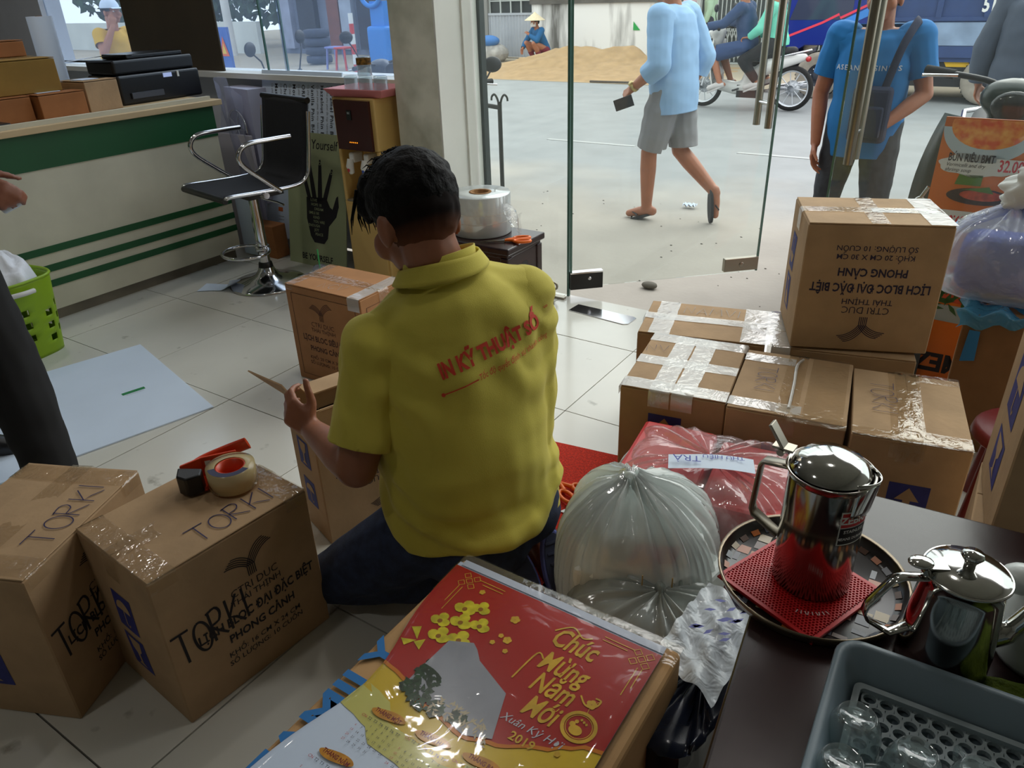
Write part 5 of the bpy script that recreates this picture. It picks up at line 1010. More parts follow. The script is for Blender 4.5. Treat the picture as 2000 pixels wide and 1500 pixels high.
    def shoes(s, mt, name='sandal', thong=True):
        J = s.J
        for q in 'LR':
            A_, T_ = J['A'+q], J['T'+q]; d = (T_-A_); d2 = d.normalized(); up_ = V((0, 0, 1)); up_ = (up_-d2*up_.dot(d2)).normalized()
            mid = A_-d*.4-V((0, 0, .035)); end = T_+d2*.045; L = (end-mid).length; fr = basis_mx((mid+end)/2-up_*.03, up_, (end-mid))
            if not thong: cm = MB(); chain(cm, [mid+d2*.02, A_.lerp(T_, .3)-V((0, 0, .01)), T_+d2*.01], [.042, .046, .036]); co_ = put(name+'_upper', blob(cm, .01, 3), s.t); co_.data.materials.append(mt)
            m = MB(); pl = [(L*.54*cos(a)*1.0, .044*sin(a)*(1+.12*cos(a))) for a in [2*pi*i/24 for i in range(24)]]; m.prism(pl, -.012, .008, 0, fr); o = m.build(name, mt, s.t)
            m2 = MB()
            if thong:
                for y in (-1, 1): m2.tube([fr @ V((L*.28, 0, .01)), fr @ V((L*.12, y*.025, .05)), fr @ V((-.01, y*.044, .02))], .006, 6)
            if thong: m2.build('strap', mt, o)
POLO = mat('yellow_polo_cotton', (206, 192, 78), .85, bump=(500, .12), noise=(5, .05), sheen=.1)
JEAN = mat('dark_denim', (42, 52, 78), .9, noise=(40, .25), bump=(300, .2))
# ---------------- the kneeling man (joints in world metres)
KJ = dict(P=(-.935, 1.185, .30), B=(-.955, 1.185, .45), C=(-.975, 1.205, .665), N=(-1.005, 1.215, .875), H=(-1.055, 1.205, .995), HF=(-.87, .26, -.42), HU=(-.40, .16, .90),
          SL=(-1.075, 1.07, .735), EL=(-1.075, .955, .49), WL=(-1.325, 1.055, .455), DL=(-.80, -.02, .42), NL=(-.25, .92, -.15),
          SR=(-.89, 1.35, .785), ER=(-1.02, 1.46, .53), WR=(-1.22, 1.40, .50), DR=(-.95, -.1, .1), NR=(-.1, -1, 0), CL=(.55, .6, .65, .7), CR=(.2, .3, .4, .5), TLH=(-.35, .05, .95),
          HL=(-.995, 1.09, .26), KL=(-1.235, .975, .085), AL=(-.85, 1.225, .085), TL=(-.76, 1.165, .03), HR=(-.865, 1.28, .26), KR=(-1.13, 1.56, .085), AR=(-.79, 1.305, .10), TR=(-.705, 1.255, .035))
k = Fig('person', 'person in yellow polo shirt kneeling on the floor at an open carton', (0, 0, 0), 0, KJ, fat=1.25, vox=.009, hs=1.09, skin=mat('tan_skin_2', (150, 96, 70), .5, noise=(14, .08)))
J = k.J
def foldf(p):
    d = (p-J['C']); n = NZ.noise(V((p.x*5, p.y*5, p.z*13))); f2 = math.exp(-((p-J['SL'].lerp(J['EL'], .25)-V((.06, .06, -.04))).length/.13)**2)
    f3 = math.exp(-((p-J['SR']-V((.03, -.05, -.06))).length/.12)**2); w1 = NZ.noise(p*4)
    return max(-.005, .009*n+.010*max(0, min(1, 1-(p.z-.26)/.24))*sin(62*p.z+16*p.x+11*w1)+.012*f2*sin(80*(p.x-p.y*.5+p.z)+5*w1)+.010*f3*sin(95*(p.z*.8+p.x*.7)+6*w1)+.006*NZ.noise(V((p.x*14, p.y*14, p.z*5+p.x*9))))
_, _, Ru = k.axes()
def polo(m):
    k.torso(m, .012, True, .075, .03)
    cap(m, J['N']-Ru*.045, J['SR']+V((0, 0, .0)), .080, .084); cap(m, J['N']-Ru*.055, J['SL'], .072, .078); cap(m, J['SR']-V((-.005, -.005, .06)), J['B']+V((.075, .11, -.02)), .085, .10); cap(m, J['B']+V((.075, .11, -.02)), J['P']+V((.075, .11, .05)), .10, .105)
    cap(m, J['P']+V((-.03, .02, .02)), J['C']+V((-.05, .03, -.03)), .17, .14); m.ball(J['P']+V((.0, -.0, .0)), (.19, .19, .12))
po = k.wear('polo_shirt', polo, POLO, [(J['P']-V((0, 0, .035)), (.10, -.05, -1), .36), (J['N']+Ru*.02, Ru, .1)], .008, sm=8, wr=foldf)
for q in 'LR': k.sleeve(q, POLO, .80, False, .020, wr=foldf)
m = MB(); cN = J['N']+Ru*.012; R_ = k.axes()[0]; F_ = Ru.cross(R_).normalized()
def colr(u, v):
    a = 2*pi*u; r = .084+.018*v; e = .030*(1-v)-.010*sin(a)*(1-v); return cN+R_*(r*1.06*cos(a))+F_*(r*.98*sin(a))+Ru*(e-.012+.004*sin(a*2))
m.grid(colr, 40, 5, wrap=True); m.grid(lambda u, v: cN+R_*(.078*1.06*cos(2*pi*u))+F_*(.078*.98*sin(2*pi*u))+Ru*(-.03+.06*v-.010*sin(2*pi*u)*v), 40, 3, wrap=True); o = m.build('collar', POLO, k.t); solid(o, .003)
bv = BVHTree.FromPolygons([v.co for v in po.data.vertices], [tuple(p.vertices) for p in po.data.polygons])
bc = J['C']+V((.065, .05, .04)); nb = V((.62, -.72, .16)).normalized(); xr = (R_-nb*R_.dot(nb)).normalized(); yu = nb.cross(xr)
def wrapprint(mb, off=.0035):
    for i, p in enumerate(mb.v):
        q = bc+xr*p[0]+yu*p[1]+nb*.4; h = bv.ray_cast(q, -nb); mb.v[i] = tuple((h[0] if h[0] else bc+xr*p[0]+yu*p[1])+nb*off)
m = MB(); rt_ = .10
text(m, 'IN KỸ THUẬT SỐ', .044, .0, .012, 0, None, rt_, sx=.70, bold=.045, res=2)
text(m, 'Tốc độ quyết định sự thành công', .019, .043, -.02, 0, None, rt_, sx=.66, shear=.3)
stroke(m, [(-.125, -.034), (-.1, -.031), (-.075, -.028), (-.045, -.0245)], .0026); m.poly(circ(-.125, -.034, .0045, 12)); text(m, 'co', .011, .142, .055, 0, None, rt_, bold=.02)
wrapprint(m); m.build('printed_lettering', RINK, k.t)
# denim trousers, kneeling
def jeans(m):
    k.torso(m, -.008, False)
    for q in 'LR': k.leg(m, q, .014)
    m.ball(J['P']+V((.02, -.02, -.07)), (.145, .165, .12))
tro = k.wear('jeans', jeans, JEAN, [(J['KL'].lerp(J['AL'], .93), J['AL']-J['KL'], .1), (J['KR'].lerp(J['AR'], .9), J['AR']-J['KR'], .1), (J['P']+V((0, 0, .05)), (0, 0, 1), 1.2)], .009, wr=lambda p: .005*NZ.noise(V((p.x*12, p.y*12, p.z*18)))+.003*sin(60*p.x+40*p.z)*max(0, .2-p.z)*4)
for v in tro.data.vertices: v.co.z = max(v.co.z, .004)
for v in k.body.data.vertices: v.co.z = max(v.co.z, .003)
m = MB(); m.tube(curve([J['HL'].lerp(J['KL'], t)+V((-.02, -.02, .112-.06*t)) for t in (.15, .35, .55, .75)], 5), .003, 5); m.build('pocket_seam', mat('denim_stitch', (70, 76, 92), .8), tro)
# hair: faded sides, long top
KM = k.hm() @ Mx.Scale(k.hs, 4); KMi = KM.inverted()
FH = bpy.data.materials.new('faded_short_hair'); FH.use_nodes = True; fb = FH.node_tree.nodes['Principled BSDF']; fb.inputs['Roughness'].default_value = .85; fb.inputs['Specular IOR Level'].default_value = .15
va = FH.node_tree.nodes.new('ShaderNodeVertexColor'); va.layer_name = 'hair_length'; FH.node_tree.links.new(va.outputs[0], fb.inputs['Base Color'])
hr = k.hair(FH, lambda p: p.z > (.055 if p.y > .045 else -.03 if p.y > .0 else -.105) and not (p.z < .0 and p.y > .02), .0045); hr.name = 'faded_hair'
ca = hr.data.color_attributes.new('hair_length', 'FLOAT_COLOR', 'POINT'); h0, h1 = lin((140, 88, 63)), lin((22, 15, 13))
for i_, v in enumerate(hr.data.vertices):
    p = KMi @ v.co; t_ = max(0, min(1, (p.z+.10)/.085)); ca.data[i_].color = tuple(a*(1-t_)+b*t_ for a, b in zip(h0, h1))
hr.modifiers[0].thickness = .002
m = MB(); m.ball((0, -.008, .04), (.086, .106, .092), 24, 16, mx=KM); m.ball((.0, .055, .085), (.075, .05, .042), mx=KM); m.ball((-.02, .085, .05), (.055, .03, .045), mx=KM)
me = edit(blob(m, .006, 3, lambda p: .005*NZ.noise(p*45)), (), lambda c: (KMi @ c).z < (.02 if (KMi @ c).y > .03 else -.02)); me.materials.append(HAIR); hh = put('hair', me, k.t); solid(hh, .006)
m = MB(); rg = random.Random(5)
for i in range(150):
    a = rg.uniform(0, 2*pi); rr = math.sqrt(rg.random()); p = V((.07*rr*cos(a), .01+.09*rr*sin(a), .135-.045*rr*rr)); d = V((rg.uniform(-.5, .5), rg.uniform(.2, 1), rg.uniform(-.15, .25))).normalized()*rg.uniform(.014, .026)
    m.tube([KM @ (p-d*.4), KM @ (p+d*.4+V((0, 0, .004))), KM @ (p+d*.9-V((0, 0, .004)))], [.0022, .0016, .0004], 4)
for i in range(40):
    p = V((rg.uniform(-.07, .05), .105, .065)); d = V((rg.uniform(-.02, .02), .02, -rg.uniform(.03, .065))); m.tube([KM @ (p+V((0, -.03, .02))), KM @ (p+d*.5), KM @ (p+d+V((0, -.012, 0)))], [.003, .0022, .0005], 4)
m.build('hair_strands', HAIR, hh)
# foam slippers on upturned feet
SL_ = mat('lavender_foam', (112, 122, 196), .7); SD = mat('slate_foam', (64, 70, 96), .8)
for q in 'LR':
    A_, T_ = J['A'+q], J['T'+q]; d = (V((T_.x, T_.y, 0))-V((A_.x, A_.y, 0))).normalized(); n0 = (d*.80+V((0, 0, .60))).normalized(); lg = (V((0, 0, -1))+n0*n0.z).normalized()
    fr = basis_mx(A_+d*.055+V((0, 0, -.005)), n0, lg); m = MB(); pl = [(.115*cos(a), .047*sin(a)*(1+.1*cos(a))) for a in [2*pi*i/28 for i in range(28)]]
    m.prism(pl, 0, .02, 0, fr); o = m.build('slipper', SL_, k.t); bev(o, .004)
    m = MB(); m.prism([(x*.9, y*.86) for x, y in pl], .02, .023, 0, fr)
    for i in range(7): m.box((-.08+.026*i, 0, .0245), (.006, .05, .003), 0, fr)
    m.build('tread', SD, o); m = MB(); m.grid(lambda u, v: fr @ V((.02+.06*v, .05*cos(pi*u), .01-.075*sin(pi*u))), 10, 3); m.build('strap', SL_, o)
# ---------------- man at the left edge
lm = Fig('person', 'person in black trousers cut off at the left picture edge', (-2.60, .855, 0), R(-35), dict(P=(0, 0, .93), KR=(.17, .10, .50), AR=(.30, .15, .09), TR=(.36, .28, .03), HR=(.08, 0, .92), KL=(-.14, -.05, .5), AL=(-.16, -.22, .1), TL=(-.17, -.08, .03), EL=(-.25, -.10, 1.09), WL=(-.28, -.16, .86), ER=(.20, -.05, 1.14), WR=(.14, .16, 1.0), DR=(.25, .85, -.45), NR=(-.8, 0, -.5), CR=(.6, .7, .8, .9)), vox=.011, skin=mat('dark_tan_skin', (128, 78, 58), .5))
lm.shirt(mat('pale_blue_shirt', (150, 172, 196), .8), long=True); lm.trousers(mat('black_trouser_cloth', (17, 17, 19), .9), t=1.0, add=.034); lm.hair()
lm.shoes(BLACKP, 'shoe', False)
tag(MB().tube([(-2.38, 1.02, .93), (-2.42, .98, .9)], [.018, .012], 8).build('paper_wad', PAPER), 'wad of white paper in the hand at the left edge', 'paper')
# ---------------- walking man
wm = Fig('person', 'person in light blue shirt and grey shorts walking along the road', (-2.11, 5.2, -.13), R(83), dict(C=(0, .03, 1.23), N=(0, .04, 1.41), H=(0, .09, 1.56), SL=(-.18, .03, 1.36), EL=(-.25, -.02, 1.08), WL=(-.24, .18, .93), DL=(.05, .75, -.55), NL=(.7, -.3, -.5), SR=(.18, .03, 1.36), ER=(.22, -.1, 1.1), WR=(.2, .0, .86),
    KL=(-.1, .11, .49), AL=(-.08, .12, .085), TL=(-.09, .26, .03), KR=(.09, -.03, .49), AR=(.1, -.33, .22), TR=(.11, -.34, .06), CL=(.7, .8, .9, 1.0)), fat=1.08, vox=.009)
wm.shirt(mat('light_blue_shirt', (150, 188, 226), .8, noise=(5, .06)), long=.42, hem=-.17, low=.14, add=.028).modifiers[0].thickness = .003
wm.trousers(mat('grey_shorts', (140, 140, 142), .85, noise=(6, .06)), t=.93, add=.022, shorts=True, name='shorts'); wm.shoes(mat('dark_flip_flop', (38, 40, 44), .7), 'flip_flop'); wm.hair()
m = MB(); m.box((0, 0, 0), (.075, .008, .15)); o = m.build('phone', BLACKP); tag(bev(o, .003), 'black phone held by the walking person', 'phone'); o.location = (-2.37, 4.96, .705); o.rotation_euler = (R(15), R(70), R(10))
J2 = wm.J; a, b = J2['EL'], J2['WL']; m = MB(); M_ = basis_mx(a.lerp(b, .93), b-a); m.lathe([(.031, -.012), (.034, -.012), (.034, .012), (.031, .012)], 16, mx=M_); m.lathe([(0, .016), (.016, .016), (.018, .01), (.018, 0)], 12, mx=M_ @ Mx.Translation((-.02, -.022, 0)) @ Mx.Rotation(R(90), 4, (1, -1, 0))); m.build('wrist_watch', mat('gold_watch', (196, 176, 120), .3, .8), wm.t)
# ---------------- man in blue T-shirt outside the door
bm_ = Fig('person', 'person in blue T-shirt with sling bag standing outside the glass door', (-.745, 4.5, -.13), R(178), dict(SL=(-.19, 0, 1.35), SR=(.19, 0, 1.35), EL=(-.27, -.02, 1.07), WL=(-.12, .16, .92), DL=(.75, .3, -.25), NL=(0, -.8, -.3), ER=(.26, -.01, 1.06), WR=(.225, .08, .80), C=(0, .01, 1.21), N=(0, 0, 1.39), H=(0, .02, 1.54), KL=(-.13, .02, .5), KR=(.13, .02, .5), AL=(-.15, -.02, .09), AR=(.15, -.02, .09), TL=(-.17, .13, .03), TR=(.17, .13, .03)), fat=1.08, vox=.009, scale=.95)
ts = bm_.shirt(mat('bright_blue_cotton', (26, 112, 176), .85, noise=(5, .06)), sleeve=.68, hem=-.19, low=.14, add=.024, name='t_shirt'); bm_.trousers(mat('charcoal_jeans', (56, 60, 66), .9, noise=(30, .2)), t=.97, add=.02); bm_.hair(); bm_.shoes(BLACKP, 'shoe', False)
bv2 = BVHTree.FromPolygons([v.co for v in ts.data.vertices], [tuple(p.vertices) for p in ts.data.polygons])
def wrap2(mb, off=.004):
    for i, p in enumerate(mb.v):
        h = bv2.ray_cast(V((-p[0], .6, p[1])), V((0, -1, 0))); y = h[0].y if h[0] else .1; mb.v[i] = (-p[0], y+off, p[1])
m = MB(); text(m, 'ASEAN BUSINESS', .036, -.005, 1.195, space=1.25, bold=.012); wrap2(m); m.build('printed_lettering', mat('pale_print_grey', (190, 200, 208), .7), bm_.t)
sb = thing('sling_bag', 'navy sling bag worn across the blue T-shirt', 'bag', (-.70, 4.34, .80), R(-6))
bev(MB().box((0, 0, 0), (.185, .08, .27)).build('bag_body', mat('navy_bag', (26, 34, 62), .8), sb), .025, 3); bev(MB().box((0, -.045, -.03), (.15, .03, .15)).build('front_pocket', mat('navy_bag', 0), sb), .012); m = MB(); m.tube(curve([(.04, .02, .1), (.09, .0, .3), (.115, .06, .40), (.11, .15, .425), (.0, .26, .3)], 6), .022, 8, flat=.25); m.build('strap', mat('navy_bag', 0), sb)
# ---------------- person in grey jacket at the right
gj = Fig('person', 'person in dark grey jacket seen from behind at the right edge', (-.13, 6.6, -.13), R(-20), dict(EL=(-.27, -.03, 1.08), WL=(-.29, .03, .84)), fat=1.1, vox=.012)
GJ = mat('grey_rain_jacket', (66, 76, 92), .7, noise=(4, .12)); gj.shirt(GJ, long=True, hem=-.16, low=.12, add=.035, name='jacket'); gj.trousers(mat('slate_trousers', (58, 64, 78), .9), add=.03); gj.hair(); gj.shoes(BLACKP, 'shoe', False)
# ---------------- pedestrians by the gate
for x, c_, lb, tc in ((-6.05, (206, 172, 178), 'person in pink shirt standing by the lattice gate', (44, 44, 56)), (-5.72, (168, 196, 166), 'person in pale green shirt standing by the lattice gate', (40, 42, 50))):
    f = Fig('person', lb, (x, 15.5+(x+6)*.8, -.13), R(100), {}, vox=.016); f.shirt(mat('shirt_%d' % c_[0], c_, .85), long=x > -5.9); f.trousers(mat('far_trousers', tc, .9)); f.hair(); f.shoes(BLACKP, 'shoe', False)
# ---------------- squatting woman with conical hat
wq = Fig('person', 'person in conical hat and blue jacket squatting by the sand heap', (-9.9, 16.15, -.13), R(155), dict(P=(0, -.12, .30), B=(0, -.08, .40), C=(0, .02, .56), N=(0, .06, .74), H=(0, .12, .88), SL=(-.17, .05, .70), SR=(.17, .05, .70), EL=(-.22, .22, .50), WL=(-.02, .30, .62), DL=(.6, .1, .4), ER=(.24, .22, .46), WR=(.16, .36, .33), DR=(-.2, .4, -.7), HL=(-.1, -.1, .28), HR=(.1, -.1, .28), KL=(-.16, .26, .44), KR=(.16, .26, .44), AL=(-.14, .05, .08), AR=(.14, .05, .08), TL=(-.17, .18, .03), TR=(.17, .18, .03)), vox=.014)
wq.shirt(mat('teal_blue_jacket', (24, 92, 142), .85), long=True, name='jacket'); wq.trousers(mat('maroon_trousers', (122, 36, 56), .9)); wq.hair(); wq.shoes(BLACKP)
MM = wq.hm(); MB().lathe([(.24, .03), (.12, .11), (.0, .20), (.0, .195), (.12, .10), (.235, .025)], 28, 0, MM).build('conical_hat', mat('palm_leaf_hat', (222, 206, 172), .8, noise=(30, .1)), wq.t); MB().grid(lambda u, v: MM @ V((.07*sin(pi*(u-.5)), .09*cos(pi*(u-.5))+.022, -.1+.085*v)), 8, 5).build('face_mask', mat('white_mask', (214, 210, 204), .8), wq.t)
# ================================================================ STREET
GZ = -.13
pav = mat('dusty_concrete', (160, 155, 146), .9, noise=(1.1, .10, 9), bump=(30, .15)); asp = mat('pale_asphalt', (140, 143, 143), .9, noise=(.7, .05, 9), bump=(60, .15))
def dusty(m, c_road, c_dust):
    nt = m.node_tree; N = nt.nodes; b = N['Principled BSDF']; g = N.new('ShaderNodeNewGeometry'); sx = N.new('ShaderNodeSeparateXYZ'); n = N.new('ShaderNodeTexNoise'); n.inputs['Scale'].default_value = .9; n.inputs['Detail'].default_value = 8
    ma = N.new('ShaderNodeMath'); ma.operation = 'MULTIPLY_ADD'; ma.inputs[1].default_value = 3.2; r = N.new('ShaderNodeMapRange'); r.inputs[1].default_value = 6.6; r.inputs[2].default_value = 8.4; x = N.new('ShaderNodeMixRGB'); x.inputs[1].default_value = lin(c_dust); x.inputs[2].default_value = lin(c_road)
    n2 = N.new('ShaderNodeTexNoise'); n2.inputs['Scale'].default_value = 2.5; n2.inputs['Detail'].default_value = 9; r2 = N.new('ShaderNodeMapRange'); r2.inputs[3].default_value = .78; r2.inputs[4].default_value = 1.2; x2 = N.new('ShaderNodeVectorMath'); x2.operation = 'SCALE'
    L = nt.links.new; L(g.outputs['Position'], sx.inputs[0]); L(g.outputs['Position'], n.inputs['Vector']); L(g.outputs['Position'], n2.inputs['Vector']); L(n.outputs['Fac'], ma.inputs[0]); L(sx.outputs['Y'], ma.inputs[2]); L(ma.outputs[0], r.inputs[0]); L(r.outputs[0], x.inputs[0]); L(n2.outputs['Fac'], r2.inputs[0]); L(x.outputs[0], x2.inputs[0]); L(r2.outputs[0], x2.inputs['Scale']); L(x2.outputs[0], b.inputs['Base Color'])
for m_ in (pav, asp): dusty(m_, (140, 143, 143), (164, 158, 148))
struct(MB().box((-5, 4.6, GZ-.05), (60, 2.75, .1)).build('pavement', pav)); struct(MB().box((-5, 9.35, GZ-.056), (60, 7.4, .1)).build('road', asp)); struct(MB().box((-5, 22, GZ-.05), (60, 18.1, .1)).build('pavement', mat('sandy_verge', (158, 147, 127), .95, noise=(.8, .1, 8))))
LM = mat('worn_line_paint', (168, 170, 168), .8)
for k, (x, y, L) in enumerate(((-4.1, 7.75, 1.1), (-2.0, 7.85, .9), (.3, 8.0, .9), (-6.6, 7.7, 1.0))): tag(MB().box((x, y, GZ-.004), (L, .06, .006)).build('lane_mark', LM), 'faint white dash on the road, ' + ('left of the walking person', 'behind the walking person', 'behind the blue T-shirt person', 'far left by the jamb')[k], 'road marking', 'worn dashes on the road')
rg = random.Random(11); m = MB()
for k in range(70):
    x, y = rg.uniform(-3.5, .2), rg.uniform(3.4, 5.6); s_ = rg.uniform(.002, .006); m.ball((x, y, GZ+.002), (s_*1.6, s_, s_*.5), 6, 4)
tag(stuff(m.build('grit', mat('dark_grit', (92, 86, 78), .9))), 'scattered grit and leaf bits on the pavement', 'debris')
o = tag(bev(MB().ball((0, 0, .02), (.05, .035, .02), 9, 6).build('stone', mat('grey_stone', (104, 100, 90), .9))), 'small grey stone lying on the pavement outside', 'stone'); o.location = (-1.62, 3.82, GZ)
o = tag(MB().grid(lambda u, v: (.1*u, .06*v, .01+.03*abs(sin(9*u+5*v))), 8, 6).build('litter', PAPER), 'scrap of white litter behind the flip-flop', 'litter'); o.location = (-2.12, 5.55, GZ)
# far wall, gate, shed
RENDW = bpy.data.materials.new('rain_stained_wall'); RENDW.use_nodes = True; nt = RENDW.node_tree; b_ = nt.nodes['Principled BSDF']; b_.inputs['Roughness'].default_value = .9
tc = nt.nodes.new('ShaderNodeTexCoord'); mp = nt.nodes.new('ShaderNodeMapping'); mp.inputs['Scale'].default_value = (1.5, 1.5, .25); n1 = nt.nodes.new('ShaderNodeTexNoise'); n1.inputs['Scale'].default_value = 1.1; n1.inputs['Detail'].default_value = 9; cr = nt.nodes.new('ShaderNodeValToRGB')
cr.color_ramp.elements[0].position = .40; cr.color_ramp.elements[0].color = lin((104, 101, 96)); cr.color_ramp.elements[1].position = .52; cr.color_ramp.elements[1].color = lin((238, 236, 232))
nt.links.new(tc.outputs['Object'], mp.inputs[0]); nt.links.new(mp.outputs[0], n1.inputs['Vector']); nt.links.new(n1.outputs['Fac'], cr.inputs[0]); nt.links.new(cr.outputs[0], b_.inputs['Base Color'])
w = MB(); w.box((-8.6, 17.1, .47), (4.05, .2, 1.22)); struct(w.build('wall_far', RENDW)); struct(MB().box((-8.6, 17.08, 1.14), (4.1, .28, .12)).build('trim_4', mat('dark_coping', (96, 92, 86), .9, noise=(4, .2)))); struct(MB().box((-8.6, 17.3, 2.2), (4.05, .2, 2.0)).build('wall_far_upper', mat('grey_upper_wall', (150, 146, 140), .9, noise=(2, .15))))
tag(MB().poly([(-7.95, 16.985, .52), (-7.78, 16.985, .52), (-7.95, 16.985, .70)]).build('green_sticker', mat('flag_green', (30, 160, 70), .6)), 'green triangular sticker on the stained wall', 'sticker')
sh = thing('metal_shed', 'grey corrugated sheet gate with barred window across the street', 'gate', (-11.25, 17.0, GZ))
GS = mat('grey_corrugated_sheet', (168, 172, 178), .6, noise=(3, .06))
def corr(mb, x0, x1, z0, z1, y=0, p=.09, a=.018):
    n = int((x1-x0)/p*4); mb.grid(lambda u, v: (x0+(x1-x0)*u, y+a*sin(2*pi*(x0+(x1-x0)*u)/p), z0+(z1-z0)*v), n, 1)
m = MB(); corr(m, -.64, .64, .05, 1.0); m.build('sheet', GS, sh); MB().box((0, 0, 1.01), (1.3, .06, .05)).build('rail', GS, sh); MB().box((0, .12, 1.6), (1.3, .04, 1.15)).build('dark_opening', mat('dark_interior', (52, 56, 56), .7), sh)
for x in (-.62, -.3, 0, .3, .62): MB().box((x, .04, 1.55), (.03, .03, 1.05)).build('window_bar', mat('bar_grey', (176, 180, 176), .6), sh)
for z in (1.3, 1.75): MB().box((0, .04, z), (1.26, .025, .025)).build('window_bar', mat('bar_grey', 0), sh)
MB().box((-.72, 0, 1.1), (.16, .12, 2.2)).build('post', mat('post_grey', (128, 126, 122), .8), sh); MB().box((0, -.05, .03), (1.3, .02, .02)).build('bottom_rail', mat('bar_dark', (50, 50, 52), .6), sh)
hs = thing('pale_house', 'pale blue and white house front beyond the door jamb', 'building', (-13.2, 17.6, GZ)); MB().box((0, .3, 1.6), (2.5, .3, 3.2)).build('wall', mat('pale_blue_render', (196, 204, 222), .9), hs); MB().box((.5, .1, 1.9), (.5, .1, 1.6)).build('window', mat('violet_glass', (120, 120, 170), .3), hs)
tag(bev(MB().ball((0, 0, .18), (.5, .35, .25), 12, 8).build('rubble_sacks', mat('rubble', (170, 166, 160), .9, noise=(6, .3)))), 'heap of pale sacks beside the shed gate', 'sacks').location = (-11.4, 16.3, GZ)
tag(MB().ball((0, 0, .08), (.28, .2, .13), 12, 8).build('blue_sack', mat('blue_sack', (60, 116, 180), .7)), 'blue sack lying on the pale sacks', 'sack').location = (-11.35, 16.2, GZ+.38)
# lattice folding gate
lg = thing('lattice_gate', 'grey folding lattice gate behind the white motorbike', 'gate', (-4.36, 16.9, GZ)); LGm = mat('lattice_grey', (186, 190, 188), .6, .2)
MB().box((0, .25, 1.3), (4.2, .05, 2.6)).build('dark_backing', mat('dark_grey_green', (70, 76, 74), .8, noise=(3, .15)), lg)  # dark grey-green sheet set behind the bars
m = MB(); N_ = 46
for i in range(N_): x = -2.0+4*i/(N_-1); m.box((x, 0, 1.25), (.018, .014, 2.4))
for i in range(N_-1):
    x0 = -2.0+4*i/(N_-1); x1 = x0+4/(N_-1)
    for z in (.1, .5, .62, 1.5): m.tube([(x0, -.012, z), (x1, -.012, z+.22)], .009, 4); m.tube([(x1, -.018, z), (x0, -.018, z+.22)], .009, 4)
stuff(m.build('lattice_bars', LGm, lg)); MB().box((-2.06, 0, 1.25), (.1, .1, 2.5)).build('gate_post', LGm, lg); MB().box((0, 0, .02), (4.1, .08, .03)).build('bottom_track', LGm, lg)
struct(MB().box((-6.62, 17.0, 1.3), (.1, .3, 2.9)).build('wall_gate_post', mat('pale_post', (190, 186, 180), .9))); struct(MB().box((2.4, 17.2, 1.3), (9, .3, 3)).build('wall_far_right', mat('grey_upper_wall', 0)))
# sand heap
def sandz(x, y):
    z = .40*math.exp(-((x+8.1)/1.0)**2-((y-15.0)/.75)**2)+.30*math.exp(-((x+7.05)/.42)**2-((y-15.0)/.5)**2)+.15*math.exp(-((x+9.2)/.9)**2-((y-14.6)/.8)**2)+.16*math.exp(-((x+6.1)/.8)**2-((y-14.6)/.7)**2)+.07*math.exp(-((x+8)/2.0)**4-((y-13.9)/.9)**2)
    e = max(0, min(1, (1-abs(x+8)/3.1)*4))*max(0, min(1, (1-abs(y-14.7)/1.75)*4)); return (z+.05*NZ.noise(V((x*3, y*3, 0)))*(z+.12)*3+.02*NZ.noise(V((x*9, y*9, 2)))+.012)*e-.004
m = MB(); m.grid(lambda u, v: (-11.1+6.2*u, 12.95+3.5*v, GZ+sandz(-11.1+6.2*u, 12.95+3.5*v)), 110, 60); tag(stuff(m.build('sand_heap', mat('builders_sand', (166, 138, 100), .95, noise=(6, .12, 8), bump=(50, .4)))), "heap of yellow builder's sand against the stained wall", 'sand')
tag(MB().tube([(-6.9, 13.0, GZ+.02), (-5.9, 12.96, GZ+.03)], .02, 6).build('timber_stick', mat('old_timber', (92, 82, 72), .9)), 'thin stick lying at the edge of the sand', 'stick')
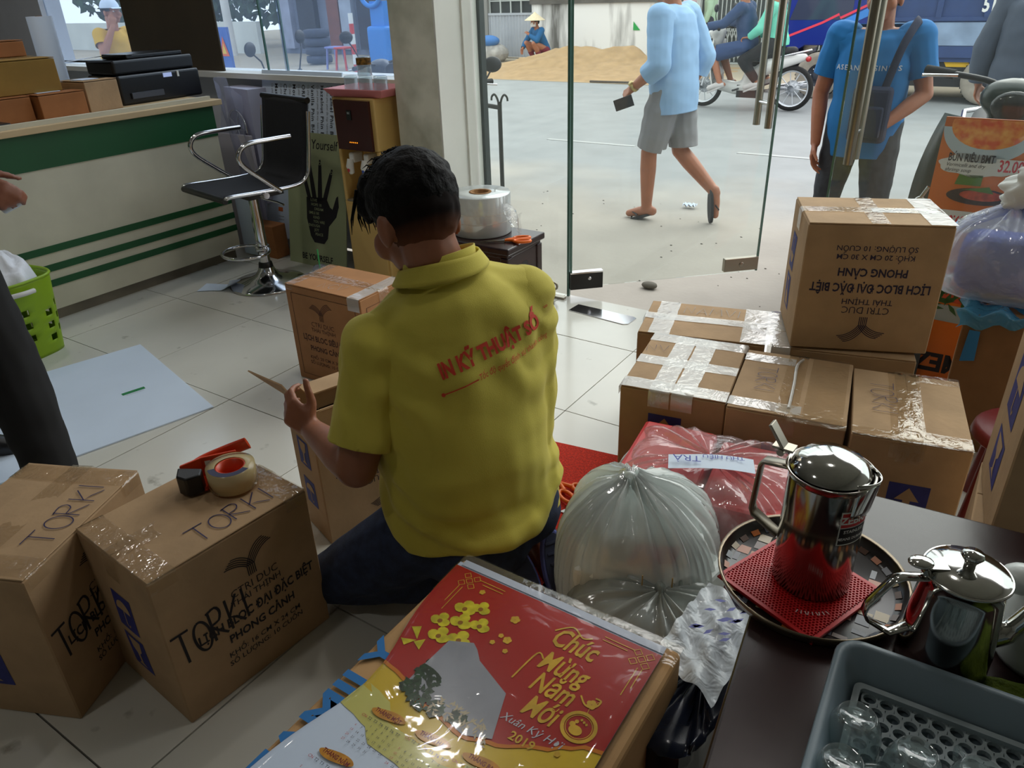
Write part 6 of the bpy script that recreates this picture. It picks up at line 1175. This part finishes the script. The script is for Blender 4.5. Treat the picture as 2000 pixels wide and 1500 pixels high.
# ---------------- two-wheelers (x forward, wheelbase 1.22)
def moto(name, label, loc, rz, body, seat='1c1c1e', wh='aab0b2', lean=0, mirrors=True, group=None, mz=1.25, hl='d2d6d8'):
    t = thing(name, label, 'motorbike', loc, rz, group); t.rotation_euler = (lean, 0, rz); BM = mat('moto_'+body, body, .35, coat=.15); DK = mat('moto_dark', (30, 30, 33), .5); WM = mat('moto_rim_'+wh, wh, .35, .5)
    for x, nm in ((.61, 'front_wheel'), (-.61, 'rear_wheel')):
        M = Mx.Translation((x, 0, .28)) @ Mx.Rotation(pi/2, 4, 'X'); ty = MB().lathe([(.225, -.028), (.262, -.034), (.28, 0), (.262, .034), (.225, .028)], 32, 0, M).build(nm, RUB, t)
        m = MB(); m.lathe([(.226, -.025), (.205, -.018), (.205, .018), (.226, .025)], 32, 0, M); m.lathe([(.045, -.05), (.05, 0), (.045, .05)], 16, 0, M)
        for k_ in range(10): a = k_*pi/5; m.tube([M @ V((.045*cos(a), .045*sin(a), .0)), M @ V((.21*cos(a+.12), .21*sin(a+.12), 0))], .007, 5)
        m.lathe([(.0, .045), (.1, .04), (.1, .035), (0, .03)], 20, 0, M); m.build('rim', WM, ty)
    m = MB()
    for y in (-.065, .065): m.tube([(.61, y, .28), (.47, y*.9, .72)], .018, 8)
    m.build('fork', WM, t)
    m = MB(); m.grid(lambda u, v: (.61+.30*cos(.15+2.5*u)*1.0, -.06+.12*v, .28+.315*sin(.15+2.5*u)+.02*sin(pi*v)), 12, 4); solid(m.build('front_mudguard', BM, t), .006)
    m = MB(); m.grid(lambda u, v: ((.40+.13*v-.10*v*v)+(.07*(1-(2*u-1)**2)), (-.20+.40*u)*(.75+.5*math.sin(pi*(.15+.6*v))), .26+.60*v), 10, 12); solid(m.build('leg_shield', BM, t), .012)
    m = MB(); chain(m, [(.40, 0, .30), (.15, 0, .26), (-.15, 0, .30)], [.075, .085, .1]); chain(m, [(-.05, 0, .42), (-.3, 0, .56), (-.72, 0, .66)], [.07, .105, .05]); chain(m, [(.0, 0, .33), (-.05, 0, .45)], [.08, .09]); chain(m, [(.47, 0, .80), (.42, 0, .95)], [.07, .075]); m.ball((.48, 0, .95), (.085, .13, .08)); me = blob(m, .016, 4); me.materials.append(BM); put('body_panels', me, t)
    m = MB(); chain(m, [(.02, 0, .655), (-.25, 0, .685), (-.58, 0, .73)], [.075, .085, .06]); me = blob(m, .016, 4); me.materials.append(mat('moto_seat_'+seat, seat, .6)); put('seat', me, t)
    m = MB(); m.tube(curve([(.33, -.33, 1.0), (.42, -.12, 1.0), (.44, 0, .97), (.42, .12, 1.0), (.33, .33, 1.0)], 5), .012, 8); hb = m.build('handlebar', DK, t)
    for y in (-1, 1):
        MB().tube([(.32, y*.34, 1.0), (.37, y*.23, 1.0)], .019, 10).build('grip', RUB, hb); MB().tube([(.40, y*.22, 1.0), (.40, y*.35, .985)], .007, 6).build('lever', CHROME, hb)
        if mirrors: mm = MB(); mm.tube([(.40, y*.2, 1.0), (.41, y*.27, mz-.09), (.39, y*.31, mz-.04)], .006, 6); mm.ball((.38, y*.33, mz), (.02, .065, .05)); mm.build('mirror', DK, hb)
    MB().ball((.555, 0, .93), (.03, .085, .06)).build('headlight', mat('lamp_glass_'+hl, hl, .15), t); MB().ball((-.78, 0, .64), (.03, .07, .035)).build('tail_light', mat('tail_red', (170, 24, 24), .3), t)
    m = MB(); m.tube([(.1, -.12, .22), (-.25, -.13, .22), (-.4, -.14, .27), (-.82, -.15, .33)], [.02, .025, .045, .05], 10); m.build('exhaust', CHROME, t); MB().box((-.05, 0, .23), (.30, .16, .16)).build('engine', DK, t); m = MB(); m.tube([(.08, -.28, .26), (.08, .28, .26)], .014, 8); m.tube([(-.3, -.2, .33), (-.3, .2, .33)], .012, 8); m.build('footpegs', DK, t)
    m = MB()
    for y in (-.09, .09): m.tube([(-.4, y, .66), (-.72, y, .73), (-.8, 0, .75)], .012, 6)
    m.build('grab_rail', CHROME, t); return t
moto('motorbike', 'white motorbike with two riders passing on the road', (-3.36, 10.83, GZ), pi-.04, 'd8d8d4', wh='c8ccd0')
RJ = dict(P=(-.08, 0, .80), HF=(1, 0, 0))
def rider(label, x, loc, rz, shirtm, trm, J, long=True, helm=None, hc=None):
    J0 = dict(P=(0, -.02, .80), B=(0, 0, .92), C=(0, .03, 1.10), N=(0, .06, 1.29), H=(0, .10, 1.45), SL=(-.18, .05, 1.25), SR=(.18, .05, 1.25), EL=(-.25, .25, 1.06), ER=(.25, .25, 1.06), WL=(-.30, .46, 1.03), WR=(.30, .46, 1.03), DL=(0, 1, -.1), DR=(0, 1, -.1), NL=(0, 0, -1), NR=(0, 0, -1),
              HL=(-.1, .0, .78), HR=(.1, .0, .78), KL=(-.17, .40, .72), KR=(.17, .40, .72), AL=(-.2, .24, .33), AR=(.2, .24, .33), TL=(-.2, .38, .27), TR=(.2, .38, .27), CL=(.8, .9, .9, .9), CR=(.8, .9, .9, .9))
    f = Fig('person', label, loc, rz, {**J0, **J}, vox=.012); f.shirt(shirtm, long=long); f.trousers(trm[0], **trm[1]); f.shoes(mat('pale_shoe', (190, 186, 184), .7), 'shoe', False)
    if helm: M = f.hm(); MB().grid(lambda u, v: M @ V((.115*sin(pi*.62*v)*cos(2*pi*u), .13*sin(pi*.62*v)*sin(2*pi*u)-.005, .02+.125*cos(pi*.62*v))), 24, 12, wrap=True).build('helmet', mat('helmet_%s' % hc, hc, .25, coat=.4), f.t)
    else: f.hair()
    return f
rider('person in dark blue shirt and shorts driving the white motorbike', 0, (-3.42, 10.84, GZ), R(88), mat('dark_blue_shirt', (42, 66, 104), .85), (mat('navy_shorts', (48, 70, 112), .85), dict(shorts=True, t=.85, add=.02, name='shorts')), {}, True, True, 'c8c8c8')
rider('person in mint green jacket and red helmet riding pillion', 0, (-3.02, 10.84, GZ), R(88), mat('mint_green_jacket', (112, 206, 180), .8), (mat('black_trousers', (26, 24, 28), .9), dict(t=.95)), dict(P=(0, -.02, .84), WL=(-.16, .32, .9), WR=(.16, .32, .9), EL=(-.24, .16, 1.0), ER=(.24, .16, 1.0), HL=(-.1, 0, .82), HR=(.1, 0, .82), KL=(-.2, .36, .62), KR=(.2, .36, .62), AL=(-.2, .14, .36), AR=(.2, .14, .36), TL=(-.2, .28, .3), TR=(.2, .28, .3)), True, True, 'd84434')
moto('motorbike', 'parked dark green motorbike behind the orange food sign', (-.27, 4.62, GZ), R(-84), '1c2c24', lean=R(-7), mirrors=False, hl='2a2e2c').scale = (1.12,)*3
o = thing('steel_clip', 'steel snap hook hanging beside the orange sign', 'hook', (-.30, 3.36, .60)); m = MB(); m.tube([(.022*cos(a), 0, .035*sin(a)*1.2) for a in [2*pi*i/20 for i in range(20)]], .006, 6, closed=True); m.tube([(.0, 0, .04), (.02, 0, .085)], .008, 6); m.tube([(.02, 0, .0), (.06, 0, .0)], .005, 6); m.build('hook_body', STEEL, o)
moto('motorbike', 'dark scooter parked outside the window, its mirror by the brown board', (-5.25, 4.15, GZ), R(15), '2a2f3c', lean=R(4)); moto('motorbike', 'dark grey scooter parked outside the window behind the menu board', (-4.6, 5.4, GZ), R(160), '343a46', lean=R(-4)); moto('motorbike', 'white and yellow motorbike under the person in yellow', (-8.5, 5.1, GZ), R(8), 'c8c4a0', mirrors=False)
moto('motorbike', 'black scooter mostly hidden by the column, one mirror showing', (-3.59, 4.4, GZ), math.atan2(-.6, .8), '202226', mz=1.11)
ym = rider('person in yellow polo shirt and white cap sitting on a motorbike', 0, (-8.6, 5.1, GZ), R(-78), mat('golden_yellow_shirt', (206, 160, 30), .85), (mat('blue_grey_trousers', (70, 96, 130), .9), {}), dict(P=(0, -.02, .82), ER=(.28, .16, 1.08), WR=(.12, .2, 1.32), DR=(-.25, .0, .95), NR=(-.6, -.6, 0), EL=(-.22, .15, 1.02), WL=(-.05, .28, .95), H=(0, .1, 1.47)), False)
ym.t.children[0].name = 'body'; M = ym.hm(); m = MB(); m.grid(lambda u, v: M @ V((.09*sin(pi*.5*v)*cos(2*pi*u), .108*sin(pi*.5*v)*sin(2*pi*u)-.008, .03+.10*cos(pi*.5*v))), 20, 8, wrap=True); m.grid(lambda u, v: M @ V((.085*(2*u-1), .09+.07*v*(1-.5*(2*u-1)**2), .035-.012*v)), 8, 3); m.build('white_cap', mat('white_blue_cap', (206, 220, 236), .8), ym.t)
# ---------------- dump truck (front towards -x)
tk = thing('dump_truck', 'blue dump truck with red striped cab passing on the road', 'truck', (-2.76, 12.95, GZ)); tk.scale = (.69,)*3; TB = mat('truck_deep_blue', (22, 42, 128), .3, coat=.4); TN = mat('truck_navy', (44, 66, 112), .5, noise=(4, .12)); TL_ = mat('truck_pale_blue', (132, 152, 178), .6, noise=(3, .2)); TD = mat('chassis_black', (28, 29, 33), .7); YW = mat('chevron_yellow', (222, 176, 28), .6)
m = MB(); m.prism([(-.95, .62), (-.62, .62), (-.6, .86), (-.35, 1.02), (.35, 1.02), (.6, .86), (.62, .62), (.95, .62), (.95, 2.6), (-.55, 2.6), (-.9, 1.55), (-1.0, 1.3)], -1.1, 1.1, 0, Mx.Rotation(pi/2, 4, 'X')); bev(m.build('cab', TB, tk), .03, 2)
m = MB(); m.prism([(-.72, 1.5), (.5, 1.5), (.5, 2.3), (-.45, 2.3)], 1.1, 1.105, 0, Mx.Rotation(pi/2, 4, 'X')); m.build('side_window', mat('cab_glass', (60, 66, 84), .1), tk); m = MB(); fr = frame((0, -1.106, 0), (1, 0, 0), (0, 0, 1)); stroke(m, [(-.9, 1.12), (-.05, 1.45), (.25, 1.60), (.28, 1.53), (.94, 1.84)], .045, 0, fr); m.build('red_stripe', mat('stripe_red', (226, 62, 84), .5), tk)
m = MB(); m.poly([(.35, 1.35), (.93, 1.62), (.93, 1.78), (.35, 1.50)], 0, fr); m.build('light_blue_flash', mat('flash_blue', (60, 130, 210), .5), tk)
WR_ = mat('truck_tyre_dusty', (150, 142, 130), .95, noise=(9, .12))
for x in (0, 3.1, 4.2):
    for y in (-1.0, 1.0):
        M = Mx.Translation((x, y, .45)) @ Mx.Rotation(pi/2, 4, 'X'); wl = MB().lathe([(.22, -.1), (.36, -.14), (.43, -.13), (.45, -.1), (.45, .1), (.43, .13), (.36, .14), (.22, .1)], 40, 0, M).build('wheel', WR_, tk); m = MB(); m.lathe([(.0, .05), (.1, .06), (.12, .03), (.22, .02), (.235, .1)], 28, 0, M); m.lathe([(.0, -.05), (.1, -.06), (.22, -.02), (.235, -.1)], 28, 0, M); m.build('rim', mat('rim_dark', (58, 62, 72), .5), wl); m = MB()
        for k_ in range(8): a = k_*pi/4; m.lathe([(0, .06), (.016, .06), (.018, .03)], 8, 0, M @ Mx.Translation((.155*cos(a), .155*sin(a), .0)))
        m.build('wheel_nuts', CHROME, wl); m = MB()
        for k_ in range(36): a = 2*pi*k_/36; m.box((.45*cos(a), .45*sin(a), 0), (.025, .035, .2), 0, M, 0)
        m.build('tyre_lugs', RUB, wl)
m = MB(); m.box((2.0, 0, .62), (5.4, .9, .2)); m.build('chassis', TD, tk); MB().box((3.25, 0, 1.5), (4.3, 2.2, 1.5)).build('dump_body', TN, tk)
for i in range(6): MB().box((1.25+.8*i, -1.13, 1.88), (.1, .06, .72)).build('rib', TN, tk)
MB().box((3.25, -1.125, 1.50), (4.3, .05, .07)).build('rail', TN, tk); MB().box((3.25, -1.11, 1.24), (4.3, .04, .40)).build('pale_band', TL_, tk); MB().box((3.25, -1.125, .93), (4.3, .05, .2)).build('rail', TN, tk)
MB().box((2.1, -1.0, .55), (2.2, .08, .50)).build('side_guard', TD, tk)
for i, (x, z) in enumerate(((1.75, .66), (2.9, .42), (2.35, .66))): MB().add([(x, -1.045, z), (x+.42, -1.045, z), (x+.36, -1.045, z+.1), (x-.06, -1.045, z+.1)], [(0, 1, 2, 3)]).build('yellow_chevron', YW, tk)
m = MB(); text(m, '51D', .34, 2.95, 1.62, 0, frame((0, -1.165, 0), (1, 0, 0), (0, 0, 1)), bold=.03, sx=.7); m.build('plate_number', WHITE, tk)
# ---------------- food signs by the door
OG = mat('sign_orange', (206, 104, 16), .4, noise=(2.5, .12, 3))
sg = thing('food_sign', 'orange noodle soup sign standing outside the glass door', 'sign', (.02, 3.36, GZ)); sg.rotation_euler = (R(-3), 0, R(-2))
MB().box((0, .005, .535), (.60, .01, 1.07)).build('board', OG, sg); fr = frame((0, -.0012, 0), (1, 0, 0), (0, 0, 1)); fz = lambda k: fr @ Mx.Translation((0, 0, .0006*k))
bx, bz = -.145, 1.035
m = MB(); m.poly([(bx-.155, bz)]+circ(bx, bz, .155, 24, pi, 2*pi, .125), 0, fz(1)); m.build('printed_bowl', mat('bowl_grey_white', (178, 190, 198), .4), sg); m = MB(); m.poly([(bx+.13*cos(a), min(1.066, bz+.01+.085*sin(a))) for a in [2*pi*i/32 for i in range(32)]], 0, fz(2)); m.build('printed_soup', mat('soup_orange', (216, 84, 18), .5, noise=(28, .5), col2=(240, 170, 70)), sg)
m = MB(); pl = [(-.16+.13*cos(a)*(1+.04*sin(9*a)), .90+.042*sin(a)*(1+.12*sin(7*a))) for a in [2*pi*i/40 for i in range(40)]]; m.poly(pl, 0, fz(1)); m.poly([(-.10, .875), (.28, .875), (.28, .93), (-.10, .93)], 0, fz(2)); m.build('white_patch', mat('sign_white', (214, 212, 208), .5), sg)
m = MB(); text(m, 'BÚN RIÊU BMT', .041, -.262, .912, 0, fz(3), align='LEFT', bold=.02, sx=.58); text(m, 'Vermicelli and dry', .02, -.265, .892, 0, fz(3), align='LEFT', shear=.3, sx=.9); text(m, 'shrimp soup', .02, -.265, .873, 0, fz(3), align='LEFT', shear=.3, sx=.9); m.build('dish_name', INK, sg)
m = MB(); text(m, '32.000', .06, -.09, .885, 0, fz(3), align='LEFT', bold=.02, sx=.62); text(m, '89.000', .055, -.20, .705, 0, fz(3), align='CENTER', bold=.02, sx=.62, rot=pi); m.build('price', mat('price_red', (200, 40, 50), .5), sg)
m = MB(); m.poly([(-.28, .645), (.06, .645), (.06, .725), (-.28, .725)], 0, fz(1)); m.build('white_patch', mat('sign_white', 0), sg)
m = MB(); m.poly(circ(-.13, .785, .11, 24, 0, 2*pi, .032), 0, fz(1)); m.build('printed_plate', mat('plate_dark', (62, 44, 34), .5, noise=(30, .3)), sg); m = MB(); m.poly(circ(-.12, .79, .075, 18, 0, 2*pi, .02), 0, fz(2)); m.build('printed_food', mat('food_red', (186, 74, 46), .5, noise=(40, .4)), sg); m = MB(); m.poly([(-.2, .806), (-.1, .825), (-.08, .80), (-.17, .808)], 0, fz(3)); m.poly([(-.22, .825), (-.13, .825), (-.13, .865), (-.21, .865)], 0, fz(1)); m.poly([(-.02, .835), (.06, .83), (.05, .87), (-.03, .865)], 0, fz(1)); m.build('printed_herbs', mat('herb_green', (84, 120, 36), .5), sg)
s2 = thing('food_sign', 'lower orange sign with green salad print between the cartons', 'sign', (-.09, 3.09, 0)); s2.rotation_euler = (R(-4), 0, 0)
MB().box((0, .005, .24), (.32, .01, .48)).build('board', OG, s2); fr = frame((0, -.0012, 0), (1, 0, 0), (0, 0, 1)); m = MB(); m.poly([(-.16, .46), (.16, .46), (.16, .48), (-.16, .48)], 0, fr); m.poly([(-.16, .25), (.16, .24), (.16, .31), (-.16, .31)], 0, fr); m.build('pale_band', mat('band_grey', (150, 160, 156), .5), s2); m = MB(); m.poly([(-.12, .33), (.16, .31), (.16, .455), (-.1, .455)], 0, fr); m.build('red_print', mat('salad_red', (190, 70, 34), .5), s2)
m = MB(); rg = random.Random(2)
for k_ in range(40): x, y, a = rg.uniform(-.12, .05), rg.uniform(.29, .43), rg.random()*6.28; m.poly([(x+.03*cos(a), y+.03*sin(a), .0012), (x+.008*cos(a+1.5), y+.008*sin(a+1.5), .0012), (x-.03*cos(a), y-.03*sin(a), .0012), (x+.008*cos(a-1.5), y+.008*sin(a-1.5), .0012)], 0, fr)
m.build('printed_salad', mat('salad_green', (46, 84, 36), .5), s2); m = MB(); text(m, 'MEZ', .10, .0, .08, 0, frame((0, -.0015, .19), (-1, 0, 0), (0, 0, -1)), bold=.04, sx=.9); m.build('big_letters', INK, s2)
tag(MB().box((-.20, 3.02, .13), (.10, .02, .26)).build('black_stand', BLACKP), 'black stand foot between the cartons and the orange sign', 'stand')
rs = thing('red_stool', 'dark red round plastic stool half hidden behind the cartons', 'stool', (.20, 2.25, 0)); MB().lathe([(0, .30), (.13, .30), (.14, .29), (.145, .27), (.135, .26)], 28).build('seat', mat('dark_red_plastic', (112, 24, 24), .4), rs)
for k_ in range(4): a = pi/4+k_*pi/2; MB().tube([(.11*cos(a), .11*sin(a), .27), (.14*cos(a), .14*sin(a), 0)], .018, 8).build('leg', mat('dark_red_plastic', 0), rs)
# ---------------- far left: trees, low wall, repair shop
struct(MB().box((-30, 17.0, .3), (19, .2, .95)).build('wall_far_left', mat('white_low_wall', (206, 208, 200), .9, noise=(1, .1))))
LEAF = mat('dark_leaf', (70, 92, 70), .9, noise=(3, .3)); TRK = mat('tree_bark', (110, 104, 96), .9)
def tree(x, y, h, r, lb, seed):
    t = thing('tree', lb, 'tree', (x, y, GZ), 0, 'trees beyond the low white wall'); MB().tube([(0, 0, 0), (.1, 0, h*.35), (.0, .1, h*.6)], [.14, .11, .06], 8).build('trunk', TRK, t); m = MB(); g_ = random.Random(seed)
    for k_ in range(1500):
        a, b, q = g_.random()*6.28, g_.uniform(-1, 1), g_.random()**.4; s_ = math.sqrt(1-b*b); p = V((r*q*s_*cos(a), r*q*s_*sin(a), h*.55+h*.45*q*b)); d = V((g_.gauss(0, 1), g_.gauss(0, 1), g_.gauss(0, 1))).normalized(); e = d.orthogonal().normalized()*.13; d *= .24
        m.add([p-d, p+e, p+d, p-e], [(0, 1, 2, 3)])
    stuff(m.build('foliage', LEAF, t))
for i, (x, y, h, r, lb) in enumerate(((-33, 21, 5, 2.6, 'dark leafy tree far left beyond the low white wall'), (-28, 21.5, 5.5, 2.5, 'dark leafy tree behind the seated person in yellow'), (-23, 20.5, 5.5, 2.5, 'dark leafy tree behind the brown board'), (-18.4, 21, 5, 2.2, 'dark leafy tree beside the repair shop'))): tree(x, y, h, r, lb, i)
t = thing('utility_pole', 'grey concrete pole seen through the left window', 'pole', (-20.9, 16.2, GZ)); MB().tube([(0, 0, 0), (0, 0, 6)], [.13, .10], 12).build('pole', CONC, t)
t = thing('warning_sign', 'blue roadworks banner with orange triangle by the roadside', 'sign', (-12.6, 9.6, GZ)); MB().box((0, 0, .75), (.36, .02, .7)).build('banner', mat('sign_blue', (52, 98, 176), .6), t); m = MB(); m.poly([(-.12, -.02, .62), (.12, -.02, .62), (0, -.02, .95)]); m.build('orange_triangle', mat('sign_orange_red', (226, 92, 40), .6), t); m = MB(); m.poly([(-.06, -.024, .66), (.06, -.024, .66), (0, -.024, .84)]); m.build('yellow_triangle', mat('sign_yellow', (226, 190, 60), .6), t)
for x in (-.16, .16): MB().tube([(x, 0, 0), (x, 0, 1.1)], .012, 6).build('leg', BLACKP, t)
rp = thing('repair_shop', 'grey roadside repair shop with shutters beyond the window', 'building', (-17.6, 16.8, GZ)); MB().box((0, .6, 1.5), (4.6, .2, 3.2)).build('wall', mat('blue_grey_wall', (118, 126, 146), .9, noise=(1, .2)), rp)
for x, c_ in ((-1.8, (150, 156, 176)), (-.9, (40, 44, 54)), (.2, (120, 70, 56)), (.7, (160, 170, 186)), (1.5, (36, 42, 56))): MB().box((x, .42, 1.3), (.7 if c_[0] < 60 else .45, .2, 2.3)).build('bay_panel', mat('bay_%d' % c_[0], c_, .8, noise=(3, .15)), rp)
for i in range(4):
    t = thing('tyre', ('bottom', 'second lowest', 'third', 'topmost')[i]+' dark tyre of the stack outside the repair shop', 'tyre', (-15.5, 14.6, GZ+.02+.2*i), 0, 'stack of tyres outside the repair shop'); MB().lathe([(.2, 0), (.31, .02), (.33, .1), (.31, .18), (.2, .2), (.18, .1), (.2, 0)], 24).build('rubber', mat('worn_tyre', (58, 66, 84), .8), t)
t = thing('air_pump', 'bright blue air pump machine with wheel outside the repair shop', 'machine', (-12.9, 14.2, GZ)); BP = mat('pump_blue', (30, 130, 214), .5); bev(MB().box((0, 0, .5), (.6, .5, .8)).build('tank', BP, t), .08, 3); MB().box((0, 0, 1.15), (.4, .3, .5)).build('motor', BP, t)
m = MB(); m.tube([(-.1+.3*cos(a), -.2, 1.6+.3*sin(a)) for a in [2*pi*i/24 for i in range(24)]], .05, 8, closed=True); m.tube([(-.4, -.2, 1.6), (.2, -.2, 1.6)], .03, 6); m.build('flywheel', BP, t)
for x, y, c_, lb in ((-13.6, 13.6, (196, 60, 50), 'red plastic stool outside the repair shop'), (-14.0, 13.7, (120, 130, 190), 'lilac plastic stool outside the repair shop')):
    t = thing('plastic_stool', lb, 'stool', (x, y, GZ)); pm = mat('stool_%d' % c_[0], c_, .5); bev(MB().box((0, 0, .47), (.34, .34, .04)).build('seat', pm, t), .01)
    for sx in (-1, 1):
        for sy in (-1, 1): MB().tube([(sx*.12, sy*.12, .46), (sx*.16, sy*.16, 0)], .025, 6).build('leg', pm, t)
t = thing('hand_cart', 'red and white striped barrier pole by the repair shop', 'barrier', (-12.6, 12.9, GZ)); m = MB()
for i in range(6): m.tube([(0, 0, .2*i), (0, 0, .2*i+.2)], .05, 10, i % 2)
m.build('striped_pole', [mat('barrier_red', (200, 60, 60), .6), WHITE], t)
